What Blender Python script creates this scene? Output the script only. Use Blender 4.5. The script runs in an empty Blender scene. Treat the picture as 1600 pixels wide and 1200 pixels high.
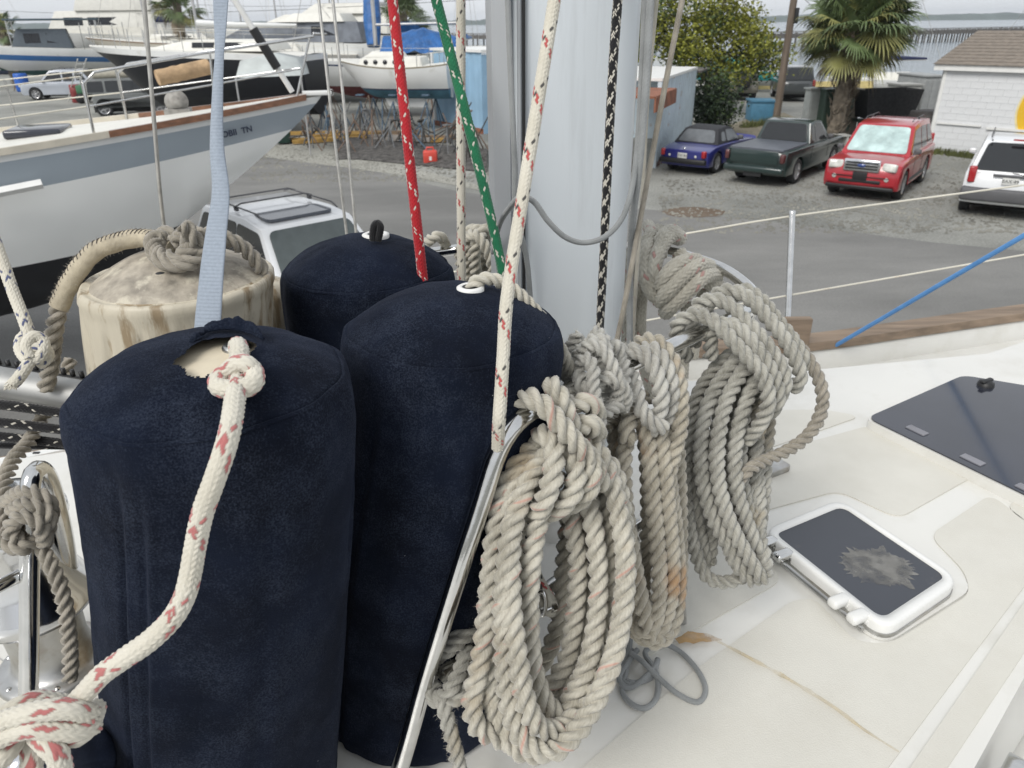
import bpy, bmesh, math, random
import numpy as np
from mathutils import Vector, Matrix, noise as mnoise
R = math.radians
random.seed(7); rng = np.random.default_rng(7)
S = bpy.context.scene
COL = S.collection

# ------------------------------------------------------------------ camera
H = 4.2                                  # eye height above the yard
PITCH, ROLL, FPX = R(26.13), R(0.57), 1156.0
_f = Vector((0, math.cos(PITCH), -math.sin(PITCH)))
_u0 = Vector((0, math.sin(PITCH), math.cos(PITCH))); _r0 = Vector((1, 0, 0))
_u = _u0*math.cos(ROLL) + _r0*math.sin(ROLL)
_r = _r0*math.cos(ROLL) - _u0*math.sin(ROLL)
CAM = Vector((0, 0, H))
cd = bpy.data.cameras.new('camera'); cam = bpy.data.objects.new('camera', cd); COL.objects.link(cam)
m = Matrix((_r, _u, -_f)).transposed().to_4x4(); m.translation = CAM
cam.matrix_world = m
cd.sensor_width = 36; cd.lens = 36*FPX/1600; cd.clip_start = .05; cd.clip_end = 9000
cd.dof.use_dof = True; cd.dof.focus_distance = 1.0; cd.dof.aperture_fstop = 12
S.camera = cam
S.render.resolution_x = 1024; S.render.resolution_y = 768

def at(px, py, d):
    """measured point of the place: seen at photo pixel px,py at depth d metres"""
    return CAM + (_f + _r*((px-800)/FPX) + _u*((600-py)/FPX))*d
def on(px, py, z=0.0):
    v = _f + _r*((px-800)/FPX) + _u*((600-py)/FPX)
    return CAM + v*((z-H)/v.z)

# ------------------------------------------------------------------ light
SUN_EL, SUN_AZ = R(44), R(216)           # azimuth clockwise from +Y
w = bpy.data.worlds.new('World'); S.world = w; w.use_nodes = True
nt = w.node_tree; nt.nodes.clear(); N = nt.nodes.new; Lk = nt.links.new
out = N('ShaderNodeOutputWorld'); bg = N('ShaderNodeBackground'); bg.inputs[1].default_value = 0.062
sky = N('ShaderNodeTexSky'); sky.sky_type = 'NISHITA'; sky.sun_disc = False
sky.sun_elevation = SUN_EL; sky.sun_rotation = SUN_AZ; sky.air_density = 1.0; sky.dust_density = 2.5
tc = N('ShaderNodeTexCoord'); mp = N('ShaderNodeMapping'); mp.inputs['Scale'].default_value = (1, 1, 3.2)
nz = N('ShaderNodeTexNoise'); nz.inputs['Scale'].default_value = 1.6; nz.inputs['Detail'].default_value = 6
cr = N('ShaderNodeValToRGB'); cr.color_ramp.elements[0].position = .25; cr.color_ramp.elements[0].color = (.78,)*3+(1,)
cr.color_ramp.elements[1].position = .62; cr.color_ramp.elements[1].color = (.97,)*3+(1,)
mx = N('ShaderNodeMix'); mx.data_type = 'RGBA'
cl = N('ShaderNodeRGB'); cl.outputs[0].default_value = (8.6, 8.9, 9.3, 1)
Lk(tc.outputs['Generated'], mp.inputs[0]); Lk(mp.outputs[0], nz.inputs[0]); Lk(nz.outputs[0], cr.inputs[0])
Lk(cr.outputs[0], mx.inputs[0]); Lk(sky.outputs[0], mx.inputs[6]); Lk(cl.outputs[0], mx.inputs[7])
Lk(mx.outputs[2], bg.inputs[0]); Lk(bg.outputs[0], out.inputs[0])
sd = bpy.data.lights.new('sun', 'SUN'); sd.energy = 1.5; sd.angle = R(28); sd.color = (1, .97, .92)
so = bpy.data.objects.new('sun', sd); COL.objects.link(so)
sv = Vector((math.sin(SUN_AZ)*math.cos(SUN_EL), math.cos(SUN_AZ)*math.cos(SUN_EL), math.sin(SUN_EL)))
so.rotation_euler = sv.to_track_quat('Z', 'Y').to_euler(); so.location = (0, 0, 30)
S.view_settings.view_transform = 'Standard'; S.view_settings.look = 'None'
S.view_settings.exposure = 0.72; S.view_settings.gamma = 1; S.view_settings.use_curve_mapping = False

# ------------------------------------------------------------------ materials
def M(name, col, rough=.6, metal=0., var=.12, scale=6., bump=0., bscale=60., coat=0., sheen=0., dirt=None,
      dscale=2., dlo=.5, dhi=.7, uvb=None, stretch=None, alpha=None, trans=0., spec=.5):
    m = bpy.data.materials.new(name); m.use_nodes = True
    t = m.node_tree; n = t.nodes.new; l = t.links.new
    b = t.nodes['Principled BSDF']
    b.inputs['Roughness'].default_value = rough; b.inputs['Metallic'].default_value = metal
    b.inputs['Coat Weight'].default_value = coat; b.inputs['Coat Roughness'].default_value = .08
    b.inputs['Sheen Weight'].default_value = sheen; b.inputs['Specular IOR Level'].default_value = spec
    b.inputs['Transmission Weight'].default_value = trans
    tc = n('ShaderNodeTexCoord'); src = tc.outputs['Object']
    if stretch:
        mp = n('ShaderNodeMapping'); mp.inputs['Scale'].default_value = stretch; l(src, mp.inputs[0]); src = mp.outputs[0]
    nz = n('ShaderNodeTexNoise'); nz.inputs['Scale'].default_value = scale; nz.inputs['Detail'].default_value = 5
    l(src, nz.inputs['Vector'])
    cr = n('ShaderNodeValToRGB')
    cr.color_ramp.elements[0].position = .3; cr.color_ramp.elements[1].position = .7
    cr.color_ramp.elements[0].color = tuple(c*(1-var) for c in col)+(1,)
    cr.color_ramp.elements[1].color = tuple(min(1, c*(1+var)) for c in col)+(1,)
    l(nz.outputs[0], cr.inputs[0]); cout = cr.outputs[0]
    if dirt:
        n2 = n('ShaderNodeTexNoise'); n2.inputs['Scale'].default_value = dscale; n2.inputs['Detail'].default_value = 8
        n2.inputs['Roughness'].default_value = .65; l(src, n2.inputs['Vector'])
        c2 = n('ShaderNodeValToRGB'); c2.color_ramp.elements[0].position = dlo; c2.color_ramp.elements[1].position = dhi
        l(n2.outputs[0], c2.inputs[0])
        mx = n('ShaderNodeMix'); mx.data_type = 'RGBA'; l(c2.outputs[0], mx.inputs[0]); l(cout, mx.inputs[6])
        mx.inputs[7].default_value = tuple(dirt)+(1,); cout = mx.outputs[2]
    l(cout, b.inputs['Base Color'])
    if bump:
        n3 = n('ShaderNodeTexNoise'); n3.inputs['Scale'].default_value = bscale; n3.inputs['Detail'].default_value = 4
        l(src, n3.inputs['Vector'])
        bp = n('ShaderNodeBump'); bp.inputs['Strength'].default_value = bump; bp.inputs['Distance'].default_value = 1.0/bscale
        l(n3.outputs[0], bp.inputs['Height']); l(bp.outputs[0], b.inputs['Normal'])
    return m

def M_rope(name, col, dark, stain=None, amt=.25, rough=.85):
    """rope fibre: uv.x = turns around, uv.y = metres along; attribute 'fleck' mixes in a second yarn colour"""
    m = bpy.data.materials.new(name); m.use_nodes = True
    t = m.node_tree; n = t.nodes.new; l = t.links.new; b = t.nodes['Principled BSDF']
    b.inputs['Roughness'].default_value = rough; b.inputs['Sheen Weight'].default_value = .35; b.inputs['Specular IOR Level'].default_value = .25
    uv = n('ShaderNodeUVMap'); uv.uv_map = 'rope'
    mp = n('ShaderNodeMapping'); mp.inputs['Scale'].default_value = (34, 90, 1); l(uv.outputs[0], mp.inputs[0])
    nz = n('ShaderNodeTexNoise'); nz.inputs['Scale'].default_value = 1.0; nz.inputs['Detail'].default_value = 3; l(mp.outputs[0], nz.inputs['Vector'])
    tc = n('ShaderNodeTexCoord')
    n2 = n('ShaderNodeTexNoise'); n2.inputs['Scale'].default_value = 26; n2.inputs['Detail'].default_value = 5; l(tc.outputs['Object'], n2.inputs['Vector'])
    cr = n('ShaderNodeValToRGB'); cr.color_ramp.elements[0].position = .32; cr.color_ramp.elements[1].position = .62
    cr.color_ramp.elements[0].color = tuple(dark)+(1,); cr.color_ramp.elements[1].color = tuple(col)+(1,)
    ad = n('ShaderNodeMath'); ad.operation = 'MULTIPLY_ADD'; l(nz.outputs[0], ad.inputs[0]); ad.inputs[1].default_value = amt*2
    mul = n('ShaderNodeMath'); mul.operation = 'MULTIPLY_ADD'; l(n2.outputs[0], mul.inputs[0]); mul.inputs[1].default_value = .7; mul.inputs[2].default_value = .17-amt
    l(mul.outputs[0], ad.inputs[2]); l(ad.outputs[0], cr.inputs[0]); cout = cr.outputs[0]
    if stain:
        n4 = n('ShaderNodeTexNoise'); n4.inputs['Scale'].default_value = 9; n4.inputs['Detail'].default_value = 3; l(tc.outputs['Object'], n4.inputs['Vector'])
        c4 = n('ShaderNodeValToRGB'); c4.color_ramp.elements[0].position = .64; c4.color_ramp.elements[1].position = .78; l(n4.outputs[0], c4.inputs[0])
        m4 = n('ShaderNodeMix'); m4.data_type = 'RGBA'; l(c4.outputs[0], m4.inputs[0]); l(cout, m4.inputs[6]); m4.inputs[7].default_value = tuple(stain)+(1,); cout = m4.outputs[2]
    at_ = n('ShaderNodeAttribute'); at_.attribute_name = 'yarn'
    mx = n('ShaderNodeMix'); mx.data_type = 'RGBA'; l(at_.outputs['Alpha'], mx.inputs[0]); l(cout, mx.inputs[6]); l(at_.outputs['Color'], mx.inputs[7])
    l(mx.outputs[2], b.inputs['Base Color'])
    bp = n('ShaderNodeBump'); bp.inputs['Strength'].default_value = .8; bp.inputs['Distance'].default_value = .0011
    l(nz.outputs[0], bp.inputs['Height']); l(bp.outputs[0], b.inputs['Normal'])
    return m

ROPE_W = M_rope('rope_cream', (.50, .475, .405), (.29, .268, .215), stain=(.40, .33, .23))
ROPE_T = M_rope('rope_tan', (.45, .415, .34), (.26, .235, .185), stain=(.38, .21, .09))
ROPE_G = M_rope('rope_grey', (.41, .40, .355), (.205, .198, .168), stain=(.37, .31, .21))
ROPE_GF = M_rope('rope_grey_fuzzy', (.47, .46, .42), (.28, .27, .24))
ROPE_DK = M_rope('rope_weathered', (.33, .3, .25), (.17, .155, .125))
ROPE_BW = M_rope('braid_white', (.60, .57, .49), (.50, .47, .39), amt=.1)
ROPE_BO = M_rope('braid_old', (.44, .42, .36), (.30, .28, .235), amt=.2)
ROPE_RED = M_rope('braid_red', (.42, .012, .02), (.3, .006, .012), amt=.1, rough=.7)
ROPE_GRN = M_rope('braid_green', (.012, .16, .07), (.005, .1, .045), amt=.1, rough=.7)
ROPE_BLK = M_rope('braid_black', (.012, .012, .014), (.006, .006, .007), amt=.1)
ROPE_GY = M_rope('braid_grey', (.27, .28, .28), (.19, .2, .2), amt=.1)
ROPE_BLU = M_rope('line_blue', (.09, .25, .52), (.06, .19, .42), amt=.1)

STEEL = M('steel_polished', (.62, .62, .61), .13, 1, var=.1, scale=30, bump=.02, bscale=200, dirt=(.33, .28, .22), dscale=9, dlo=.6, dhi=.85)
STEEL_D = M('steel_dull', (.48, .48, .47), .38, 1, var=.15, scale=20, dirt=(.28, .22, .16), dscale=14, dlo=.5, dhi=.8)
WIRE = M('wire_steel', (.5, .49, .46), .4, .7, var=.2, scale=60)
COATW = M('wire_coated_white', (.66, .63, .54), .5, 0, var=.1, scale=5, dirt=(.4, .22, .1), dscale=11, dlo=.6, dhi=.74)
CHROME = M('chrome', (.68, .69, .71), .14, 1, var=.05, scale=10, dirt=(.3, .3, .3), dscale=15, dlo=.55, dhi=.9)
ALU = M('spar_aluminium', (.42, .42, .41), .55, .7, var=.12, scale=4, stretch=(1, 1, 1), dirt=(.3, .3, .29), dscale=18, dlo=.5, dhi=.75)
GEL = M('gelcoat_white', (.66, .652, .615), .28, 0, var=.03, scale=4, coat=.3, dirt=(.55, .535, .48), dscale=6, dlo=.5, dhi=.8)
NSK = M('nonskid_cream', (.60, .585, .53), .7, 0, var=.035, scale=9, bump=.25, bscale=420, dirt=(.545, .525, .465), dscale=5, dlo=.45, dhi=.85)
MASTP = M('mast_paint', (.60, .64, .67), .36, 0, var=.035, scale=3, coat=.2, stretch=(1, 1, .08), dirt=(.48, .51, .53), dscale=26, dlo=.55, dhi=.8)
MASTG = M('mast_grey', (.40, .415, .43), .4, .2, var=.06, scale=8, stretch=(1, 1, .2))
TEAK = M('teak', (.235, .175, .125), .7, 0, var=.3, scale=30, stretch=(.12, 1, 1), bump=.3, bscale=50)
TEAKV = M('varnished_teak', (.19, .09, .05), .35, 0, var=.3, scale=30, stretch=(.12, 1, 1), coat=.4)
SMOKE = M('smoked_acrylic', (.03, .033, .045), .12, 0, var=.2, scale=5, coat=.3)
SMOKE2 = M('smoked_acrylic_dusty', (.045, .05, .062), .3, 0, var=.12, scale=3, dirt=(.13, .125, .115), dscale=4.5, dlo=.52, dhi=.66)
BLACK = M('black_plastic', (.012, .012, .013), .5, var=.1)
RUBBER = M('rubber', (.02, .02, .021), .8, var=.2, scale=10)
VINYL = M('fender_vinyl_aged', (.50, .455, .36), .5, 0, var=.15, scale=14, bump=.12, bscale=90, dirt=(.25, .19, .115), dscale=30, dlo=.52, dhi=.62, stretch=(1, 1, .16))
VINYLD = M('fender_vinyl_dirty', (.33, .295, .24), .6, 0, var=.35, scale=60, bump=.2, bscale=110, dirt=(.50, .46, .37), dscale=34, dlo=.54, dhi=.64)
CREAMV = M('fender_vinyl_cream', (.62, .55, .42), .45, 0, var=.1, scale=30)
WHITEP = M('white_plastic', (.72, .72, .70), .4, var=.05)

def fleece():
    m = M('navy_fleece', (.0035, .0062, .0145), .95, 0, var=.4, scale=12, bump=.5, bscale=700, sheen=.0, spec=.15)
    t = m.node_tree; n = t.nodes.new; l = t.links.new; b = t.nodes['Principled BSDF']
    b.inputs['Sheen Weight'].default_value = .12; b.inputs['Sheen Roughness'].default_value = .45
    b.inputs['Sheen Tint'].default_value = (.12, .15, .25, 1)
    tc = n('ShaderNodeTexCoord')
    v = n('ShaderNodeTexNoise'); v.inputs['Scale'].default_value = 520; v.inputs['Detail'].default_value = 2; l(tc.outputs['Object'], v.inputs['Vector'])
    v2 = n('ShaderNodeTexNoise'); v2.inputs['Scale'].default_value = 14; v2.inputs['Detail'].default_value = 6; v2.inputs['Roughness'].default_value = .7; l(tc.outputs['Object'], v2.inputs['Vector'])
    mu = n('ShaderNodeMath'); mu.operation = 'MULTIPLY'; l(v.outputs[0], mu.inputs[0]); l(v2.outputs[0], mu.inputs[1])
    cr = n('ShaderNodeValToRGB'); cr.color_ramp.elements[0].position = .22; cr.color_ramp.elements[1].position = .5
    cr.color_ramp.elements[0].color = (0, 0, 0, 1); cr.color_ramp.elements[1].color = (.6,)*3+(1,)
    l(mu.outputs[0], cr.inputs[0])
    mx = n('ShaderNodeMix'); mx.data_type = 'RGBA'; l(cr.outputs[0], mx.inputs[0])
    old = b.inputs['Base Color'].links[0].from_socket; l(old, mx.inputs[6]); mx.inputs[7].default_value = (.042, .053, .08, 1)
    # scattered bits of lint
    w_ = n('ShaderNodeTexVoronoi'); w_.inputs['Scale'].default_value = 28; l(tc.outputs['Object'], w_.inputs['Vector'])
    lt = n('ShaderNodeMath'); lt.operation = 'LESS_THAN'; l(w_.outputs['Distance'], lt.inputs[0]); lt.inputs[1].default_value = .017
    m2 = n('ShaderNodeMix'); m2.data_type = 'RGBA'; l(lt.outputs[0], m2.inputs[0]); l(mx.outputs[2], m2.inputs[6]); m2.inputs[7].default_value = (.3, .31, .33, 1)
    l(m2.outputs[2], b.inputs['Base Color'])
    return m
FLEECE = fleece()

# ------------------------------------------------------------------ helpers
def tag(o, label=None, cat=None, group=None, kind=None):
    if label: o['label'] = label
    if cat: o['category'] = cat
    if group: o['group'] = group
    if kind: o['kind'] = kind
    return o
def thing(name, loc, label, cat, group=None, rz=0.):
    o = bpy.data.objects.new(name, None); COL.objects.link(o); o.location = loc; o.rotation_euler.z = rz
    o.empty_display_size = .1
    return tag(o, label, cat, group)
def link(name, me, mats, parent=None, world=False):
    for mm in (mats if isinstance(mats, (list, tuple)) else [mats]):
        me.materials.append(mm)
    o = bpy.data.objects.new(name, me); COL.objects.link(o)
    if parent is not None:
        o.parent = parent
        if world:                       # vertices given in world coordinates under an unrotated parent chain
            p = parent; T = Matrix.Identity(4); loc = Vector()
            q = parent
            while q is not None:
                if q.type == 'EMPTY': loc = q.location.copy()
                q = q.parent
            if parent.type == 'EMPTY': o.matrix_parent_inverse = Matrix.Translation(-loc)
    return o
def fastmesh(name, V, Q, smooth=True):
    me = bpy.data.meshes.new(name); V = np.asarray(V, dtype=np.float32); Q = np.asarray(Q, dtype=np.int32)
    k = Q.shape[1]
    me.vertices.add(len(V)); me.vertices.foreach_set('co', V.ravel())
    me.loops.add(Q.size); me.loops.foreach_set('vertex_index', Q.ravel())
    me.polygons.add(len(Q)); me.polygons.foreach_set('loop_start', np.arange(0, Q.size, k, dtype=np.int32))
    me.polygons.foreach_set('loop_total', np.full(len(Q), k, dtype=np.int32))
    if smooth: me.polygons.foreach_set('use_smooth', np.ones(len(Q), dtype=bool))
    me.update(calc_edges=True); me.validate()
    return me

class MB:
    """collects shapes into one mesh"""
    def __init__(s): s.v = []; s.f = []; s.mi = []; s.sm = []
    def add(s, vs, fs, mi=0, sm=False, T=None):
        b = len(s.v)
        if T is not None: vs = [T @ Vector(v) for v in vs]
        s.v += [tuple(v) for v in vs]; s.f += [tuple(b+i for i in f) for f in fs]
        s.mi += [mi]*len(fs); s.sm += [sm]*len(fs); return s
    def box(s, c, d, mi=0, rz=0., T=None, bev=0.):
        cx, cy, cz = c; x, y, z = d[0]/2, d[1]/2, d[2]/2
        if bev > 0:
            bm = bmesh.new(); bmesh.ops.create_cube(bm, size=1)
            bmesh.ops.scale(bm, vec=d, verts=bm.verts); bmesh.ops.bevel(bm, geom=bm.edges[:], offset=bev, segments=2, affect='EDGES', profile=.5)
            bm.verts.index_update(); vs = [v.co.copy() for v in bm.verts]; fs = [[v.index for v in f.verts] for f in bm.faces]; bm.free()
        else:
            vs = [Vector(q) for q in ((-x,-y,-z),(x,-y,-z),(x,y,-z),(-x,y,-z),(-x,-y,z),(x,-y,z),(x,y,z),(-x,y,z))]
            fs = [(0,3,2,1),(4,5,6,7),(0,1,5,4),(1,2,6,5),(2,3,7,6),(3,0,4,7)]
        M_ = Matrix.Translation(c) @ Matrix.Rotation(rz, 4, 'Z')
        if T is not None: M_ = T @ M_
        return s.add(vs, fs, mi, bev > 0, M_)
    def tube(s, pts, r, n=8, mi=0, sm=True, cap=True):
        P = [Vector(p) for p in pts]; k = len(P); rr = r if isinstance(r, (list, tuple)) else [r]*k
        T = [(P[min(i+1, k-1)]-P[max(i-1, 0)]).normalized() for i in range(k)]
        a = Vector((0, 0, 1)) if abs(T[0].z) < .9 else Vector((1, 0, 0))
        nrm = T[0].cross(a).normalized(); vs = []
        for i in range(k):
            nrm = (nrm - T[i]*nrm.dot(T[i])).normalized(); bn = T[i].cross(nrm)
            for j in range(n):
                th = 2*math.pi*j/n; vs.append(P[i] + (nrm*math.cos(th)+bn*math.sin(th))*rr[i])
        fs = [(i*n+j, i*n+(j+1) % n, (i+1)*n+(j+1) % n, (i+1)*n+j) for i in range(k-1) for j in range(n)]
        s.add(vs, fs, mi, sm)
        if cap:
            s.add(vs[:n], [tuple(reversed(range(n)))], mi, False); s.add(vs[-n:], [tuple(range(n))], mi, False)
        return s
    def lathe(s, prof, n=24, mi=0, T=None, sm=True):
        vs = []; fs = []
        for r, z in prof:
            for j in range(n):
                th = 2*math.pi*j/n; vs.append((r*math.cos(th), r*math.sin(th), z))
        for i in range(len(prof)-1):
            for j in range(n): fs.append((i*n+j, i*n+(j+1) % n, (i+1)*n+(j+1) % n, (i+1)*n+j))
        return s.add(vs, fs, mi, sm, T)
    def prism(s, poly, z0, z1, mi=0, T=None, sm=False):
        k = len(poly); vs = [(x, y, z0) for x, y in poly]+[(x, y, z1) for x, y in poly]
        caps = [tuple(reversed(range(k))), tuple(range(k, 2*k))]; side = [(i, (i+1) % k, k+(i+1) % k, k+i) for i in range(k)]
        if not sm: return s.add(vs, caps+side, mi, False, T)
        s.add(vs, side, mi, True, T); return s.add(vs, caps, mi, False, T)
    def quad(s, a, b, c, d, mi=0): return s.add([a, b, c, d], [(0, 1, 2, 3)], mi)
    def build(s, name, mats, parent=None, world=False, bevel=0.):
        me = bpy.data.meshes.new(name); me.from_pydata(s.v, [], s.f)
        me.polygons.foreach_set('material_index', s.mi); me.polygons.foreach_set('use_smooth', s.sm); me.update()
        if bevel:
            bm = bmesh.new(); bm.from_mesh(me); bmesh.ops.remove_doubles(bm, verts=bm.verts, dist=1e-5)
            es = [e for e in bm.edges if len(e.link_faces) == 2 and e.calc_face_angle(0) > .5]
            bmesh.ops.bevel(bm, geom=es, offset=bevel, segments=2, affect='EDGES', profile=.6, clamp_overlap=True)
            for f in bm.faces: f.smooth = True
            bmesh.ops.recalc_face_normals(bm, faces=bm.faces); bm.to_mesh(me); bm.free()
            me.set_sharp_from_angle(angle=.7)
        else:
            bm = bmesh.new(); bm.from_mesh(me); bmesh.ops.recalc_face_normals(bm, faces=bm.faces); bm.to_mesh(me); bm.free()
        return link(name, me, mats, parent, world)

def copy_tree(o, parent=None):
    c = o.copy(); COL.objects.link(c)
    if parent is not None: c.parent = parent
    for ch in [q for q in bpy.data.objects if q.parent == o]: copy_tree(ch, c)
    return c

def spline(pts, step):
    """Catmull-Rom through pts, sampled about every step metres"""
    P = [Vector(p) for p in pts]; P = [P[0]*2-P[1]]+P+[P[-1]*2-P[-2]]; out = []
    for i in range(1, len(P)-2):
        a, b, c, d = P[i-1:i+3]; n = max(4, int((c-b).length/step*3))
        for k in range(n):
            t = k/n; out.append(.5*((2*b)+(c-a)*t+(2*a-5*b+4*c-d)*t*t+(3*b-a-3*c+d)*t**3))
    out.append(P[-2])
    A = np.array(out); s = np.concatenate([[0], np.cumsum(np.linalg.norm(np.diff(A, axis=0), axis=1))])
    n = max(3, int(s[-1]/step)); t = np.linspace(0, s[-1], n)
    return np.stack([np.interp(t, s, A[:, k]) for k in range(3)], 1), t
def frames(P):
    T = np.gradient(P, axis=0); T /= np.linalg.norm(T, axis=1)[:, None]
    a = np.array([0, 0, 1.]) if abs(T[0, 2]) < .9 else np.array([1., 0, 0])
    n = np.cross(T[0], a); n /= np.linalg.norm(n); Ns = np.empty_like(P)
    for i in range(len(P)):
        n = n-T[i]*np.dot(n, T[i]); n /= np.linalg.norm(n); Ns[i] = n
    return T, Ns, np.cross(T, Ns)
def swept(name, P, t, rad, mat, parent, yarn=None, nseg=24, ang=None):
    """tube whose radius is rad[i,j] (ring i, side j); closes its ends with a fan"""
    T, A, B = frames(P); n, k = rad.shape
    th = np.broadcast_to(2*np.pi*np.arange(k)[None, :]/k, (n, k)) if ang is None else ang
    V = P[:, None, :]+rad[..., None]*(A[:, None, :]*np.cos(th)[..., None]+B[:, None, :]*np.sin(th)[..., None])
    V = np.concatenate([V.reshape(-1, 3)], 0)
    i = np.arange(n-1)[:, None]*k; j = np.arange(k)[None, :]
    Q = np.stack([i+j, i+(j+1) % k, i+k+(j+1) % k, i+k+j], -1).reshape(-1, 4)
    # end caps: collapse extra rings
    c0 = len(V); V = np.concatenate([V, P[:1], P[-1:]], 0)
    jj = np.arange(k); e0 = np.stack([(jj+1) % k, jj, np.full(k, c0), np.full(k, c0)], 1); e1 = np.stack([(n-1)*k+jj, (n-1)*k+(jj+1) % k, np.full(k, c0+1), np.full(k, c0+1)], 1)
    me = bpy.data.meshes.new(name)
    nq = len(Q); loops = np.concatenate([Q.ravel(), e0[:, :3].ravel(), e1[:, :3].ravel()]).astype(np.int32)
    tot = np.concatenate([np.full(nq, 4), np.full(2*k, 3)]).astype(np.int32); st = np.concatenate([[0], np.cumsum(tot)[:-1]]).astype(np.int32)
    me.vertices.add(len(V)); me.vertices.foreach_set('co', V.astype(np.float32).ravel())
    me.loops.add(len(loops)); me.loops.foreach_set('vertex_index', loops)
    me.polygons.add(len(tot)); me.polygons.foreach_set('loop_start', st); me.polygons.foreach_set('loop_total', tot)
    me.polygons.foreach_set('use_smooth', np.ones(len(tot), dtype=bool))
    me.update(calc_edges=True)
    uv = me.uv_layers.new(name='rope')
    U = np.zeros((len(loops), 2), dtype=np.float32)
    u0 = th/(2*np.pi); u1 = np.concatenate([u0[:, 1:], u0[:, :1]+1], 1)
    U[:nq*4, 0] = np.stack([u0[:-1], u1[:-1], u1[1:], u0[1:]], -1).ravel()
    ti = np.broadcast_to(t[:-1, None], (n-1, k)); t2 = np.broadcast_to(t[1:, None], (n-1, k))
    U[:nq*4, 1] = np.stack([ti, ti, t2, t2], -1).ravel()
    uv.data.foreach_set('uv', U.ravel())
    at_ = me.color_attributes.new('yarn', 'FLOAT_COLOR', 'POINT')
    C = np.zeros((len(V), 4), dtype=np.float32)
    if yarn is not None: C[:n*k] = yarn.reshape(-1, 4)
    at_.data.foreach_set('color', C.ravel())
    return link(name, me, mat, parent, True)

def ease(P, t, rad, bulge=.0): return rad
def rope3(name, pts, r, mat, parent, pitch=None, step=None, ph=None, taper=True, nseg=24, flecks=None):
    """three-strand laid rope"""
    pitch = pitch or r*4.1; step = step or r*.2
    P, t = spline(pts, step)
    # small hand-made unevenness
    wob = np.array([mnoise.noise(Vector(p)*22)*r*.12 for p in P])
    ph = random.random()*6 if ph is None else ph
    one = np.radians([-60, -49, -30, -10, 10, 30, 49]); nseg = 21
    base = np.concatenate([one, one+2*np.pi/3, one+4*np.pi/3]); phi = np.tile(one, 3)[None, :]
    th = base[None, :] + 2*np.pi*t[:, None]/pitch + ph
    a = .467*r; d = .533*r
    rad = d*np.cos(phi)+np.sqrt(np.maximum(a*a-(d*np.sin(phi))**2, 0))
    rad = rad*(1+.035*np.sin(phi*9+t[:, None]*700+ph))*(1+wob[:, None]/r*.35)
    # each strand swells a little differently
    sw = np.stack([np.array([mnoise.noise(Vector(p)*55+Vector((q*7, 0, 0))) for p in P[::4]]) for q in range(3)], 1)
    sw = np.repeat(sw, 4, axis=0)[:len(P)]; sw = np.repeat(sw, 7, axis=1)
    rad = rad*(1+.07*sw)
    rad[0] *= .8; rad[-1] *= .8
    yarn = None
    if flecks is not None:                     # one coloured marker yarn in one strand
        yarn = np.zeros(rad.shape+(4,), dtype=np.float32); yarn[..., :3] = flecks
        nn = np.array([mnoise.noise(Vector(p)*60) for p in P])
        yarn[:, 10, 3] = (nn > .1)*.55
    return swept(name, P, t, rad, mat, parent, yarn, nseg, th)

def braid(name, pts, r, mat, parent, n=12, flecks=(), nseg=None, step=None, amp=.13, cell=None, flat=1.):
    """double-braid rope; flecks = list of (colour, carriers, family, period)"""
    n = 12 if r > .006 else 8; big = r > .0095; nseg = n*(6 if big else 4); cell = cell or 2*math.pi*r/n*1.3; amp = .22
    step = step or cell/(6 if big else 4)
    P, t = spline(pts, step)
    u = np.arange(nseg)[None, :]/nseg; v = t[:, None]/cell
    a = (u*n + v); b = (u*n - v)
    i = np.floor(a); j = np.floor(b); fa = a-i; fb = b-j
    fam = ((i+j) % 4) < 2                       # which family lies on top
    kk = (i+j) % 4; qa = (kk+fb)/2; qb = (kk-2+fa)/2
    ha = np.sin(np.pi*fa)**.5*np.clip(np.sin(np.pi*np.clip(qa, 0, 1)), 0, 1)**.3
    hb = np.sin(np.pi*fb)**.5*np.clip(np.sin(np.pi*np.clip(qb, 0, 1)), 0, 1)**.3
    h = np.where(fam, ha, hb)
    wob = np.array([mnoise.noise(Vector(p)*20)*.04 for p in P])
    rad = r*(1-amp+amp*h)*(1+wob[:, None])
    yarn = np.zeros(rad.shape+(4,), dtype=np.float32)
    for col, car, f, per in flecks:
        top = fam if f == 0 else ~fam
        ix = i if f == 0 else j; oth = j if f == 0 else i
        hit = top & np.isin(ix % (n if per >= 8 else per), car)
        yarn[hit & (h > .25)] = tuple(col)+(.9,)
    # darker seams between yarns
    return swept(name, P, t, rad, mat, parent, yarn, nseg)

def pix(L): return [at(*p) for p in L]
def smooth_tube(name, pts, r, mat, parent=None, n=16, step=.02, world=True):
    P, t = spline(pts, step); mb = MB(); mb.tube([Vector(p) for p in P], r, n); return mb.build(name, mat, parent, world)

# ================================================================== OWN BOAT (deck, mast, rails)
ZD = 3.25                                 # coachroof level
boat = thing('sailboat', (0, 1.2, ZD), 'white sailboat with cream non-skid deck, tall mast, pale hatch and steel rails underfoot', 'sailboat')
def flat(px_pts, z): return [on(x, y, z) for x, y in px_pts]
def sheet(name, poly, th, mat, parent, bevel=0.):
    mb = MB(); z = poly[0].z; mb.prism([(p.x, p.y) for p in poly], z-th, z, 0); return mb.build(name, mat, parent, True, bevel)
def roundpoly(P, r, n=6):
    out = []
    for i in range(len(P)):
        a, b, c = P[i-1], P[i], P[(i+1) % len(P)]
        rr = min(r, (a-b).length*.45, (c-b).length*.45)
        p0 = b+(a-b).normalized()*rr; p1 = b+(c-b).normalized()*rr
        for k in range(n+1):
            t = k/n; out.append(p0*(1-t)**2+b*2*t*(1-t)+p1*t*t)
    return out
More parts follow.
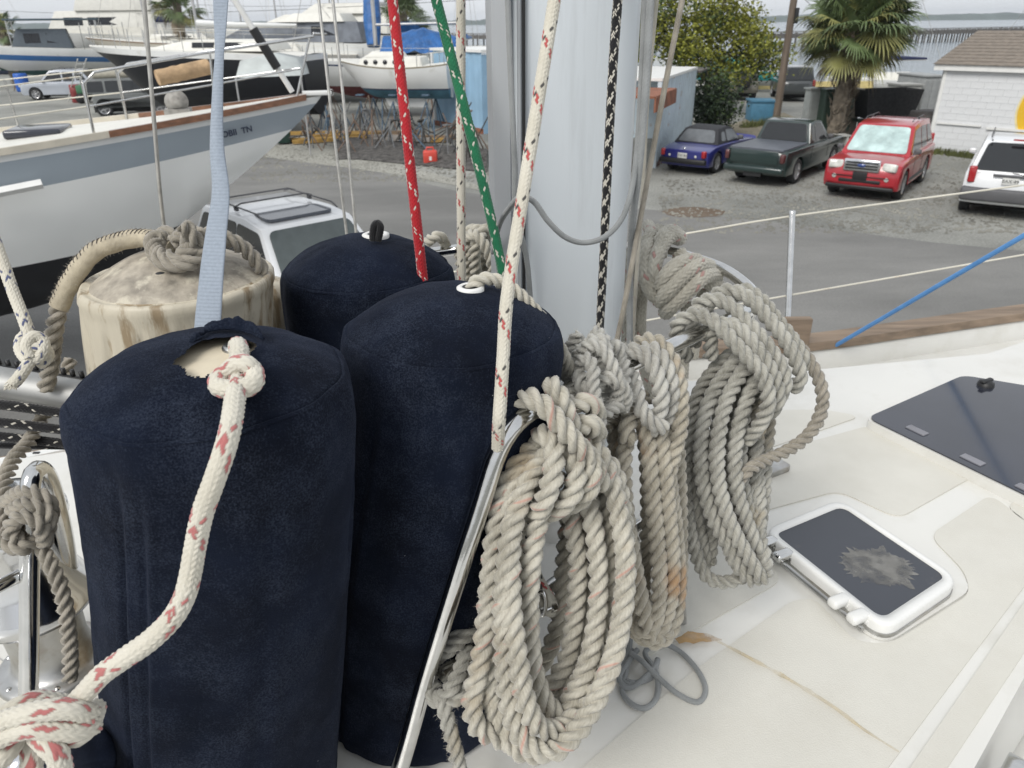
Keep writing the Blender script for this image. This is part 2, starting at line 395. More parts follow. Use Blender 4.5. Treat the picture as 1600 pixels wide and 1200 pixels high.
# coachroof: edge on the right (L3), far edge, and a long run to the left and behind the eye
ex, ey = on(1490, 1200, ZD), on(1600, 1010, ZD); dirn = (ey-ex).normalized()
nearE = ex-dirn*1.2; farE = ey+dirn*.62
farL = Vector((-2.6, .95, ZD)); farR = farE
axis = Vector((math.cos(R(24)), math.sin(R(24)), 0))
roof = [nearE, ey, farE+Vector((.55, .42, 0)), Vector((2.1, 2.42, ZD)), Vector((1.5, 2.1, ZD)), Vector((-.6, 1.72, ZD)), Vector((-3.2, .9, ZD)), Vector((-3.2, -1.2, ZD)), Vector((nearE.x-.1, -1.2, ZD))]
def coachroof():
    mb = MB(); top = roof; bot = []
    cx, cy = 0, .6
    k = len(top); vs = [Vector((p.x, p.y, ZD)) for p in top]
    for p in top:
        d = Vector((p.x-cx, p.y-cy, 0)).normalized(); vs.append(Vector((p.x, p.y, ZD-.30))+d*.10)
    fs = [tuple(range(k))]+[(i, (i+1) % k, k+(i+1) % k, k+i) for i in range(k)]
    mb.add(vs, fs); return mb.build('coachroof', GEL, boat, True, .02)
coachroof()
# side deck and hull
rail_a, rail_b = on(60, 712, 3.05), on(1600, 487, 3.05)
def railpt(s):                           # gentle curve of the deck edge
    L = [on(-260, 770, 3.05), on(60, 716, 3.05), on(480, 625, 3.05), on(1020, 548, 3.05), on(1260, 531, 3.05), on(1430, 508, 3.05), on(1600, 484, 3.05), on(1850, 452, 3.05)]
    return L
RP, _t = spline(railpt(0), .08)
mb = MB(); V = []; k = len(RP)
for p in RP: V += [(p[0], p[1]-.03, 2.93), (p[0]-.35, p[1]-3.9, 2.93)]
mb.add(V, [(2*i, 2*i+2, 2*i+3, 2*i+1) for i in range(k-1)]); mb.build('side_deck', GEL, boat, True)
mb = MB()
prof = [(-.045, 2.93), (-.04, 3.02), (.05, 3.02), (.06, 2.9), (.02, 2.2), (-.5, 1.2), (-1.6, .55)]
V = []
for p in RP:
    for dy, z in prof: V.append((p[0]-dy*.3, p[1]+dy, z))
n = len(prof); mb.add(V, [(i*n+j, (i+1)*n+j, (i+1)*n+j+1, i*n+j+1) for i in range(k-1) for j in range(n-1)], 0, True)
mb.build('hull', GEL, boat, True)
mb = MB(); V = []
for p in RP:
    for dy, z in ((-.05, 3.022), (-.045, 3.055), (.05, 3.055), (.055, 3.022)): V.append((p[0], p[1]+dy, z))
mb.add(V, [(i*4+j, (i+1)*4+j, (i+1)*4+(j+1) % 4, i*4+(j+1) % 4) for i in range(k-1) for j in range(4)])
mb.build('toe_rail', TEAK, boat, True)
mb = MB(); V = []
for p in RP[:int(k*.35)]: V += [(p[0], p[1]-.012+.0, 3.0565), (p[0], p[1]+.02, 3.0565), (p[0], p[1]+.02, 3.066), (p[0], p[1]-.012, 3.066)]
kk = len(V)//4
mb.add(V, [(i*4+j, (i+1)*4+j, (i+1)*4+(j+1) % 4, i*4+(j+1) % 4) for i in range(kk-1) for j in range(4)])
for i in range(6, kk, 3): mb.box((RP[i][0], RP[i][1]+.004, 3.067), (.018, .008, .004), 1)
mb.build('sail_track', [WHITEP, BLACK], boat, True)
# wood block on the rail behind the stanchion
c = on(1246, 528, 3.1); mb = MB(); mb.box((c.x, c.y+.02, 3.115), (.10, .035, .12), bev=.004); mb.build('teak_block', TEAK, boat, True)
# stanchion + lifelines
base = on(1230, 532, 3.055); d0 = (base-CAM).dot(_f)
top = at(1238, 333, d0*.99)
mb = MB(); mb.tube([base, top], .0125, 14); mb.lathe([(0, .012), (.011, .01), (.0128, 0)], 14, T=Matrix.Translation(top))
mb.lathe([(.035, 0), (.035, .006), (.018, .012), (.016, .04), (.013, .045)], 16, T=Matrix.Translation(base))
mb.build('stanchion', STEEL, boat, True)
def line(name, pts, r, mat, parent, sag=0.):
    P = [Vector(p) for p in pts]; mb = MB(); Q, _ = spline(P, .06)
    mb.tube([Vector(q) for q in Q], r, 8); return mb.build(name, mat, parent, True)
stx, sty = base.x, base.y
def life(zrel_px_left, zrel_px_st, zrel_px_right, r):
    dl, ds, dr = d0*1.02, d0, d0*1.06
    a = at(zrel_px_left[0], zrel_px_left[1], dl); b = at(zrel_px_st[0], zrel_px_st[1], ds); c = at(zrel_px_right[0], zrel_px_right[1], dr)
    e = b+(a-b)*3.4
    g = b+(c-b)*1.6
    return line('lifeline', [e, a, b, c, g], r, COATW, boat)
life((1060, 367), (1236, 338), (1600, 289), .0042)
life((1060, 492), (1230, 462), (1600, 398), .0040)

# ---- non-skid panels (2 mm proud of the smooth gelcoat)
Z2 = ZD+.003
panels = [
 [(760, 1330), (1078, 1052), (1238, 938), (1272, 934), (1338, 1003), (1392, 1006), (1516, 928), (1508, 893), (1452, 836), (1548, 772), (1650, 850), (1342, 1260)],
 [(985, 1040), (1225, 905), (1180, 850), (1185, 800), (1310, 766), (1404, 810), (1528, 740), (1360, 664), (1230, 700), (985, 830)],
 [(1380, 1260), (1625, 905), (1700, 880), (1640, 960), (1440, 1260)],
 [(1215, 640), (1290, 640), (1345, 650), (1230, 690), (1200, 700)],
 [(1570, 792), (1660, 742), (1760, 800), (1655, 850)],
 [(-200, 1060), (-60, 1010), (10, 1030), (60, 1400), (-200, 1500)],
]
for q in panels:
    P = roundpoly([on(x, y, Z2) for x, y in q], .035); sheet('nonskid_panel', P, .004, NSK, boat)

def film_mat(name, col, lo, hi, mxa):
    m = M(name, col, .55, var=.25, scale=40); t = m.node_tree; n = t.nodes.new; l = t.links.new
    tc = n('ShaderNodeTexCoord'); z = n('ShaderNodeTexNoise'); z.inputs['Scale'].default_value = 30; z.inputs['Detail'].default_value = 5; l(tc.outputs['Object'], z.inputs[0])
    mr = n('ShaderNodeMapRange'); mr.inputs[1].default_value = lo; mr.inputs[2].default_value = hi; mr.inputs[4].default_value = mxa; l(z.outputs[0], mr.inputs[0])
    l(mr.outputs[0], t.nodes['Principled BSDF'].inputs['Alpha']); return m
# ---- main hatch: frame, smoked lens, hinges
def hatch():
    z = ZD+.035
    cor = [on(1190, 828, z), on(1312, 778, z), on(1503, 905, z), on(1385, 985, z)]
    base_ = roundpoly([on(1185, 842, ZD+.006), on(1305, 770, ZD+.006), on(1528, 915, ZD+.006), on(1378, 1010, ZD+.006)], .05)
    sheet('hatch_base', base_, .005, GEL, boat)
    ctr = sum(cor, Vector())/4
    fr = roundpoly(cor, .04, 8)
    mb = MB()
    inner = [ctr+(p-ctr)*.83 for p in roundpoly(cor, .05, 8)]
    inner = [Vector((p.x, p.y, p.z)) for p in roundpoly([ctr+(p-ctr)*.86 for p in cor], .022, 8)]
    k = len(fr)
    rings = [[Vector((p.x, p.y, ZD+.006)) for p in fr], [Vector((p.x, p.y, z-.022)) for p in fr], [Vector((p.x, p.y, z-.006)) for p in fr],
             [ctr+(p-ctr)*.985+Vector((0, 0, -.001)) for p in fr], [ctr+(p-ctr)*.96 for p in fr], inner, [p-Vector((0, 0, .006)) for p in inner]]
    vs = [v for r_ in rings for v in r_]
    fs = [(a*k+i, a*k+(i+1) % k, (a+1)*k+(i+1) % k, (a+1)*k+i) for a in range(len(rings)-1) for i in range(k)]
    mb.add(vs, fs, 0, True); f = mb.build('hatch', WHITEP, boat, True)
    # lower metal lip
    mb = MB(); lip = [ctr+(p-ctr)*1.012 for p in fr]
    vs = [Vector((p.x, p.y, ZD+.007)) for p in lip]+[Vector((p.x, p.y, ZD+.014)) for p in lip]
    mb.add(vs, [(i, (i+1) % k, k+(i+1) % k, k+i) for i in range(k)]+[tuple(range(k, 2*k))]); mb.build('hatch_lip', STEEL_D, f, True)
    lens = [p-Vector((0, 0, .0035)) for p in inner]; mb = MB()
    mb.add(lens+[p-Vector((0, 0, .002)) for p in lens], [tuple(range(k))]+[(i, (i+1) % k, k+(i+1) % k, k+i) for i in range(k)])
    mb.build('hatch_lens', SMOKE2, f, True)
    sp = on(1372, 885, z-.0030); mb = MB(); V = [sp]; nsp = 90
    for i_ in range(nsp):
        a_ = i_/nsp*2*math.pi; rr_ = .046+.040*abs(mnoise.noise(Vector((math.cos(a_)*5, math.sin(a_)*5, 2))))+.012*random.random(); V.append(sp+Vector((math.cos(a_)*rr_*1.15, math.sin(a_)*rr_*.9, 0)))
    mb.add(V, [(0, 1+i_, 1+(i_+1) % nsp) for i_ in range(nsp)]); mb.build('dust_splash', film_mat('dust_splash', (.22, .215, .2), .30, .62, .75), f, True)
    a, b = cor[0], cor[3]; dd = (b-a).normalized(); nn = Vector((-dd.y, dd.x, 0)); nn = nn if nn.dot(a-ctr) > 0 else -nn
    for s in (.10, .70):
        for o_ in (0, .042):
            c = a+dd*((b-a).length*s+o_)+nn*.006
            mb = MB(); M_ = Matrix.Translation((c.x, c.y, z-.011)) @ Matrix.Rotation(math.atan2(dd.y, dd.x), 4, 'Z')
            mb.box((0, -.004, .004), (.022, .04, .018), T=M_, bev=.006)
            mb.tube([M_ @ Vector((-.013, .012, -.004)), M_ @ Vector((.013, .012, -.004))], .0085, 12)
            mb.box((0, .02, -.016), (.02, .02, .018), T=M_, bev=.004)
            mb.build('hinge', STEEL if s < .5 else WHITEP, f, True)
    mb = MB(); p0 = a+dd*.05+nn*.016; p1 = b-dd*.03+nn*.016
    mb.tube([Vector((p0.x, p0.y, z-.018)), Vector((p1.x, p1.y, z-.018))], .0048, 8); mb.build('hinge_rod', STEEL_D, f, True)
hatch()
# ---- second, larger smoked hatch
def hatch2():
    z = ZD+.03
    cor = [on(1355, 652, z), on(1505, 586, z), on(1760, 628, z), on(1720, 830, z)]
    P = roundpoly(cor, .03); ctr = sum(cor, Vector())/4
    o = sheet('deck_hatch', [ctr+(p-ctr)*1.02-Vector((0, 0, .004)) for p in P], .026, GEL, boat)
    sheet('hatch_lens', P, .003, SMOKE, o)
    a, b = cor[0], cor[3]
    for x, y in ((1433, 672), (1520, 718), (1608, 765)):
        c = on(x, y, z+.002); mb = MB(); ang = math.atan2((b-a).y, (b-a).x)
        mb.box((c.x, c.y, z+.001), (.05, .022, .004), rz=ang, bev=.001); mb.build('hinge', M('hinge_grey', (.2, .2, .22), .4), o, True)
    c = on(1540, 602, z); mb = MB(); mb.lathe([(.022, 0), (.02, .01), (.01, .014), (0, .015)], 14, T=Matrix.Translation(c)); mb.box((c.x, c.y, z+.014), (.045, .013, .008), bev=.003, rz=.5)
    mb.build('latch', BLACK, o, True)
hatch2()
# small grey deck fitting behind the right coil
c = on(1205, 738, ZD); mb = MB(); mb.box((c.x, c.y, ZD+.012), (.075, .045, .022), rz=.5, bev=.006); mb.build('deck_fitting', STEEL_D, boat, True)
# cabin side port at lower right
def port():
    a = on(1505, 1215, ZD-.14); 
    side = (ey-ex).normalized(); nrm = Vector((side.y, -side.x, 0))
    c0 = ex+side*.10+nrm*.07; c0.z = ZD-.17
    mb = MB(); T = Matrix.Translation(c0) @ Matrix.Rotation(math.atan2(side.y, side.x), 4, 'Z') @ Matrix.Rotation(R(90), 4, 'X')
    pl = [Vector((x*.13, y*.05, 0)) for x, y in ((-1, -1), (1, -1), (1, 1), (-1, 1))]
    P = roundpoly(pl, .03); mb.prism([(p.x, p.y) for p in P], -.03, .012, 0, T); o = mb.build('portlight', STEEL, boat, True, .003)
    P = roundpoly([p*.8 for p in pl], .022); mb = MB(); mb.prism([(p.x, p.y) for p in P], .01, .0145, 0, T); mb.build('port_glass', SMOKE, o, True)
port()
# rust stain and its run, thin film on the deck
RUST = M('rust_film', (.42, .25, .10), .6, var=.3, scale=60)
def film(name, pts, widths, mat, z):
    P, t = spline([on(x, y, z) for x, y in pts], .006); W = np.interp(np.linspace(0, 1, len(P)), np.linspace(0, 1, len(widths)), widths)
    mb = MB(); V = []
    for i, p in enumerate(P):
        q = P[min(i+1, len(P)-1)]-P[max(i-1, 0)]; n_ = np.array([-q[1], q[0], 0]); n_ /= np.linalg.norm(n_)+1e-9
        w_ = W[i]*(1+.5*mnoise.noise(Vector(p)*60)); V += [tuple(p+n_*w_), tuple(p-n_*w_*.9)]
    mb.add(V, [(2*i, 2*i+1, 2*i+3, 2*i+2) for i in range(len(P)-1)]); return mb.build(name, mat, boat, True)
film('rust_stain', [(1058, 1002), (1075, 997), (1100, 996), (1128, 1000)], [.007, .012, .010, .001], film_mat('rust_stain', (.42, .25, .09), .25, .55, .8), Z2+.004)
film('rust_run', [(1118, 1000), (1160, 1022), (1230, 1060), (1300, 1103), (1350, 1140), (1405, 1175)], [.003, .004, .0042, .004, .0035, .0012], film_mat('rust_run', (.50, .39, .2), .25, .6, .5), Z2+.005)

# ---- mast
def mast():
    mc = Vector((.092, 1.36, 0)); ang = R(8); L = []
    n = 40
    for i in range(n):
        th = 2*math.pi*i/n; c_, s_ = math.cos(th), math.sin(th); e = .62
        L.append((.120*abs(c_)**e*(1 if c_ > 0 else -1), .092*abs(s_)**e*(1 if s_ > 0 else -1)))
    T = Matrix.Translation(mc) @ Matrix.Rotation(ang, 4, 'Z')
    mb = MB(); mb.prism(L, ZD, 10.5, 0, T, True); o = mb.build('mast', MASTP, boat, True)
    # track side: grey extrusion with a slot
    T2 = T @ Matrix.Translation((-.112, -.045, 0)) 
    mb = MB(); mb.prism([(-.018, -.03), (.008, -.04), (.012, -.036), (.0, -.012), (-.0, .0), (-.02, .03)], ZD, 10.4, 0, T2)
    mb.build('mast_track', MASTG, o, True)
    T3 = T @ Matrix.Translation((-.082, -.088, 0)); mb = MB()
    mb.box((0, 0, 7), (.004, .010, 7.4), 0, T=T3); mb.box((-.008, -.002, 7), (.004, .008, 7.4), 1, T=T3); mb.build('luff_groove', [BLACK, MASTG], o, True)
    mb = MB(); mb.lathe([(.16, 0), (.155, .03), (.135, .06)], 30, T=T @ Matrix.Translation((0, 0, ZD))); mb.build('mast_boot', GEL, o, True)
    return mc
mast()

# ---- steel rail round the mast
rail = [(560, 1390, 1.11), (625, 1200, .985), (668, 1050, .925), (715, 900, .87), (752, 785, .848), (775, 712, .838), (800, 668, .838), (832, 641, .865), (880, 615, .945), (960, 580, 1.02), (1050, 540, 1.11),
        (1120, 508, 1.20), (1165, 488, 1.29), (1182, 470, 1.38), (1163, 443, 1.45), (1120, 416, 1.51), (1040, 393, 1.555), (960, 387, 1.57), (880, 386, 1.58), (760, 387, 1.59), (700, 392, 1.60), (655, 402, 1.60), (610, 440, 1.61), (590, 560, 1.66)]
smooth_tube('mast_rail', pix(rail), .0118, STEEL, boat, 18, .012)
smooth_tube('mast_rail', pix([(690, 1056, .93), (760, 1004, .98), (850, 925, 1.06), (905, 885, 1.12), (1000, 820, 1.22)]), .0105, STEEL, boat, 14, .02)
smooth_tube('mast_rail', pix([(1175, 480, 1.36), (1150, 560, 1.45), (1100, 800, 1.62)]), .0115, STEEL, boat, 14, .03)
smooth_tube('mast_rail', pix([(1052, 860, 1.20), (1063, 940, 1.262), (1066, 990, 1.32)]), .009, STEEL_D, boat, 12, .02)
smooth_tube('winch_rail', pix([(35, 1400, 1.13), (44, 1120, .985), (46, 900, .935), (47, 775, .915), (50, 745, .915), (60, 733, .93), (73, 742, .965), (86, 775, 1.02), (104, 850, 1.12), (118, 950, 1.25)]), .0115, STEEL, boat, 16, .012)
smooth_tube('winch_rail', pix([(36, 896, .94), (-20, 925, .9), (-100, 960, .86)]), .008, STEEL, boat, 12, .02)

def winch(loc, s, name='winch', tilt=0):
    T = Matrix.Translation(loc) @ Matrix.Rotation(tilt, 4, 'X') @ Matrix.Scale(s, 4)
    mb = MB(); mb.lathe([(0, 0), (.088, 0), (.088, .006), (.082, .012), (.07, .014), (.06, .02), (.056, .05), (.058, .10), (.062, .125)], 40, T=T); o = mb.build(name, STEEL_D, boat, True)
    mb = MB(); mb.lathe([(.088, 0.0), (.0885, .004), (.083, .009)], 40, T=T @ Matrix.Translation((0, 0, .0005))); mb.build('winch_base', STEEL, o, True)
    mb = MB(); mb.lathe([(.062, .122), (.086, .128), (.09, .14), (.087, .155), (.073, .185), (.068, .215), (.071, .25), (.08, .275), (.086, .285), (.086, .295), (.08, .305), (.065, .322), (.04, .332), (.018, .336), (.018, .342), (.0, .343)], 48, T=T)
    mb.build('drum', CHROME, o, True)
    for a in range(6):
        mb = MB(); mb.lathe([(.0, .003), (.004, .002), (.005, 0)], 8, T=T @ Matrix.Translation((.076*math.cos(a*1.05), .076*math.sin(a*1.05), .0125))); mb.build('bolt', STEEL, o, True)
    return o
winch(on(90, 1035, ZD), 1.0)
q = on(42, 1200, ZD+.28); winch((q.x, q.y, ZD), .88)
# horizontal spar stowed at left with its wire and roller fairleads
sp0, sp1 = at(-260, 556, 1.02), at(250, 640, 1.08)
mb = MB(); mb.tube([sp0, sp1], .0238, 28); spar = mb.build('boom', ALU, boat, True)
mb = MB(); mb.tube([at(-260, 538, 1.05), at(0, 575, 1.06), at(250, 612, 1.1)], .005, 8); mb.build('boom_track', BLACK, spar, True)
for i in range(26):
    t = i/25; p = at(-120, 548, 1.05).lerp(at(240, 603, 1.09), t); mb = MB()
    T = Matrix.Translation(p); mb.lathe([(.0, -.008), (.0035, -.008), (.0035, .006), (0, .006)], 8, T=T); mb.build('slide', BLACK, spar, True)

# ================================================================== FENDERS
def fender(label, c, r, ztop, zseam, seed, hole=None, fold=None, group=None, lean=0, flare=0):
    root = thing('fender', (c[0], c[1], ZD), label, 'fender', group)
    nth = 260; prof = []
    # radius profile (distance from axis, z): flat-ish dome, seam, rounded shoulder, side
    prof = [(.0, ztop)]
    D = ztop-zseam
    for i in range(1, 60):
        q = i/60; prof.append((r*.93*q, ztop-D*(q**2.5)))
    for i in range(0, 30):
        a = i/29*math.pi/2; prof.append((r*.93+r*.07*math.sin(a)**.9, zseam-.034*(1-math.cos(a))-.004*i/29))
    zs = prof[-1][1]
    n2 = 130
    for i in range(1, n2+1): prof.append((r, zs-(zs-ZD-.03)*i/n2))
    prof += [(r*.985, ZD+.012), (r*.94, ZD+.001), (0, ZD+.001)]
    n = len(prof); th = np.arange(nth)/nth*2*np.pi
    V = np.zeros((n, nth, 3))
    iseam = 61; fadez = zseam-.03
    for i, (pr, pz) in enumerate(prof):
        for j in range(nth):
            a = th[j]; ca, sa = math.cos(a), math.sin(a); q = Vector((ca*pr*6+seed, sa*pr*6, pz*3))
            big = mnoise.noise(q*.8)*.006; mid = mnoise.noise(Vector((ca*3+seed*2, sa*3, pz*2.2)))*.0045
            fine = mnoise.noise(Vector((ca*pr*90, sa*pr*90, pz*60)))*.0006
            fr = min(1, pr/(r*.5))
            dr = (big+mid*1.3)*fr+fine
            if i > iseam+6:                    # long soft folds down the cloth
                for fa, fw, fd in (fold or ()):
                    dd = (a-fa-.10*math.sin(pz*5)+math.pi) % (2*math.pi)-math.pi
                    ff = fd*max(0, min(1, (fadez-pz)/.09)); dr -= ff*math.exp(-(dd/fw)**2); dr += ff*.5*math.exp(-((dd-.07)/fw)**2)
                dr += .0035*mnoise.noise(Vector((a*2.2+seed, pz*5, seed)))
            s_ = math.exp(-((i-iseam)/1.1)**2)
            dz = -.0012*s_ + (.002*mnoise.noise(Vector((ca*pr*16, sa*pr*16, seed)))+.0035*mnoise.noise(Vector((ca*pr*6, sa*pr*6, seed+9))) if i < iseam+15 else 0)
            rr = pr*(1+flare*max(0, ztop-.08-pz))+dr*(pr > .001)-.0012*s_
            V[i, j] = (c[0]+ca*rr-lean*max(0, ztop-.08-pz), c[1]+sa*rr, pz+dz)
    i = np.arange(n-1)[:, None]*nth; j = np.arange(nth)[None, :]
    Q = np.stack([i+j, i+nth+j, i+nth+(j+1) % nth, i+(j+1) % nth], -1).reshape(-1, 4)
    V = V.reshape(-1, 3)
    if hole:
        C4 = V[Q].mean(1); hc, hw, hh = hole
        nn = np.array([mnoise.noise(Vector((p[0]*60, p[1]*60, 3)))*.35+mnoise.noise(Vector((p[0]*160, p[1]*160, 5)))*.22 for p in C4])
        e = ((C4[:, 0]-hc[0]-.18*(C4[:, 1]-hc[1]))/hw)**2+((C4[:, 1]-hc[1])/hh)**2
        Q = Q[~((e+nn < 1) & (C4[:, 2] > zseam-.02))]
    me = fastmesh('cover', V, Q); link('cover', me, FLEECE, root, True)
    return root
A_C, B_C, C_C = (-.293, .65), (-.073, .856), (-.23, 1.14)
hc = on(349, 551, H-.275)
fA = fender('large navy fleece fender nearest the lens, its cover torn open round the knotted rope', A_C, .131, H-.270, H-.308, 1., lean=.15, flare=.12, hole=((hc.x-.003, hc.y-.006), .029, .038),
            fold=[(-1.95, .035, .006), (-1.75, .03, .005), (-2.5, .05, .004), (-.9, .08, .005)], group='navy covered fenders standing round the mast')
fB = fender('navy fleece fender in front of the mast with a laid rope leaving its top eyelet', B_C, .137, H-.293, H-.336, 5., lean=.14, flare=.36, fold=[(-2.2, .05, .003), (-1.2, .06, .0035)], group='navy covered fenders standing round the mast')
fC = fender('rearmost navy fender with white grommet and short black rope loop on top', C_C, .137, H-.303, H-.347, 9., group='navy covered fenders standing round the mast')
# vinyl under the tear, with its eye
mb = MB(); T = Matrix.Translation((A_C[0], A_C[1], H-.280)); mb.lathe([(0, -.001), (.04, -.0022), (.08, -.013), (.10, -.035), (.11, -.06)], 48, T=T); mb.build('fender_body', CREAMV, fA, True)
eye = on(369, 541, H-.2795); mb = MB(); mb.lathe([(.0075, .0), (.0085, .002), (.0115, .0025), (.0135, .0), (.0135, -.004)], 24, T=Matrix.Translation(eye)); mb.build('grommet', STEEL_D, fA, True)
mb = MB(); mb.lathe([(0, .0008), (.0075, .0008)], 20, T=Matrix.Translation(eye)); mb.build('eye_hole', BLACK, fA, True)
# curled back flap of torn cloth
def flap():
    P = []; nu, nv = 26, 9
    for a in range(nu):
        u_ = a/(nu-1); px = 296+u_*116
        base_ = on(px, 532-12*math.sin(u_*3.1)+ (6 if u_ < .2 else 0), H-.271)
        for b in range(nv):
            v_ = b/(nv-1); nn = mnoise.noise(Vector((u_*7, v_*2, 4)))
            lift = .010*math.sin(v_*2.4)*(.5+nn)+.003; back = .016*v_*(math.sin(u_*3.14))+.0045*nn*v_
            P.append((base_.x, base_.y+back-.002*v_*0, base_.z+lift*math.sin(u_*3.14)**.5))
    Q = [(a*nv+b, a*nv+b+1, (a+1)*nv+b+1, (a+1)*nv+b) for a in range(nu-1) for b in range(nv-1)]
    me = fastmesh('torn_flap', P, Q); o = link('torn_flap', me, FLEECE, fA, True)
    sm = o.modifiers.new('thick', 'SOLIDIFY'); sm.thickness = .0018
flap()
for f_, px, z_, R1 in ((fB, (735, 450), H-.2925, .017), (fC, (587, 367), H-.3025, .0215)):
    e = on(px[0], px[1], z_); e.z += 0; mb = MB(); mb.lathe([(R1*.55, .0), (R1*.6, .0022), (R1*.8, .003), (R1, .0012), (R1, -.004)], 32, T=Matrix.Translation(e)); mb.build('grommet', WHITEP, f_, True)
    mb = MB(); mb.lathe([(0, .0019), (R1*.62, .0019)], 20, T=Matrix.Translation(e)); mb.build('eye_hole', BLACK, f_, True)
# old white fender
def vinyl_fender():
    root = thing('fender', (-.462, .967, ZD), 'bare aged cream vinyl fender with ribbed sides and heavy rope knotted on its top', 'fender')
    c = (-.45, .967); zt = H-.268; prof = [(0, zt)]
    for i in range(1, 40): q = i/40; prof.append((.128*q, zt-.044*q**2.2))
    zr = prof[-1][1]
    prof += [(.131, zr+.0035), (.1345, zr+.003), (.1375, zr-.002), (.1385, zr-.010)]; 
    for i in range(60): prof.append((.1365, zr-.016-i*.0105))
    prof += [(.12, ZD+.002), (0, ZD+.001)]
    nth = 200; n = len(prof); V = np.zeros((n, nth, 3))
    for i, (pr, pz) in enumerate(prof):
        for j in range(nth):
            a = 2*math.pi*j/nth; rr = pr*.9
            if i > 44: rr -= .006*max(0, math.cos(a*16))**3*min(1, (zr-.03-pz)/.02 if pz < zr-.03 else 0)
            rr += .0018*mnoise.noise(Vector((math.cos(a)*4, math.sin(a)*4, pz*9)))*(pr > .02)
            V[i, j] = (c[0]+rr*math.cos(a)-.16*max(0, zr-pz), c[1]+rr*math.sin(a), pz+.0008*mnoise.noise(Vector((pr*40*math.cos(a), pr*40*math.sin(a), 1))))
    i = np.arange(n-1)[:, None]*nth; j = np.arange(nth)[None, :]
    Q = np.stack([i+j, i+nth+j, i+nth+(j+1) % nth, i+(j+1) % nth], -1); Qt = Q[:38].reshape(-1, 4); Qs = Q[38:].reshape(-1, 4)
    link('fender_body', fastmesh('fender_body', V.reshape(-1, 3), Qs), VINYL, root, True)
    link('fender_top', fastmesh('fender_top', V.reshape(-1, 3), Qt), VINYLD, root, True)
    e = on(250, 427, zt-.006); mb = MB(); mb.lathe([(0, .0012), (.004, .001), (.0055, 0)], 12, T=Matrix.Translation(e)); mb.build('valve', BLACK, root, True)
    return root
fD = vinyl_fender()
root = thing('fender', (-.40, 1.32, ZD), 'small cream vinyl fender half hidden between the old fender and rearmost navy one', 'fender')
c = at(412, 500, 1.3); mb = MB(); T = Matrix.Translation((c.x, c.y, 0)); mb.lathe([(0, H-.395), (.03, H-.396), (.048, H-.402), (.055, H-.42), (.056, H-.6), (.05, ZD+.002), (0, ZD+.001)], 40, T=T); mb.build('fender_body', VINYL, root, True)
root.location = (c.x, c.y, ZD); 
for ch in [q for q in bpy.data.objects if q.parent == root]: ch.matrix_parent_inverse = Matrix.Translation(-root.location)

# ================================================================== RUNNING RIGGING
def rig(name, label, cat, p0, grp=None): return thing(name, p0, label, cat, grp)
RED = (.42, .03, .035); BLK = (.02, .02, .025); WHT = (.62, .6, .54); CRM = (.6, .57, .5); NVY = (.03, .05, .16)
def halyard(label, pts, r, mat, flecks, n=8, amp=.08, name='halyard', cat='rope', grp='halyards running down to the deck'):
    P = pix(pts); a, b = P[0], P[1]; P[0:0] = [a+(a-b).normalized()*.7, a+(a-b).normalized()*.3]
    root = rig(name, label, cat, P[-1], grp); braid('rope', P, r, mat, root, n, flecks, amp=amp, nseg=n*4); return root
halyard('red braided halyard flecked with white, ending behind the second navy fender', [(612, -10, 1.02), (640, 250, 1.06), (664, 470, 1.12), (668, 560, 1.16)], .0078, ROPE_RED, [(CRM, [0, 1], 0, 16), (CRM, [5], 1, 16)])
halyard('green braided halyard flecked with white crossing down towards the mast', [(679, -10, 1.08), (733, 200, 1.12), (776, 380, 1.18), (788, 450, 1.21), (800, 560, 1.26)], .0083, ROPE_GRN, [(CRM, [0, 1], 0, 16), (CRM, [5], 1, 16)])
halyard('thin off-white halyard with red ticks between the red and green lines', [(720, -10, 1.25), (720, 200, 1.3), (721, 400, 1.37), (722, 520, 1.42)], .0085, ROPE_BW, [(RED, [0, 1], 0, 16), (BLK, [5], 1, 16)])
halyard('thick cream halyard with red and black flecks in front of the mast', [(868, -10, .80), (842, 150, .80), (818, 300, .80), (793, 460, .80), (786, 560, .798), (781, 640, .798), (779, 668, .808), (778, 700, .83)], .0075, ROPE_BW, [(RED, [0, 1], 0, 16), (BLK, [6], 1, 16)], amp=.05)
halyard('black braided rope with white diamond flecks lying along the mast face', [(966, -10, 1.085), (958, 100, 1.11), (950, 250, 1.16), (943, 400, 1.23), (937, 520, 1.29), (934, 600, 1.33)], .0074, ROPE_BLK, [(CRM, [0, 1], 0, 6), (CRM, [0, 1], 1, 6)], n=8)
halyard('narrow dark flecked line at the left edge of the mast', [(767, -10, 1.22), (768, 150, 1.27), (770, 300, 1.33), (772, 420, 1.4), (773, 500, 1.45)], .0034, ROPE_BO, [(BLK, [0, 1], 0, 8), (RED, [4], 1, 8)], n=8)
halyard('grey line running down the left groove of the mast', [(793, -10, 1.09), (798, 120, 1.12), (804, 250, 1.16), (806, 330, 1.2), (822, 400, 1.25), (829, 470, 1.29), (830, 540, 1.32)], .0047, ROPE_GY, [], n=8)
halyard('pair of grey lines at the right edge of the mast, front one', [(1017, -10, 1.10), (1010, 120, 1.12), (1000, 250, 1.14), (990, 330, 1.17), (985, 400, 1.22), (984, 470, 1.28), (984, 560, 1.3)], .0060, ROPE_GY, [], n=8)
halyard('pale line slanting down right of the mast to the coils', [(1068, -10, 1.15), (1040, 130, 1.16), (1012, 280, 1.18), (990, 400, 1.19), (975, 480, 1.19), (962, 545, 1.19), (955, 620, 1.2)], .0047, ROPE_DK, [], n=8)
